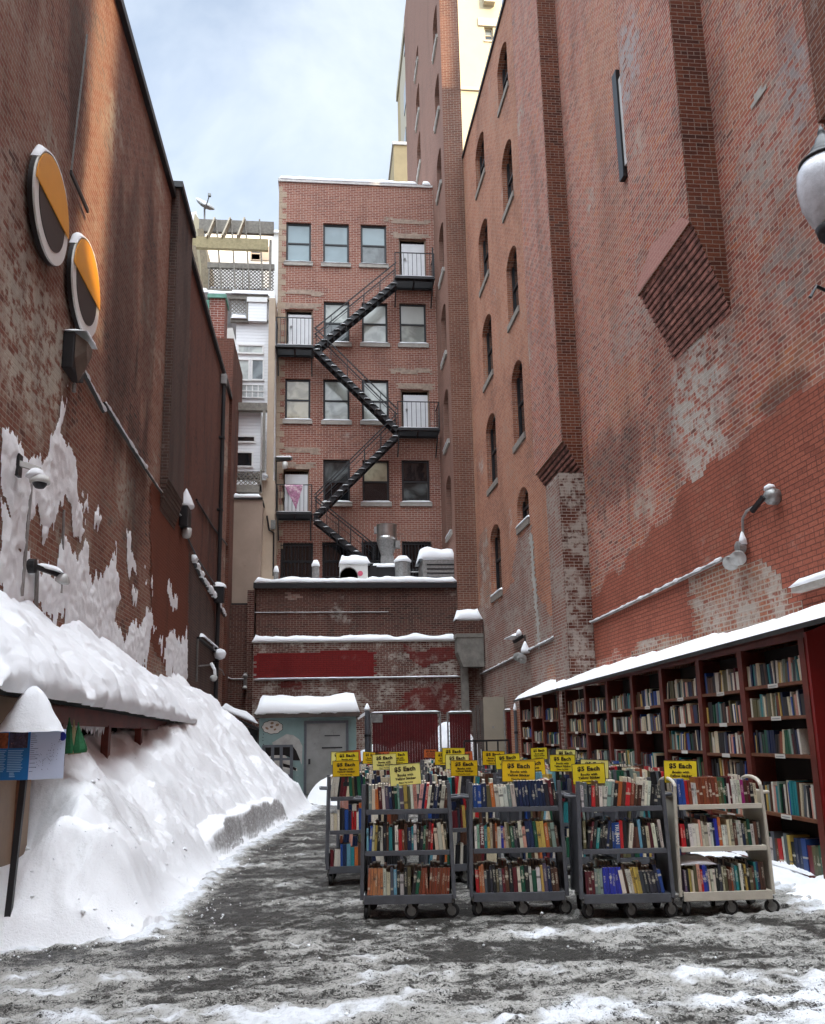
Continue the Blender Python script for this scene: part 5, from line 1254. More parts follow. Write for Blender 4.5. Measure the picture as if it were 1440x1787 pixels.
for c0,c1 in ((-4,15),(18,46)):
    for k in range(13):
        z=pZ(1309+k*3.0); mark(pX(c0),pX(c1-(k*7%5)),z-.003,z+.003,0,'',m)
for c in range(3): mark(pX(23),pX(31+c),pZ(1348+c*3)-.004,pZ(1348+c*3)+.004,0,'',m)
m.build('text_lines',['info_text'],t)
m=MB(); rs=random.Random(3)
for k in range(19):
    z=pZ(1281+k*3.6)
    if k%2==0 or k<12: mark(pX(58),pX(62+rs.random()*9),z-.002,z+.002,0,'',m)
for k in range(60):
    x=rs.uniform(66,104); y=1300+(104-x)*.9+rs.gauss(0,10)
    if 1279<y<1352: mark(pX(x),pX(x+.7),pZ(y)-.003,pZ(y)+.003,0,'',m)
m.build('map_text',['info_map_text'],t)
cx_,cz_=pX(106.5),pZ(1286); m=MB(); m.prism([(cx_+.028*math.cos(a),onpanel(cx_)-.003,cz_+.036*math.sin(a)) for a in [k*math.pi/10 for k in range(20)]],(0,-.002,0)); m.build('badge',['info_badge'],t)
rows=[]; xc_=P(52,1272,Y=YI).x
for i in range(15):
    t_=i/14; row=[]
    hw=(P(112,1272,Y=YI).x-xc_)*(1-t_)**.62*(1-.10*math.sin(t_*3)); hd=.17*(1-t_)**.6
    cxx=xc_+.015*t_; z=zt1-.02+(P(66,1193,Y=YI).z-zt1)*t_
    if i==14: hw=hd=.01
    for k in range(28):
        a=2*math.pi*k/28; n_=1+.05*fb(math.cos(a)*2,math.sin(a)*2,t_*3,4)
        row.append(Vector((cxx+hw*n_*math.copysign(abs(math.cos(a))**.8,math.cos(a)),YI+hd*n_*math.sin(a),z+.012*noise.noise(Vector((a*2,t_*5,1))))))
    row.append(row[0].copy()); rows.append(row)
m=MB(); m.grid(rows); m.build('snow_cap',['snow'],t,smooth=True)
# ------------------------------------------------------------------ street lamp, top right
dl=5.6; gc=P(1447,338,Y=dl); 
t=thing('street_lamp','ornate black street lamp with a frosted acorn globe at the top right','street lamp',(gc.x,gc.y,0))
k_=P(1447,238,Y=dl).z-gc.z; g=.235
def zp(y): return P(1447,y,Y=dl).z
MB().lathe((gc.x,gc.y,0),[(.085,zp(402)),(.15,zp(385)),(.205,zp(355)),(.225,zp(325)),(.215,zp(300)),(.17,zp(283))],28).build('globe',['lamp_glass'],t,smooth=True)
MB().lathe((gc.x,gc.y,0),[(.19,zp(287)),(.195,zp(283)),(.15,zp(274)),(.10,zp(270)),(.10,zp(262)),(.06,zp(250)),(.05,zp(243)),(.025,zp(236)),(.03,zp(232)),(.0,zp(218))],24).build('finial',['black_iron'],t,smooth=True)
MB().lathe((gc.x,gc.y,0),[(.05,zp(450)),(.06,zp(440)),(.05,zp(425)),(.11,zp(412)),(.13,zp(396)),(.10,zp(390))],20).build('collar',['black_iron'],t,smooth=True)
MB().lathe((gc.x,gc.y,0),[(.22,0),(.22,.12),(.17,.2),(.15,.6),(.10,.75),(.07,.95),(.05,zp(455)),(.075,zp(470)),(.05,zp(490)),(.05,zp(450))],16).build('post',['black_iron'],t,smooth=True)
for k in range(2):
    MB().tube([(gc.x,gc.y,zp(520)),(gc.x+.2*math.cos(k*math.pi),gc.y,zp(500)),(gc.x+.26*math.cos(k*math.pi),gc.y,zp(520))],.014,6).build('scroll',['black_iron'],t)
# ------------------------------------------------------------------ kiosk
YK=25.9
kx0=P(452,1300,Y=YK).x; kx1=P(622,1300,Y=YK).x; kz=P(540,1252,Y=YK).z; kd=3.0
k=thing('kiosk_shed','pale green wooden shed with a grey metal door and barred hole','shed',((kx0+kx1)/2,YK+1.4,0))
m=MB(); m.box((kx0,YK,0),(kx1,YK+kd,kz)); m.build('wall',['shed_green'],k)
MB().box((kx0-.13,YK-.22,kz),(kx1+.10,YK+kd+.2,kz+.13)).build('roof',['dark_wood_board'],k)
snowstrip(mY(YK+1.6),kx0-.13,kx1+.10,kz+.13,-1.6,1.80,.60,seed=3,over=.03,rag=.12).build('snow_cap',['snow_roof'],k,smooth=True)
mk=mY(YK)
r=wpx(530,1257,608,1384,YK); m=MB(); m.mbox(mk,r[0]+.08,r[1]-.08,0.02,r[3]-.08,.005,.045); d_=m.build('door',['grey_door'],k)
m=MB(); frame_ring(m,mk,r[0],r[1],-.1,r[3],.0,.07,.075); m.build('door_frame',['grey_steel'],k)
MB().mbox(mk,r[0]+.13,r[0]+.19,.85,1.0,.05,.08).build('lock',['black_iron'],d_)
MB().mbox(mk,r[0]+.60,r[0]+1.05,r[3]-.45,r[3]-.42,.047,.055).build('scratch',['grey_steel_dark'],d_)
MB().mbox(mk,r[0]+.52,r[0]+1.12,r[3]-.80,r[3]-.76,.047,.055).build('scratch',['grey_steel_dark'],d_)
# broken opening with bars, its dark inside painted as flat plates
def kp(pts,mat,name,off=.006,parent=None,th=None):
    m=MB(); q=[P(x,y,Y=YK-off) for x,y in pts]; m.prism(q,(0,-(th or .003),0)); return m.build(name,[mat],parent or k)
kp([(462,1302),(511,1302),(517,1310),(524,1327),(512,1327),(506,1322),(497,1318),(478,1318),(462,1322)],'inside_shade','painted_dark_opening')
kp([(475,1296),(500,1281),(512,1283),(522,1290),(528,1302),(527,1335),(519,1318),(511,1301),(477,1301)],'shed_patch','bare_patch',off=.004)
kp([(462,1322),(478,1318),(497,1318),(506,1326),(508,1338),(518,1340),(519,1345),(508,1344),(460,1334)],'drawing_white','torn_panel',off=.010)
kp([(494,1332),(505,1335),(518,1341),(516,1345),(504,1340),(494,1338)],'inside_shade','tear',off=.014)
kp([(462,1334),(508,1344),(508,1365),(470,1350),(462,1345)],'shed_patch','torn_panel',off=.008)
m=MB(); yb_=YK-.06
for px in (460.5,476,491,509):
    a=P(px,1302,Y=yb_).x; m.box((a-.045,yb_-.02,P(px,1378,Y=yb_).z),(a+.045,yb_,P(px,1301,Y=yb_).z))
for py in (1302,1325,1354):
    z=P(480,py,Y=yb_).z; m.box((P(458.5,py,Y=yb_).x,yb_-.035,z-.035),(P(511,py,Y=yb_).x,yb_-.0205,z+.035))
m.build('window_bars',['grey_steel'],k)
# thought-bubble drawing with biscuits
cl=[]; cx0,cy0=475.5,1269; 
for j in range(90):
    a=2*math.pi*j/90; rr=1+.10*abs(math.sin(a*4.5)); cl.append((cx0+16.5*rr*math.cos(a),cy0+10.5*rr*math.sin(a)))
kp([(cx0+(x-cx0)*1.06,cy0+(y-cy0)*1.09) for x,y in cl],'drawing_black','cloud_outline',off=.005)
kp(cl,'drawing_white','cloud_drawing',off=.009)
for (x,y,a,s_) in ((475,1262,.2,1.0),(484,1265,.3,1.05),(466,1271,-.5,1.0),(474.5,1268.5,.1,.9),(480,1273,.4,.8)):
    kp([(x+3.0*s_*math.cos(b+a),y+2.4*s_*math.sin(b)) for b in [j*math.pi/6 for j in range(12)]],'biscuit','biscuit_drawing',off=.014)
kp([(472.5+1.6*math.cos(b),1268.5+1.2*math.sin(b)) for b in [j*math.pi/4 for j in range(8)]],'drawing_black','dot',off=.018)
for (x,y) in ((460,1281),(459,1287),(459,1292),(460,1299)): kp([(x+.9*math.cos(b),y+.9*math.sin(b)) for b in [j*math.pi/4 for j in range(8)]],'drawing_black','dot',off=.008)
# dumpster
a=P(393,1290,Y=29); b=P(441,1268,Y=29)
t=thing('dumpster','black wheeled rubbish container with snow on its lid by the snow bank','rubbish bin',((a.x+b.x)/2,29.4,0))
m=MB(); m.prism([(a.x-.2,29,0.1),(b.x+.15,29,.1),(b.x+.15,29,b.z-.12),(b.x-.35,29,b.z+.05),(a.x-.2,29,b.z+.45)],(0,1.1,0)); m.build('body',['dumpster_black'],t)
MB().beam((a.x-.2,29.5,b.z+.49),(b.x+.22,29.5,b.z-.10),1.3,.06).build('lid',['dumpster_black'],t)
snowstrip(lambda u,v,d:Vector((u,29.5-d,v-(u-a.x)*.42)),a.x-.2,b.x+.1,b.z+.52,-.6,.62,.22,seed=4,rag=.8).build('snow_cap',['snow_roof'],t,smooth=True)
# ------------------------------------------------------------------ red slatted fence
YN_=28.3
def fencepanel(x0,x1,yt,Y,label):
    a=P(x0,yt,Y=Y); b=P(x1,yt,Y=Y); z=a.z
    t=thing('slatted_fence',label,'fence',((a.x+b.x)/2,Y,0),'red slatted chain link fence panels')
    m=MB()
    for (p,q) in (((a.x,Y,0),(a.x,Y,z)),((b.x,Y,0),(b.x,Y,z)),((a.x,Y,z-.03),(b.x,Y,z-.03)),((a.x,Y,.15),(b.x,Y,.15))): m.tube([p,q],.03,8)
    m.build('frame',['galvanised'],t)
    m=MB(); n=int((b.x-a.x-.1)/.085)
    for i in range(n):
        x=a.x+.06+i*.085; zz=z-.06 if True else 0; m.box((x,Y-.008,.18),(x+.0815,Y+.008,zz))
    m.build('slats',['fence_slat'],t)
    m=MB(); w=.16; nn=int((b.x-a.x+z)/w)
    for i in range(nn):
        for s_ in (1,-1):
            c=i*w; 
            if s_==1: u0_,v0_,u1_,v1_=c,0,c-z,z
            else: u0_,v0_,u1_,v1_=c-z,0,c,z
            W_=b.x-a.x
            def cl_(u,v,uu,vv):
                if u<0: f=(0-u)/(uu-u); return 0,v+(vv-v)*f
                if u>W_: f=(W_-u)/(uu-u); return W_,v+(vv-v)*f
                return u,v
            if max(u0_,u1_)<=0.02 or min(u0_,u1_)>=W_-.02: continue
            A=cl_(u0_,v0_,u1_,v1_); B=cl_(u1_,v1_,u0_,v0_)
            yy=Y-.012-.004*(s_>0); m.beam((a.x+A[0],yy,A[1]),(a.x+B[0],yy,B[1]),.004,.005)
    m.build('chain_link',['fence_slat'],t)
    snowstrip(mY(Y),a.x,b.x,z,-.03,.04,.04,seed=x0).build('snow_cap',['snow_roof'],t,smooth=True)
    return t,a,b
t,a,b=fencepanel(647,768,1244,YN_,'wide red slatted chain link gate panel behind the carts')
m=MB(); q=P(658,1252,Y=YN_-.05); m.box((q.x-.18,YN_-.05,q.z-.16),(q.x+.18,YN_-.03,q.z+.12)); m.build('notice',['galvanised'],t)
fencepanel(781,826,1243,YN_+.1,'narrow red slatted fence panel right of the snowy gap')
fencepanel(880,897,1239,YN_-1.3,'slim red slatted fence panel beside the far bookcases')
def post(px,yt,Y,r_,label):
    q=P(px,yt,Y=Y); t=thing('fence_post',label,'post',(q.x,Y,0),'grey fence posts')
    MB().lathe((q.x,Y,0),[(r_,0),(r_,q.z),(r_*.7,q.z+.03)],12).build('post',['grey_steel'],t)
    MB().lathe((q.x,Y,q.z+.02),[(r_*1.2,0),(r_*1.2,.05),(r_*.6,.16),(0.01,.22)],10).build('snow_cap',['snow_roof'],t,smooth=True)
    for z in (.5,1.6): MB().lathe((q.x,Y,z),[(r_*1.25,0),(r_*1.25,.07)],12).build('hinge',['black_iron'],t)
post(641,1241,27.6,.085,'thick grey gate post with a snow tip right of the green shed')
post(899,1241,26.0,.05,'thin grey post with a snow tip beside the far bookcases')
tag(MB().beam(P(624,1254,Y=27.6),P(638,1245,Y=27.6),.07,.09).build('gate_bar',['snow_roof']),'short snow covered bar between the green shed and the gate post','bar')
# leaning boards
t=thing('leaning_board','large tan board leaning upright against the right wall by the fence','board',(5.3,27.0,0))
a=P(846,1340,Y=26.8); b=P(880,1216,Y=27.6); m=MB(); m.prism([(P(847,1340,Y=26.8).x,26.8,0),(P(882,1340,Y=26.8).x,26.8,0),(P(880,1217,Y=27.6).x,27.6,b.z),(P(843,1216,Y=27.6).x,27.6,b.z)],(0,.05,0)); m.build('board',['tan_board'],t)
MB().lathe(P(861,1269,Y=27.1),[(.04,0),(.04,.02)],8,axis=Vector((0,-1,0))).build('bolt',['galvanised'],t)
for i,(x0,x1,yt) in enumerate(((824,830,1236),(831,836,1230),(837,843,1222))):
    a=P(x0,yt,Y=27.9); b_=P(x1,yt,Y=27.9)
    tag(MB().prism([(a.x-.1,27.2,0),(b_.x-.1,27.2,0),(b_.x,27.9,b_.z),(a.x,27.9,a.z)],(0,.06,0)).build('leaning_board',['dark_wood_board']),['leftmost narrow dark plank leaning by the tan board','middle narrow dark plank leaning by the tan board','narrow dark plank leaning directly against the tan board'][i],'board','dark planks leaning by the tan board')
t=thing('handrail','low black handrail in front of the leaning boards','railing',(4.6,24,0))
a=P(810,1293,Y=24); b=P(888,1292,Y=24); m=MB(); m.box((a.x,23.97,a.z-.03),(b.x,24.03,a.z+.02)); m.build('rail',['black_iron'],t)
for i in range(5): x=a.x+(b.x-a.x)*i/4; MB().box((x-.02,23.98,0),(x+.02,24.02,a.z-.032)).build('baluster',['black_iron'],t)
# tall snow behind gap and by the shed
def heap(name,cx,cy,rx,ry,h,label,seed=0,n=34):
    rows=[]
    for i in range(n+1):
        row=[]
        for j in range(n+1):
            u=-1+2*i/n; v=-1+2*j/n; r_=math.hypot(u,v); hh=max(0,1-r_*r_)**.8*h; x=cx+u*rx; y=cy+v*ry
            row.append(Vector((x,y,(hh+.10*h*fb(x*1.6,y*1.6,seed,4)*(r_<1))*(1 if r_<1 else 0)-(.03 if r_>=.97 else 0))))
        rows.append(row)
    m=MB(); m.grid(rows); return tag(m.build(name,['snow'],None,smooth=True),label,'snow heap',kind='stuff')
heap('snow_heap',P(600,1390,Z=0).x+.1,22.6,1.1,1.2,.75,'small snow heap in front of the green shed door',1)
heap('snow_heap',P(660,1350,Y=28.9).x,29.3,1.2,1.2,1.3,'white snow heap between the green shed and the gate post',2)
heap('snow_heap',P(715,1300,Z=0).x if False else P(715,1300,Y=29.6).x,29.9,1.5,1.0,1.45,'snow heap behind the wide red gate panel',5)
heap('snow_heap',P(790,1300,Y=29.6).x,29.9,1.3,.9,2.05,'tall snow heap showing through the gap in the red fence',3)
CLD0,CLD1,CLD2=6.9,15.0,62.0; SKYK=1.4; SUNE=5.0; EXPO=.92
def BULKS():  # added masses out of view that shape the sunlight
    bulk(-30,13.8,-34,-14,34,'unseen block added behind the viewer to keep sun off the alley')
    bulk(18.7,35.3,-20,-14,62,'tall unseen block added to the right to shade the alley end')
    bulk(14.2,27,-27,-21.5,29,'low unseen block added to cut off the foot of the sun strip')
    bulk(39.8,58,-20,-14,88,'very tall unseen block added far right to narrow the tower sun strip')
# ------------------------------------------------------------------ ground
def snowcover(x,y):
    v=.485+.33*fb(x*.55+.25*y,y*1.15,3,4)+.34*fb(x*1.6,y*2.8,5,4)+.26*fb(x*5,y*7,8,4)
    v+=.13*(1-sst(5.3,6.6,y))+.08*(1-sst(6.3,7.8,y))
    v+=.14*sst(.8,3.6,x)*(1-sst(5.5,6.6,y))
    v+=.42*sst(3.9,4.5,x)*(1-sst(9.5,11,y))
    d=x-foot(y); v+=.75*(1-sst(-.05,.38,d)) if y<24 else 0
    v-=.03*sst(.35,.9,d)*sst(7.6,8.6,y)*(1-sst(.6,1.2,x))
    v-=.06*sst(7.4,8.0,y)*(1-sst(3.6,4.2,x))
    v+=.35*math.exp(-((x+.05)/.30)**2-((y-5.45)/.16)**2)
    return v
ys_=[];y=3.6
while y<31.4: ys_.append(y); y*=1.0047
xs_=[]; 
rows=[];sn=[];cl=[]
NX=400
for y in ys_:
    x0=max(-3.55,-.62*y-.4); x1=min(XR(y)-.02,.66*y+.5)
    if y>14: x0=max(x0,-3.55)
    row=[]
    for j in range(NX+1):
        x=x0+(x1-x0)*j/NX; v=snowcover(x,y)
        c=sst(.78,1.10,v+.18*fb(x*.8,y*1.2,31,3)+.25*(1-sst(5.0,6.0,y))*sst(0,2.5,x))
        h=.05*sst(.35,1.0,v)*(.5+.8*fb(x*7,y*7,13,5))+.012*fb(x*14,y*14,17,3)
        row.append(Vector((x,y,h))); sn.append(v); cl.append(c)
    rows.append(row)
m=MB(); m.grid(rows)
tag(m.build('ground',['slushy_asphalt'],None,smooth=True,attr={'snow':sn,'clean':cl}),kind='structure')
m=MB(); m.quad((-400,-300,-.05),(400,-300,-.05),(400,900,-.05),(-400,900,-.05)); 
plain('asphalt',(.05,.05,.048),.7,nv=.4,ns=2)
tag(m.build('road',['asphalt']),kind='structure')
# snow crumbs scattered on the ground
rs=random.Random(11); m=MB()
for i in range(900):
    y=5.0*(9.5/5.0)**rs.random() if i<700 else rs.uniform(6,18); x=rs.uniform(-.5*y,.55*y); 
    if x<foot(y)-.1 or x>XS(y)+.3: continue
    if 150<i<=400: continue
    if i>400: x=foot(y)+abs(rs.gauss(0,.28))
    r_=abs(rs.gauss(0,.006))+.003; r_=min(r_,.022)
    pts=[]; 
    for a in range(6):
        for b in (-1,1): pass
    c=Vector((x,y,.012+r_*.4)); 
    vs=[c+Vector((r_*rs.uniform(.7,1.2),0,0)),c+Vector((0,r_*rs.uniform(.7,1.2),0)),c-Vector((r_*rs.uniform(.7,1.2),0,0)),c-Vector((0,r_*rs.uniform(.7,1.2),0)),c+Vector((0,0,r_*.8)),c-Vector((0,0,r_*.8))]
    m.add(vs,[(0,1,4),(1,2,4),(2,3,4),(3,0,4),(1,0,5),(2,1,5),(3,2,5),(0,3,5)])
for i in range(420):
    y=7.6*(24/7.6)**rs.random(); d=abs(rs.gauss(0,1.0)); x=foot(y)-d
    if x<-3.5: continue
    h=bank_h(x,y)
    if h<.02: continue
    r_=min(.034,.005+abs(rs.gauss(0,.011))); c=Vector((x,y,h-r_*.1))
    dirs=[Vector((1,0,0)),Vector((0,1,0)),Vector((-1,0,0)),Vector((0,-1,0)),Vector((0,0,1)),Vector((0,0,-1))]
    vs=[c+d_*r_*rs.uniform(.55,1.25)+Vector((rs.uniform(-.2,.2),rs.uniform(-.2,.2),rs.uniform(-.2,.2)))*r_ for d_ in dirs]
    m.add(vs,[(0,1,4),(1,2,4),(2,3,4),(3,0,4),(1,0,5),(2,1,5),(3,2,5),(0,3,5)])
tag(m.build('snow_crumbs',['snow'],None,smooth=True),'small crumbs and clods of snow over the bank and the slushy ground','snow crumbs',kind='stuff')
# snow berm at the foot of the right bookcases
rows=[]
for i in range(160):
    y=7.2+i*.05; row=[]
    for j in range(22):
        t=j/21; x=XS(y)+.06-.62*t*(.9+.4*fb(y*1.3,4,2,3)); hh=(.16+.10*fb(y*1.7,t*2,6,4))*(1-t)**1.4*(1-.5*sst(11,14,y)); row.append(Vector((x,y,hh+.022*fb(x*11,y*11,3,3)*(1-t)-.01*t)))
    rows.append(row)
m=MB(); m.grid(rows); tag(m.build('snow_berm',['snow'],None,smooth=True),'low ridge of snow along the foot of the right bookcases','snow ridge',kind='stuff')
# ================================================================== BOOKS
BC={'k':(.012,.012,.014),'w':(.66,.62,.53),'c':(.60,.52,.36),'r':(.50,.018,.022),'b':(.02,.07,.28),'n':(.012,.022,.065),'g':(.012,.085,.045),'t':(.02,.19,.21),
    'o':(.48,.13,.035),'y':(.52,.36,.09),'m':(.11,.012,.018),'d':(.085,.035,.020),'p':(.62,.30,.24),'s':(.22,.28,.24),'v':(.10,.075,.12),'l':(.15,.36,.46),
    'u':(.22,.055,.025),'e':(.11,.10,.045),'G':(.10,.11,.12),'a':(.24,.40,.34),'i':(.03,.04,.36),'f':(.35,.02,.18),'h':(.46,.18,.085),'z':(.035,.035,.045)}
CN={'k':'black','w':'white','c':'cream','r':'bright red','b':'blue','n':'navy','g':'dark green','t':'teal','o':'orange','y':'mustard','m':'maroon','d':'dark brown','p':'pale pink','s':'grey green','v':'dark purple','l':'light blue','u':'reddish brown','e':'olive','G':'grey','a':'pale green','i':'violet blue','f':'magenta','h':'terracotta','z':'charcoal'}
ORD=['','first','second','third','fourth','fifth','sixth','seventh','eighth','ninth','tenth','eleventh','twelfth','thirteenth','fourteenth','fifteenth','sixteenth','seventeenth','eighteenth','nineteenth','twentieth','twenty-first','twenty-second','twenty-third','twenty-fourth','twenty-fifth','twenty-sixth','twenty-seventh','twenty-eighth','twenty-ninth','thirtieth','thirty-first','thirty-second']
from mathutils import Matrix
def book_geo(w,d,h):
    # spine faces -y; origin at the middle of the spine's foot
    x=w/2; c=.0022; mb=MB()
    # cover wraps the pages: spine board, two side boards
    rs_=.002
    mb.box((-x,0,0),(x,.004,h),0); 
    mb.box((-x,.004,0),(-x+c,d,h),0); mb.box((x-c,.004,0),(x,d,h),0)
    mb.box((-x+c,.0042,.003),(x-c,d-.004,h-.004),1)
    return mb
NB=[0]
def place_book(Mx,w,d,h,code,label,group,lean=0,where_title=None):
    mb=book_geo(w,d,h); me=bpy.data.meshes.new('book')
    me.from_pydata([tuple(p) for p in mb.v],[],mb.f); me.materials.append(M['book_cover']); me.materials.append(M['book_pages']); me.polygons.foreach_set('material_index',mb.m); me.update()
    o=bpy.data.objects.new('book',me); C.objects.link(o); o.matrix_world=Mx
    if where_title:
        cu=bpy.data.curves.new('t','FONT'); cu.body=where_title; cu.size=w*.95; cu.align_x='CENTER'; cu.align_y='CENTER'; cu.offset=.0008; ob=bpy.data.objects.new('t',cu); C.objects.link(ob); bpy.context.view_layer.update()
        tm=bpy.data.meshes.new_from_object(ob.evaluated_get(bpy.context.evaluated_depsgraph_get())); bpy.data.objects.remove(ob)
        for v in tm.vertices: v.co=Vector((v.co.y,-.0012,h*.55-v.co.x))
        tm.materials.clear(); tm.materials.append(M['label_white']); q=bpy.data.objects.new('title',tm); C.objects.link(q); q.parent=o
    rs=random.Random(NB[0]*7+3); kk=rs.uniform(.72,1.22); j=lambda q:min(1,q*kk*rs.uniform(.92,1.08)+rs.uniform(0,.003)); col=BC[code]; o.color=(j(col[0]),j(col[1]),j(col[2]),1)
    tag(o,label,'book',group); NB[0]+=1
    return o
REST=MB(); REST.c=[]
def rest_book(Mx,w,d,h,code,rs):
    mb=book_geo(w,d,h) if True else None
    b=len(REST.v); REST.v+=[Mx@p for p in mb.v]
    k=rs.uniform(.8,1.2); col=tuple(min(1,q*k+.003) for q in BC[code])+(1,)
    for f,mi in zip(mb.f,mb.m): REST.f.append([b+i for i in f]); REST.m.append(mi); REST.c.append(col)
def shelf_books(base,x0,x1,z,code,rs,kind,where='',group='',dep=.15,hmax=.25,leanp=.15,back=False,hs=None,lean_runs=None,gap=.0):
    """books along local x from x0 to x1 on a shelf at height z; 'base' is the cart/bay matrix, spines at local y=0"""
    n=len(code); ws=[rs.uniform(.7,1.35) for _ in range(n)]
    # sets of the same colour are the same size
    for i in range(1,n):
        if code[i]==code[i-1]: ws[i]=ws[i-1]
    if where=='middle shelf of the second front cart': code=code[:2]+'m'+code[3:]; ws[2]=1.5
    if where=='middle shelf of the third front cart': code=code[:11]+'b'+code[12:]; ws[11]=1.6
    run=x1-x0-gap; tot=sum(ws); ws=[a*run/tot for a in ws]
    x=x0; hprev=None; lean=0; order=list(range(n))
    for i,c in enumerate(code):
        w=ws[i]-.0032
        h=(hs or hmax)*rs.uniform(.72,1.0) if not (i and code[i]==code[i-1]) else hprev
        hprev=h
        if lean_runs: lean=next((a for lo,hi,a in lean_runs if lo<=i<=hi),0)
        else:
            if rs.random()<leanp: lean=rs.choice([0,0,R(4),R(-5),R(8),R(-3)])
        yo=rs.uniform(0,.012)
        d=min(dep,h*.68)
        Mx=base@Matrix.Translation((x+ws[i]/2,yo,z+.001+abs(math.sin(lean))*w/2))@Matrix.Rotation(lean,4,'Y')
        if back: Mx=base@Matrix.Translation((x+ws[i]/2,yo,z+.001))@Matrix.Rotation(math.pi,4,'Z')
        if kind=='ind':
            sz='tall' if h>hmax*.93 else ('short' if h<hmax*.82 else ('thick' if w>.042 else ('thin' if w<.024 else '')))
            lab=(sz+' ' if sz else '')+CN[c]+' book, '+ORD[i+1]+' from the left, '+where
            place_book(Mx,w,d,h,c,lab,group,where_title={('middle shelf of the second front cart',2):'THE RACE',('middle shelf of the third front cart',11):'TRUMAN'}.get((where,i)))
        else: rest_book(Mx,w,d,h,c,rs)
        x+=ws[i]
def rcode(rs,n,pal='kkkkkkzzddwwwccccrbnnnggtomddpsvleyuzGmmw'):
    s=''
    while len(s)<n:
        s+=rs.choice(pal)*(1 if rs.random()<.88 else 3)
    return s[:n]
# ================================================================== CARTS
def make_cart(name,label,mat,white=False,w=.84,z=(.205,.585,.945),top=1.17,shift=0,dep=.46,loc=(0,0,0)):
    t=thing(name,label,'book cart',(0,0,0),'book carts parked in rows on the asphalt')
    hw=w/2; tw=hw-.025
    for s in (-1,1):
        m=MB()
        for y in (0.0,dep):
            if white:
                pts=[(s*hw,y+.015 if y==0 else y-.015,.17),(s*(hw-.008),y+.015 if y==0 else y-.015,.7),(s*(tw+.004),y+.015 if y==0 else y-.015,1.10)]
                m.tube([Vector(p) for p in pts],.017,8)
            else:
                m.add([(s*hw-.017,y-.015,.17),(s*hw+.017,y-.015,.17),(s*hw+.017,y+.015,.17),(s*hw-.017,y+.015,.17),(s*tw-.017,y-.015,top),(s*tw+.017,y-.015,top),(s*tw+.017,y+.015,top),(s*tw-.017,y+.015,top)],[(0,3,2,1),(4,5,6,7),(0,1,5,4),(1,2,6,5),(2,3,7,6),(3,0,4,7)])
        if white:
            arc=[(s*tw,dep/2-(dep/2-.015)*math.cos(a),1.10+.07*math.sin(a)) for a in [math.pi*i/10 for i in range(11)]]
            m.tube([Vector(p) for p in arc],.017,8)
        # side panel
        m.add([(s*(hw-.004)-.003,.02,.19),(s*(hw-.004)+.003,.02,.19),(s*(hw-.004)+.003,dep-.02,.19),(s*(hw-.004)-.003,dep-.02,.19),(s*(tw)-.003,.02,top-.12),(s*(tw)+.003,.02,top-.12),(s*(tw)+.003,dep-.02,top-.12),(s*(tw)-.003,dep-.02,top-.12)],[(0,3,2,1),(4,5,6,7),(0,1,5,4),(1,2,6,5),(2,3,7,6),(3,0,4,7)])
        m.build('end_frame',[mat],t,bevel=.004 if not white else 0)
        # handle
        MB().tube([(s*(tw+.01),.08,1.03),(s*(tw+.10),.09,1.035),(s*(tw+.10),dep-.09,1.035),(s*(tw+.01),dep-.08,1.03)],.013,8).build('handle',[mat],t)
    for i,zz in enumerate(z):
        a=hw-.02-.025*(zz-.2)/1.0; m=MB(); th=.03 if i else .062
        m.box((-a,.0,zz-.012),(a,dep,zz)); m.box((-a+.001,-.014,zz-th-.012),(a-.001,-.001,zz+.001)); m.box((-a+.001,dep+.001,zz-th-.012),(a-.001,dep+.014,zz+.001))
        m.box((-a,dep/2-.004,zz+.001),(a,dep/2+.004,zz+.12))
        m.build('shelf',[mat],t,bevel=.003)
    rs=random.Random(hash(label)%997)
    for k,(x,y) in enumerate(((-hw+.04,.03),(0.01,.03),(hw-.04,.03),(-hw+.05,dep-.03),(.02,dep-.03),(hw-.05,dep-.03))):
        a=rs.uniform(-.5,.7) if k in (1,2) else rs.uniform(.6,1.4)
        ax=Vector((math.sin(a),-math.cos(a),0)); rr=.062
        c=Vector((x+.02*math.cos(a),y+.02*math.sin(a),rr+.004))
        MB_=MB(); MB_.lathe(c-ax*.016,[(rr*.4,0),(rr,.0),(rr*1.0,.032),(rr*.4,.032)],18,axis=ax); wh=MB_.build('caster',['rubber'],t)
        MB().lathe(c-ax*.018,[(0,0),(rr*.66,0),(rr*.66,.036),(0,.036)],14,axis=ax).build('wheel_hub',['zinc' if k<3 else 'grey_steel_dark'],wh)
        fk=MB()
        for q in (-.024,.021): 
            o_=c+ax*q; fk.beam(o_,(x+ax.x*q,y+ax.y*q,.145),.004,.035)
        fk.box((x-.035,y-.03,.135),(x+.035,y+.03,.158)); fk.build('fork',['zinc'],wh)
    return t
FR=[(630,1606,796,1603),(822,1601,994,1598),(1015,1605,1180,1602),(1190,1601,1357,1596)]
carts=[]
def cart_pose(x0,y0,x1,y1):
    a=P(x0,y0,Z=0); b=P(x1,y1,Z=0); c=(a+b)/2; ang=math.atan2(b.y-a.y,b.x-a.x); return c,ang,(b-a).length
names=['grey','grey','grey','white']
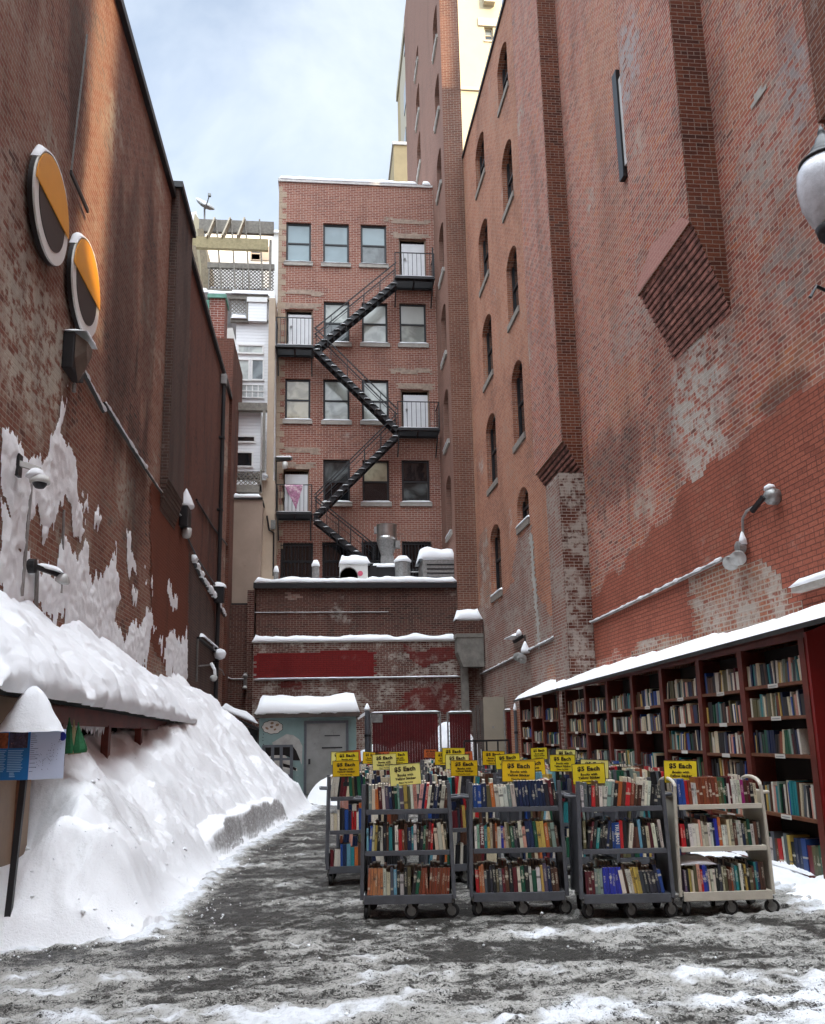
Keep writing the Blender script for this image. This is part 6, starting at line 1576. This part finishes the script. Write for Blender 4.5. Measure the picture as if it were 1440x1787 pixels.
SH=[ # colour sequences, left to right, for top / middle / bottom shelves
 ['kscomwvnkgavyewppnrwknkwd','lbcykwkdtkwrudntwkzgdmrkcwce','hhhhhhwcGlkwkekguuuuuuuuuuuu'],
 ['bbneowwwswnnnnnnnnnzmk','wamtycdowipcegzkwpnngyyoesd','rohGkzkeGmdkmwgkwgwyvndd'],
 ['wGzrdwwaskodruddwwwkzz','ekmktkkknkbrrkwddlkcmwkw','mmmsssiiiiiiwdwwyyyzzzznb'],
 ['bbruwwuuuuuuueegkwmwwwfdmkc','rrkwwwpwcwwniowwccdwwnegwdk','vkycepribcwwkzceduGtgwkykedtndd']]
CARTN=['the leftmost front cart','the second front cart','the third front cart','the white cart']
CL=['grey steel book cart at the left end of the front row','grey steel book cart second in the front row, shelf of dark blue volumes','grey steel book cart third in the front row, left of the white cart','white book cart with rounded ends, right end of the front row']
bpy_protos=[]
for i,(a,b,c,d) in enumerate(FR):
    pos,ang,L=cart_pose(a,b,c,d)
    t=make_cart('book_cart',CL[i],'white_steel' if i==3 else 'grey_steel',white=(i==3),w=L-.02)
    t.location=(pos.x,pos.y,0); t.rotation_euler=(0,0,ang)
    base=Matrix.Translation((pos.x,pos.y,0))@Matrix.Rotation(ang,4,'Z')
    rs=random.Random(100+i)
    for j,(zz,nm) in enumerate(((.945,'top shelf'),(.585,'middle shelf'),(.205,'bottom shelf'))):
        hw=(L-.02)/2-.045; 
        lr=None
        if i==2 and j==2: lr=[(0,11,R(-1)),(12,24,R(-9))]
        if i==1 and j==2: lr=[(0,20,R(-2.5)),(21,30,R(-3))]
        if i==3: lr=[(0,40,R(-2))]
        shelf_books(base,-hw,hw,zz,SH[i][j],rs,'ind',where=nm+' of '+CARTN[i],group='books on '+CARTN[i],hmax=.235 if j==0 else .245,lean_runs=lr,gap=.02 if lr else 0)
        shelf_books(base@Matrix.Translation((0,.46,0)),-hw,hw,zz,rcode(rs,24),rs,'rest',hmax=.24,back=True)
    bpy_protos.append(t)
index_kids(bpy_protos[0])
# snow on the white cart's lowest gap
a_=bpy_protos[3].location; 
m=MB(); 
sc=snowstrip(lambda u,v,d:Vector((u,.10-d,v)),-.40,-.06,.425,-.18,.05,.05,seed=2,rag=.9); m.v=[Vector(p) for p in sc.v]; m.f=sc.f; m.m=sc.m
WL[bpy_protos[3].name]=Vector((0,0,0)); m.build('snow_lump',['snow_roof'],bpy_protos[3],smooth=True)
# rows behind
ROWS=[(9.95,[-.02+.43,1.50,2.60,3.68]),(11.25,[.55,1.62,2.72,3.80]),(12.6,[.70,1.80,2.9,4.0]),(14.0,[.85,1.95,3.05,4.05]),(15.6,[1.0,2.1,3.2])]
ordr=['second','third','fourth','fifth','sixth']
for ri,(y,xs) in enumerate(ROWS):
    for ci,x in enumerate(xs):
        t=copy_tree(bpy_protos[0]); rs=random.Random(ri*10+ci)
        if ri==0 and ci==0: pos=P(570,1547,Z=0); x=pos.x+.42; yy=pos.y
        else: yy=y+rs.uniform(-.12,.12)
        ang=rs.uniform(-.05,.05) if not (ri==0 and ci==0) else .02
        t.location=(x,yy,0); t.rotation_euler=(0,0,ang)
        t['label']='grey book cart in the %s row, %s from the left'%(ordr[ri],['first','second','third','fourth'][ci])
        base=Matrix.Translation((x,yy,0))@Matrix.Rotation(ang,4,'Z')
        for zz in (.945,.585,.205):
            if ri>1 and zz<.9: continue
            cd_=rcode(rs,22)
            if ri==0 and ci==0: cd_={.945:'wwkmmcgekgngkw',.585:'wcwkzbnrrwbnkn',.205:'mwwbnltodzgkkn'}[zz]+rcode(rs,8)
            shelf_books(base,-.38,.38,zz,cd_,rs,'rest',hmax=.24,leanp=.3)
            if zz>.9: shelf_books(base@Matrix.Translation((0,.46,0)),-.38,.38,zz,rcode(rs,22),rs,'rest',hmax=.24,back=True)
# ================================================================== YELLOW SIGNS
def textmesh(lines,w):
    """lettering as one mesh lying in local XZ, centred on x"""
    out=MB()
    dg=None
    for (s_,size,zc,off) in lines:
        cu=bpy.data.curves.new('txt','FONT'); cu.body=s_; cu.size=size; cu.align_x='CENTER'; cu.offset=off; cu.extrude=.0006; cu.resolution_u=2; cu.space_character=1.06
        ob=bpy.data.objects.new('txt',cu); C.objects.link(ob); bpy.context.view_layer.update()
        me=bpy.data.meshes.new_from_object(ob.evaluated_get(bpy.context.evaluated_depsgraph_get()))
        b=len(out.v); out.v+=[Vector((v.co.x,-.0025-v.co.z,v.co.y+zc)) for v in me.vertices]
        for f in me.polygons: out.f.append([b+i for i in f.vertices]); out.m.append(0)
        bpy.data.objects.remove(ob); bpy.data.curves.remove(cu)
    return out
SW,SHH=.27,.19
txt=textmesh([('$5 Each',.056,.126,.0024),('Books with',.029,.082,.0012),('Yellow Sticker',.029,.050,.0012),('Please Pay Inside',.017,.018,.0006)],SW)
def make_sign(label,mat,loc):
    t=thing('price_sign',label,'price sign',(0,0,0),'price signs clipped on the book carts')
    m=MB(); m.box((-SW/2,0,0),(SW/2,.004,SHH)); m.build('panel',[mat],t,bevel=.004)
    m=MB(); e=.004
    for a in ((-SW/2-.004,-.002,-.004,SW/2+.004,.006,0.0),(-SW/2-.004,-.002,SHH,SW/2+.004,.006,SHH+.004),(-SW/2-.004,-.002,0,-SW/2,.006,SHH),(SW/2,-.002,0,SW/2+.004,.006,SHH)): m.box(a[:3],a[3:])
    m.build('frame',['grey_steel_dark'],t)
    m=MB(); m.v=[p.copy() for p in txt.v]; m.f=[list(f) for f in txt.f]; m.m=list(txt.m); m.build('lettering',['sign_ink'],t)
    m=MB(); m.box((-.012,.0065,-.10),(.012,.012,SHH*.6)); m.box((-.03,.0065,-.12),(.03,.03,-.07)); m.build('clip',['grey_steel_dark'],t)
    return t
SG=[ # px rect, material, tilt, label
 ((682,1333,735,1370),'pale_yellow_sign',R(-3.5),'pale yellow five dollar sign on the leftmost front cart, tilted'),
 ((876,1328,933,1364),'deep_yellow_sign',R(2),'deep yellow five dollar sign on the front cart second from left'),
 ((1000,1333,1056,1368),'yellow_sign',R(-1),'yellow five dollar sign on the front cart left of the white cart'),
 ((1159,1334,1216,1366),'yellow_sign',R(2),'yellow five dollar sign standing on the white cart'),
 ((787,1327,833,1354),'deep_yellow_sign',R(1),'deep yellow sign in the second row, between the two left front carts'),
 ((581,1328,627,1355),'deep_yellow_sign',0,'deep yellow sign on the second-row cart at the far left'),
 ((587,1313,626,1336),'yellow_sign',R(-1),'yellow sign behind the far left one, overlapping the pale edge'),
 ((578,1312,616,1335),'pale_yellow_sign',R(1),'pale yellow sign mostly hidden at the far left of the signs'),
 ((596,1310,630,1331),'orange_sign',R(-4),'orange sign peeking out behind the far left yellow signs'),
 ((633,1312,661,1333),'deep_yellow_sign',R(4),'small deep yellow sign left of the small orange sign'),
 ((656,1312,684,1332),'orange_sign',R(-2),'small orange sign behind the pale yellow sign'),
 ((680,1312,712,1333),'yellow_sign',R(-1),'yellow sign just above the leftmost front cart sign'),
 ((651,1320,692,1343),'pale_yellow_sign',R(-2),'very pale yellow sign left of the leftmost front cart sign'),
 ((740,1308,762,1322),'orange_sign',R(1),'distant orange sign in front of the red fence'),
 ((759,1312,793,1335),'deep_yellow_sign',R(2),'deep yellow sign in front of the narrow fence gap'),
 ((772,1309,811,1331),'yellow_sign',R(1),'yellow sign hidden behind two others near the fence gap'),
 ((800,1309,825,1330),'orange_sign',R(-3),'orange sign right of the fence gap behind yellow ones'),
 ((778,1317,818,1342),'pale_yellow_sign',R(1),'pale yellow sign behind the second-row deep yellow one'),
 ((842,1311,880,1335),'deep_yellow_sign',R(2),'yellow sign below the tan leaning board'),
 ((866,1316,908,1341),'yellow_sign',R(-3),'yellow sign above left of the deep yellow front sign'),
 ((910,1325,952,1355),'deep_yellow_sign',R(-3),'yellow sign half hidden right of the deep yellow front sign'),
 ((927,1305,955,1325),'yellow_sign',R(-1),'small highest yellow sign at the foot of the far bookcases'),
 ((970,1311,1004,1331),'pale_yellow_sign',R(2),'pale yellow sign behind the one near the far bookcases'),
 ((960,1321,1003,1346),'yellow_sign',R(1.5),'yellow sign in the middle between the two right front signs'),
 ((1013,1326,1061,1358),'pale_yellow_sign',R(3),'pale sign just behind the front sign left of the white cart')]
sp={}
for (x0,y0,x1,y1),mat,tilt,lab in SG:
    wpx_=x1-x0; pxpm=197.0*8.02; Yd=pxpm*SW/wpx_
    Yd=min(max(Yd,8.0),16.3)
    if (x0,y0) in ((682,1333),(876,1328),(1000,1333),(1159,1334)): Yd={682:8.16,876:8.2,1000:8.05,1159:7.9}[x0]
    Yd+=.02
    a=P(x0,(y0+y1)/2,Y=Yd); b=P(x1,(y0+y1)/2,Y=Yd); t0=P((x0+x1)/2,y0,Y=Yd); b0=P((x0+x1)/2,y1,Y=Yd)
    if mat not in sp:
        t=make_sign(lab,mat,None); sp[mat]=t; index_kids(t)
    else: t=copy_tree(sp[mat]); t['label']=lab
    s=(b.x-a.x)/SW; sz=(t0.z-b0.z)/SHH
    t.location=((a.x+b.x)/2,Yd,b0.z); t.rotation_euler=(0,tilt,0); t.scale=(s,1,min(s,sz)*1.0 if sz>s*.8 else s*.9)
# ================================================================== RIGHT BOOKCASES
def case(name,label,bays,zsets,seed,endpanel,Ynear):
    y_near=Ynear; y_far=bays[-1][1]
    t=thing(name,label,'bookcase',(XS(y_near)+.3,(y_near+y_far)/2,0),'red wooden outdoor bookcases along the right wall')
    def bx(m,y0,y1,xo0,xo1,z0,z1,mi=0):
        vs=[(XS(y0)+xo0,y0,z0),(XS(y0)+xo1,y0,z0),(XS(y1)+xo1,y1,z0),(XS(y1)+xo0,y1,z0),(XS(y0)+xo0,y0,z1),(XS(y0)+xo1,y0,z1),(XS(y1)+xo1,y1,z1),(XS(y1)+xo0,y1,z1)]
        m.add(vs,[(0,3,2,1),(4,5,6,7),(0,1,5,4),(1,2,6,5),(2,3,7,6),(3,0,4,7)],mi)
    zt=lambda y:2.62-.0085*(y-8.4)
    m=MB(); bx(m,y_near,y_far,.30,.33,0,2.5); m.build('back_panel',['inside_shade'],t)
    m=MB(); bx(m,y_near,y_far,.0,.03,.0,.14); bx(m,y_near,y_far,.03,.30,.10,.135); m.build('base_board',['red_wood'],t)
    m=MB(); bx(m,y_near,y_far,-.005,.03,2.50 if name else 2.5,2.60); m.build('fascia',['red_wood'],t)
    for i,(a,b) in enumerate(bays):
        m=MB(); bx(m,b-.0,b+.12 if i<len(bays)-1 else b+.06,-.012,.04,.14,2.50); bx(m,b+.045,b+.075,.04,.30,.14,2.5); m.build('upright',['red_wood'],t)
        rs=random.Random(seed+i)
        zs=zsets[i]
        for j,z in enumerate(zs):
            if j>0:
                m=MB(); bx(m,a,b,.0,.30,z-.035,z); s_=m.build('shelf',['shelf_wood'],t)
                yc=(a+b)/2; m=MB(); bx(m,yc-.11,yc+.11,-.004,-.001,z-.045,z+.0); l_=m.build('shelf_label',['label_white'],s_)
                if j==len(zs)-1 and i<5 or i==0: m=MB(); bx(m,yc-.085,yc+.085,-.006,-.0045,z-.029,z-.021); m.build('shelf_label_text',['label_ink'],s_) 
            else:
                if i==0: snowstrip(lambda u,v,d:Vector((XS(u)-d+.01,u,v)),a+.3,b-.05,.14,-.05,.01,.03,seed=5).build('snow_cap',['snow_roof'],t,smooth=True)
            top=(zs[j+1]-.035 if j+1<len(zs) else 2.50); hm=min(.36 if j<2 else .27,(top-z)*.92)
            L=b-a; n=int(L/ (.040 if j else .046))
            # bay matrix: local x runs along the shelf from far to near, spines face the alley
            # (seen from the alley, the left end of a bay is its far end)
            ang=math.atan2(-1,-SS)  # direction of -Y along the front
            base=Matrix.Translation((XS(b)+.035,b,0))@Matrix.Rotation(ang,4,'Z')
            nn=n; x0=.01; x1=L-.01
            if rs.random()<.15: x1=L*rs.uniform(.7,.88)
            if i==3 and j==len(zs)-3: x1=L*.6
            pal='wwcccGkkkddyemnnbgtpssukkz' if True else ''
            cd_=rcode(rs,max(6,int(n*(x1-x0)/L)),pal)
            # local +y must point into the case (+X): with this rotation local y = +X
            if i==0 and j==0:
                cd_='gtwGdrwGyknnbmeegk'; shelf_books(base,x0,x1,z,cd_,rs,'ind',where='bottom shelf of the nearest bookcase bay',group='books on the bottom shelf of the nearest bookcase bay',hmax=hm,dep=.24,lean_runs=[(0,2,R(3)),(3,99,R(-3))])
            else: shelf_books(base,x0,x1,z,cd_,rs,'rest',hmax=hm,dep=.22,leanp=.2)
    if endpanel:
        m=MB(); m.add([(XS(y_near)-.02,y_near-.06,0),(XR(y_near)-.01,y_near-.06,0),(XR(y_near)-.01,y_near-.06,3.02),(XS(y_near)-.02,y_near-.06,2.55),(XS(y_near)-.02,y_near-.01,0),(XR(y_near)-.01,y_near-.01,0),(XR(y_near)-.01,y_near-.01,3.02),(XS(y_near)-.02,y_near-.01,2.55)],[(0,1,2,3),(5,4,7,6),(0,3,7,4),(3,2,6,7)]); m.build('end_panel',['red_panel'],t)
        m=MB(); bx(m,y_near-.01,y_near+.10,-.03,.03,0,2.5); m.build('upright',['red_wood'],t)
    else:
        m=MB(); bx(m,y_near-.05,y_near-.005,-.02,.32,0,2.5); m.build('end_panel',['red_wood'],t)
    # roof slab from eave up to the wall, and its snow
    ya=y_near-(1.2 if endpanel else .15); yb=y_far+.25
    def rz(y,t_): return zt(y)+ .30*t_
    m=MB(); N=14; rows=[]; rows2=[]
    for i in range(N+1):
        y=ya+(yb-ya)*i/N; xe=XS(y)-.14; xw=XR(y)-.005; w_=.012*noise.noise(Vector((y*.9,seed,1)))
        rows.append([Vector((xe,y,zt(y)+w_)),Vector((xw,y,zt(y)+.32))]); rows2.append([Vector((xe,y,zt(y)-.05+w_)),Vector((xw,y,zt(y)+.27))])
    b0=len(m.v); m.grid(rows); m.grid(rows2); 
    for i in range(N): m.quad(rows[i][0],rows[i+1][0],rows2[i+1][0],rows2[i][0])
    m.quad(rows[0][0],rows[0][1],rows2[0][1],rows2[0][0]); m.quad(rows[N][0],rows[N][1],rows2[N][1],rows2[N][0]); m.build('roof',['tar_roof'],t)
    rows=[]; N=int((yb-ya)/.06)
    for i in range(N+1):
        y=ya+(yb-ya)*i/N; xe=XS(y)-.14; xw=XR(y)+.02; row=[]
        e=min(1,min(i,N-i)/6)**.5
        back=.07+.07*fb(y*1.2,seed,3,4); edge=.05*fb(y*1.9,seed+9,7,4)+.02*fb(y*8,seed,3,3)
        if endpanel and y<9.0: back+=.08*(1-sst(7.4,9.0,y)); edge+=.05*(1-sst(8.2,8.8,y))
        for k in range(13):
            q=k/12; x=xe+.02+edge+(xw-xe-edge)*q; th=(back*(.75+.5*q)+.04)*min(1,(q/.10))**.6*e
            row.append(Vector((x,y,zt(y)+.004+.32*(x-xe)/(xw-xe)+th+.014*fb(x*5,y*5,4,3)*min(1,q*6))))
        rows.append(row)
    m=MB(); m.grid(rows); m.build('snow_cap',['snow_roof'],t,smooth=True)
    return t
yb_px=[1417,1310,1233,1165,1112,1067,1028,992]
def yat(px): return P(px,1300,X=KS,s=SS).y
e=[yat(p) for p in yb_px]
bays=[(e[i]+(.0 if i==0 else .12),e[i+1]) for i in range(7)]
Z5=[.14,.70,1.33,1.73,2.08]
zs1=[Z5,[.14,.60,1.0,1.31,1.68,2.06],[.14,.60,.98,1.33,1.69,2.05],[.14,.62,1.02,1.60,1.98],[.14,.6,1.04,1.60,1.97],[.14,.55,1.0,1.58,1.98],[.14,.55,.95,1.3,1.62,2.0]]
case('bookcase','long red wooden bookcase of seven bays along the right wall',bays,zs1,40,True,e[0]-.10)
e2=[yat(p) for p in (978,952,931,911)]
bays2=[(e2[i]+(0 if i==0 else .12),e2[i+1]) for i in range(3)]
case('bookcase','short red wooden bookcase of three bays at the far end of the right wall',bays2,[[.14,.6,1.0,1.35,1.9],[.14,.6,1.0,1.4,2.0],[.14,.6,1.1,1.5,1.95]],60,False,e2[0]-.03)
m=MB(); ym=(e[-1]+e2[0])/2+.03; m.box((XS(ym)-.02,ym-.12,0),(XS(ym)+.35,ym+.12,2.48)); tag(m.build('brick_pier',['brick_chimney_low']),'narrow rough brick pier between the two red bookcases','pier')
REST.build('book',['book_cover_mixed','book_pages'])
ob=C.objects[-1]; tag(ob,'many mixed books on the rear carts and the red bookcases','books',kind='stuff')
# ================================================================== LIGHT, SKY, CAMERA
SUN_EL=R(27); SUN_AZ=math.atan2(.56,-.83)   # azimuth measured from +Y towards +X
SUN_AZ=R(146)
sv=Vector((math.sin(SUN_AZ)*math.cos(SUN_EL),math.cos(SUN_AZ)*math.cos(SUN_EL),math.sin(SUN_EL)))
w=bpy.data.worlds.new('World'); bpy.context.scene.world=w; w.use_nodes=True; nt=w.node_tree; nt.nodes.clear()
class WN(NT):
    def __init__(s,t): s.t=t
g=WN(nt)
sky=nt.nodes.new('ShaderNodeTexSky'); sky.sky_type='NISHITA'; sky.sun_disc=False; sky.sun_elevation=SUN_EL; sky.sun_rotation=SUN_AZ; sky.air_density=1.0; sky.dust_density=1.0; sky.ozone_density=1.2
tc=nt.nodes.new('ShaderNodeTexCoord').outputs['Generated']
spx=nt.nodes.new('ShaderNodeSeparateXYZ'); nt.links.new(tc,spx.inputs[0])
zc=g.math('MAXIMUM',spx.outputs[2],.06)
pl=g.comb(g.math('DIVIDE',spx.outputs[0],zc),g.math('DIVIDE',spx.outputs[1],zc),0.0)
n1=g.noise(pl,1.15,7,.58,.5); n2=g.noise(pl,.35,3,.5)
cm=g.rng(g.math('ADD',g.math('MULTIPLY',n1,.65),g.math('MULTIPLY',n2,.35)),.36,.60)
dot=nt.nodes.new('ShaderNodeVectorMath'); dot.operation='DOT_PRODUCT'; nt.links.new(tc,dot.inputs[0]); dot.inputs[1].default_value=tuple(sv)
glow=g.rng(dot.outputs['Value'],.0,.9,0.0,1.0)
lowz=g.rng(spx.outputs[2],.70,.96)
cloudv=g.math('ADD',CLD0,g.math('ADD',g.math('MULTIPLY',glow,CLD1),g.math('MULTIPLY',lowz,CLD2)))
cc=g.comb(g.math('MULTIPLY',cloudv,.90),g.math('MULTIPLY',cloudv,.97),g.math('MULTIPLY',cloudv,1.04))
thin=g.mix(1.0,sky.outputs[0],(SKYK,SKYK*1.02,SKYK*1.0,1),'MULTIPLY')
veil=nt.nodes.new('ShaderNodeMix'); veil.data_type='RGBA'; veil.clamp_factor=True; veil.clamp_result=False
g.set(veil,0,g.math('ADD',.22,g.math('MULTIPLY',cm,.58))); nt.links.new(thin,veil.inputs[6]); nt.links.new(cc,veil.inputs[7])
bg=nt.nodes.new('ShaderNodeBackground'); nt.links.new(veil.outputs[2],bg.inputs[0]); bg.inputs[1].default_value=.10
wo=nt.nodes.new('ShaderNodeOutputWorld'); nt.links.new(bg.outputs[0],wo.inputs[0])
sl_=bpy.data.lights.new('sun','SUN'); sl_.energy=SUNE; sl_.angle=R(.6); sl_.color=(1,.76,.48)
so=bpy.data.objects.new('sun',sl_); C.objects.link(so); so.rotation_euler=(-sv).to_track_quat('-Z','Y').to_euler()
# unseen blocks added behind the viewer to shade the alley and frame sun strips
def bulk(x0,x1,y0,y1,h,label):
    t=thing('sun_blocker',label,'building',((x0+x1)/2,(y0+y1)/2,0)); m=MB(); m.box((x0,y0,0),(x1,y1,h)); m.build('wall',['brick_back'],t); return t
BULKS()
cam=bpy.data.cameras.new('camera'); co=bpy.data.objects.new('camera',cam); C.objects.link(co)
cam.sensor_fit='VERTICAL'; cam.sensor_height=36; cam.lens=F/1787*36; cam.shift_y=(PY-893.5)/1787; cam.shift_x=0
def w2(v): return Vector((xc.dot(v),yc.dot(v),upc.dot(v)))
cx_=w2(Vector((1,0,0))); cy_=w2(Vector((0,1,0))); cz_=-w2(Vector((0,0,1)))
Mw=Matrix((cx_,cy_,cz_)).transposed().to_4x4(); Mw.translation=EYE; co.matrix_world=Mw
cam.clip_end=2000; cam.clip_start=.05
sc=bpy.context.scene; sc.camera=co
sc.view_settings.view_transform='Standard'; sc.view_settings.look='None'; sc.view_settings.exposure=EXPO; sc.view_settings.gamma=1
sc.render.engine='CYCLES'
sc.render.resolution_x=825; sc.render.resolution_y=1024
sc.cycles.max_bounces=8; sc.cycles.diffuse_bounces=5
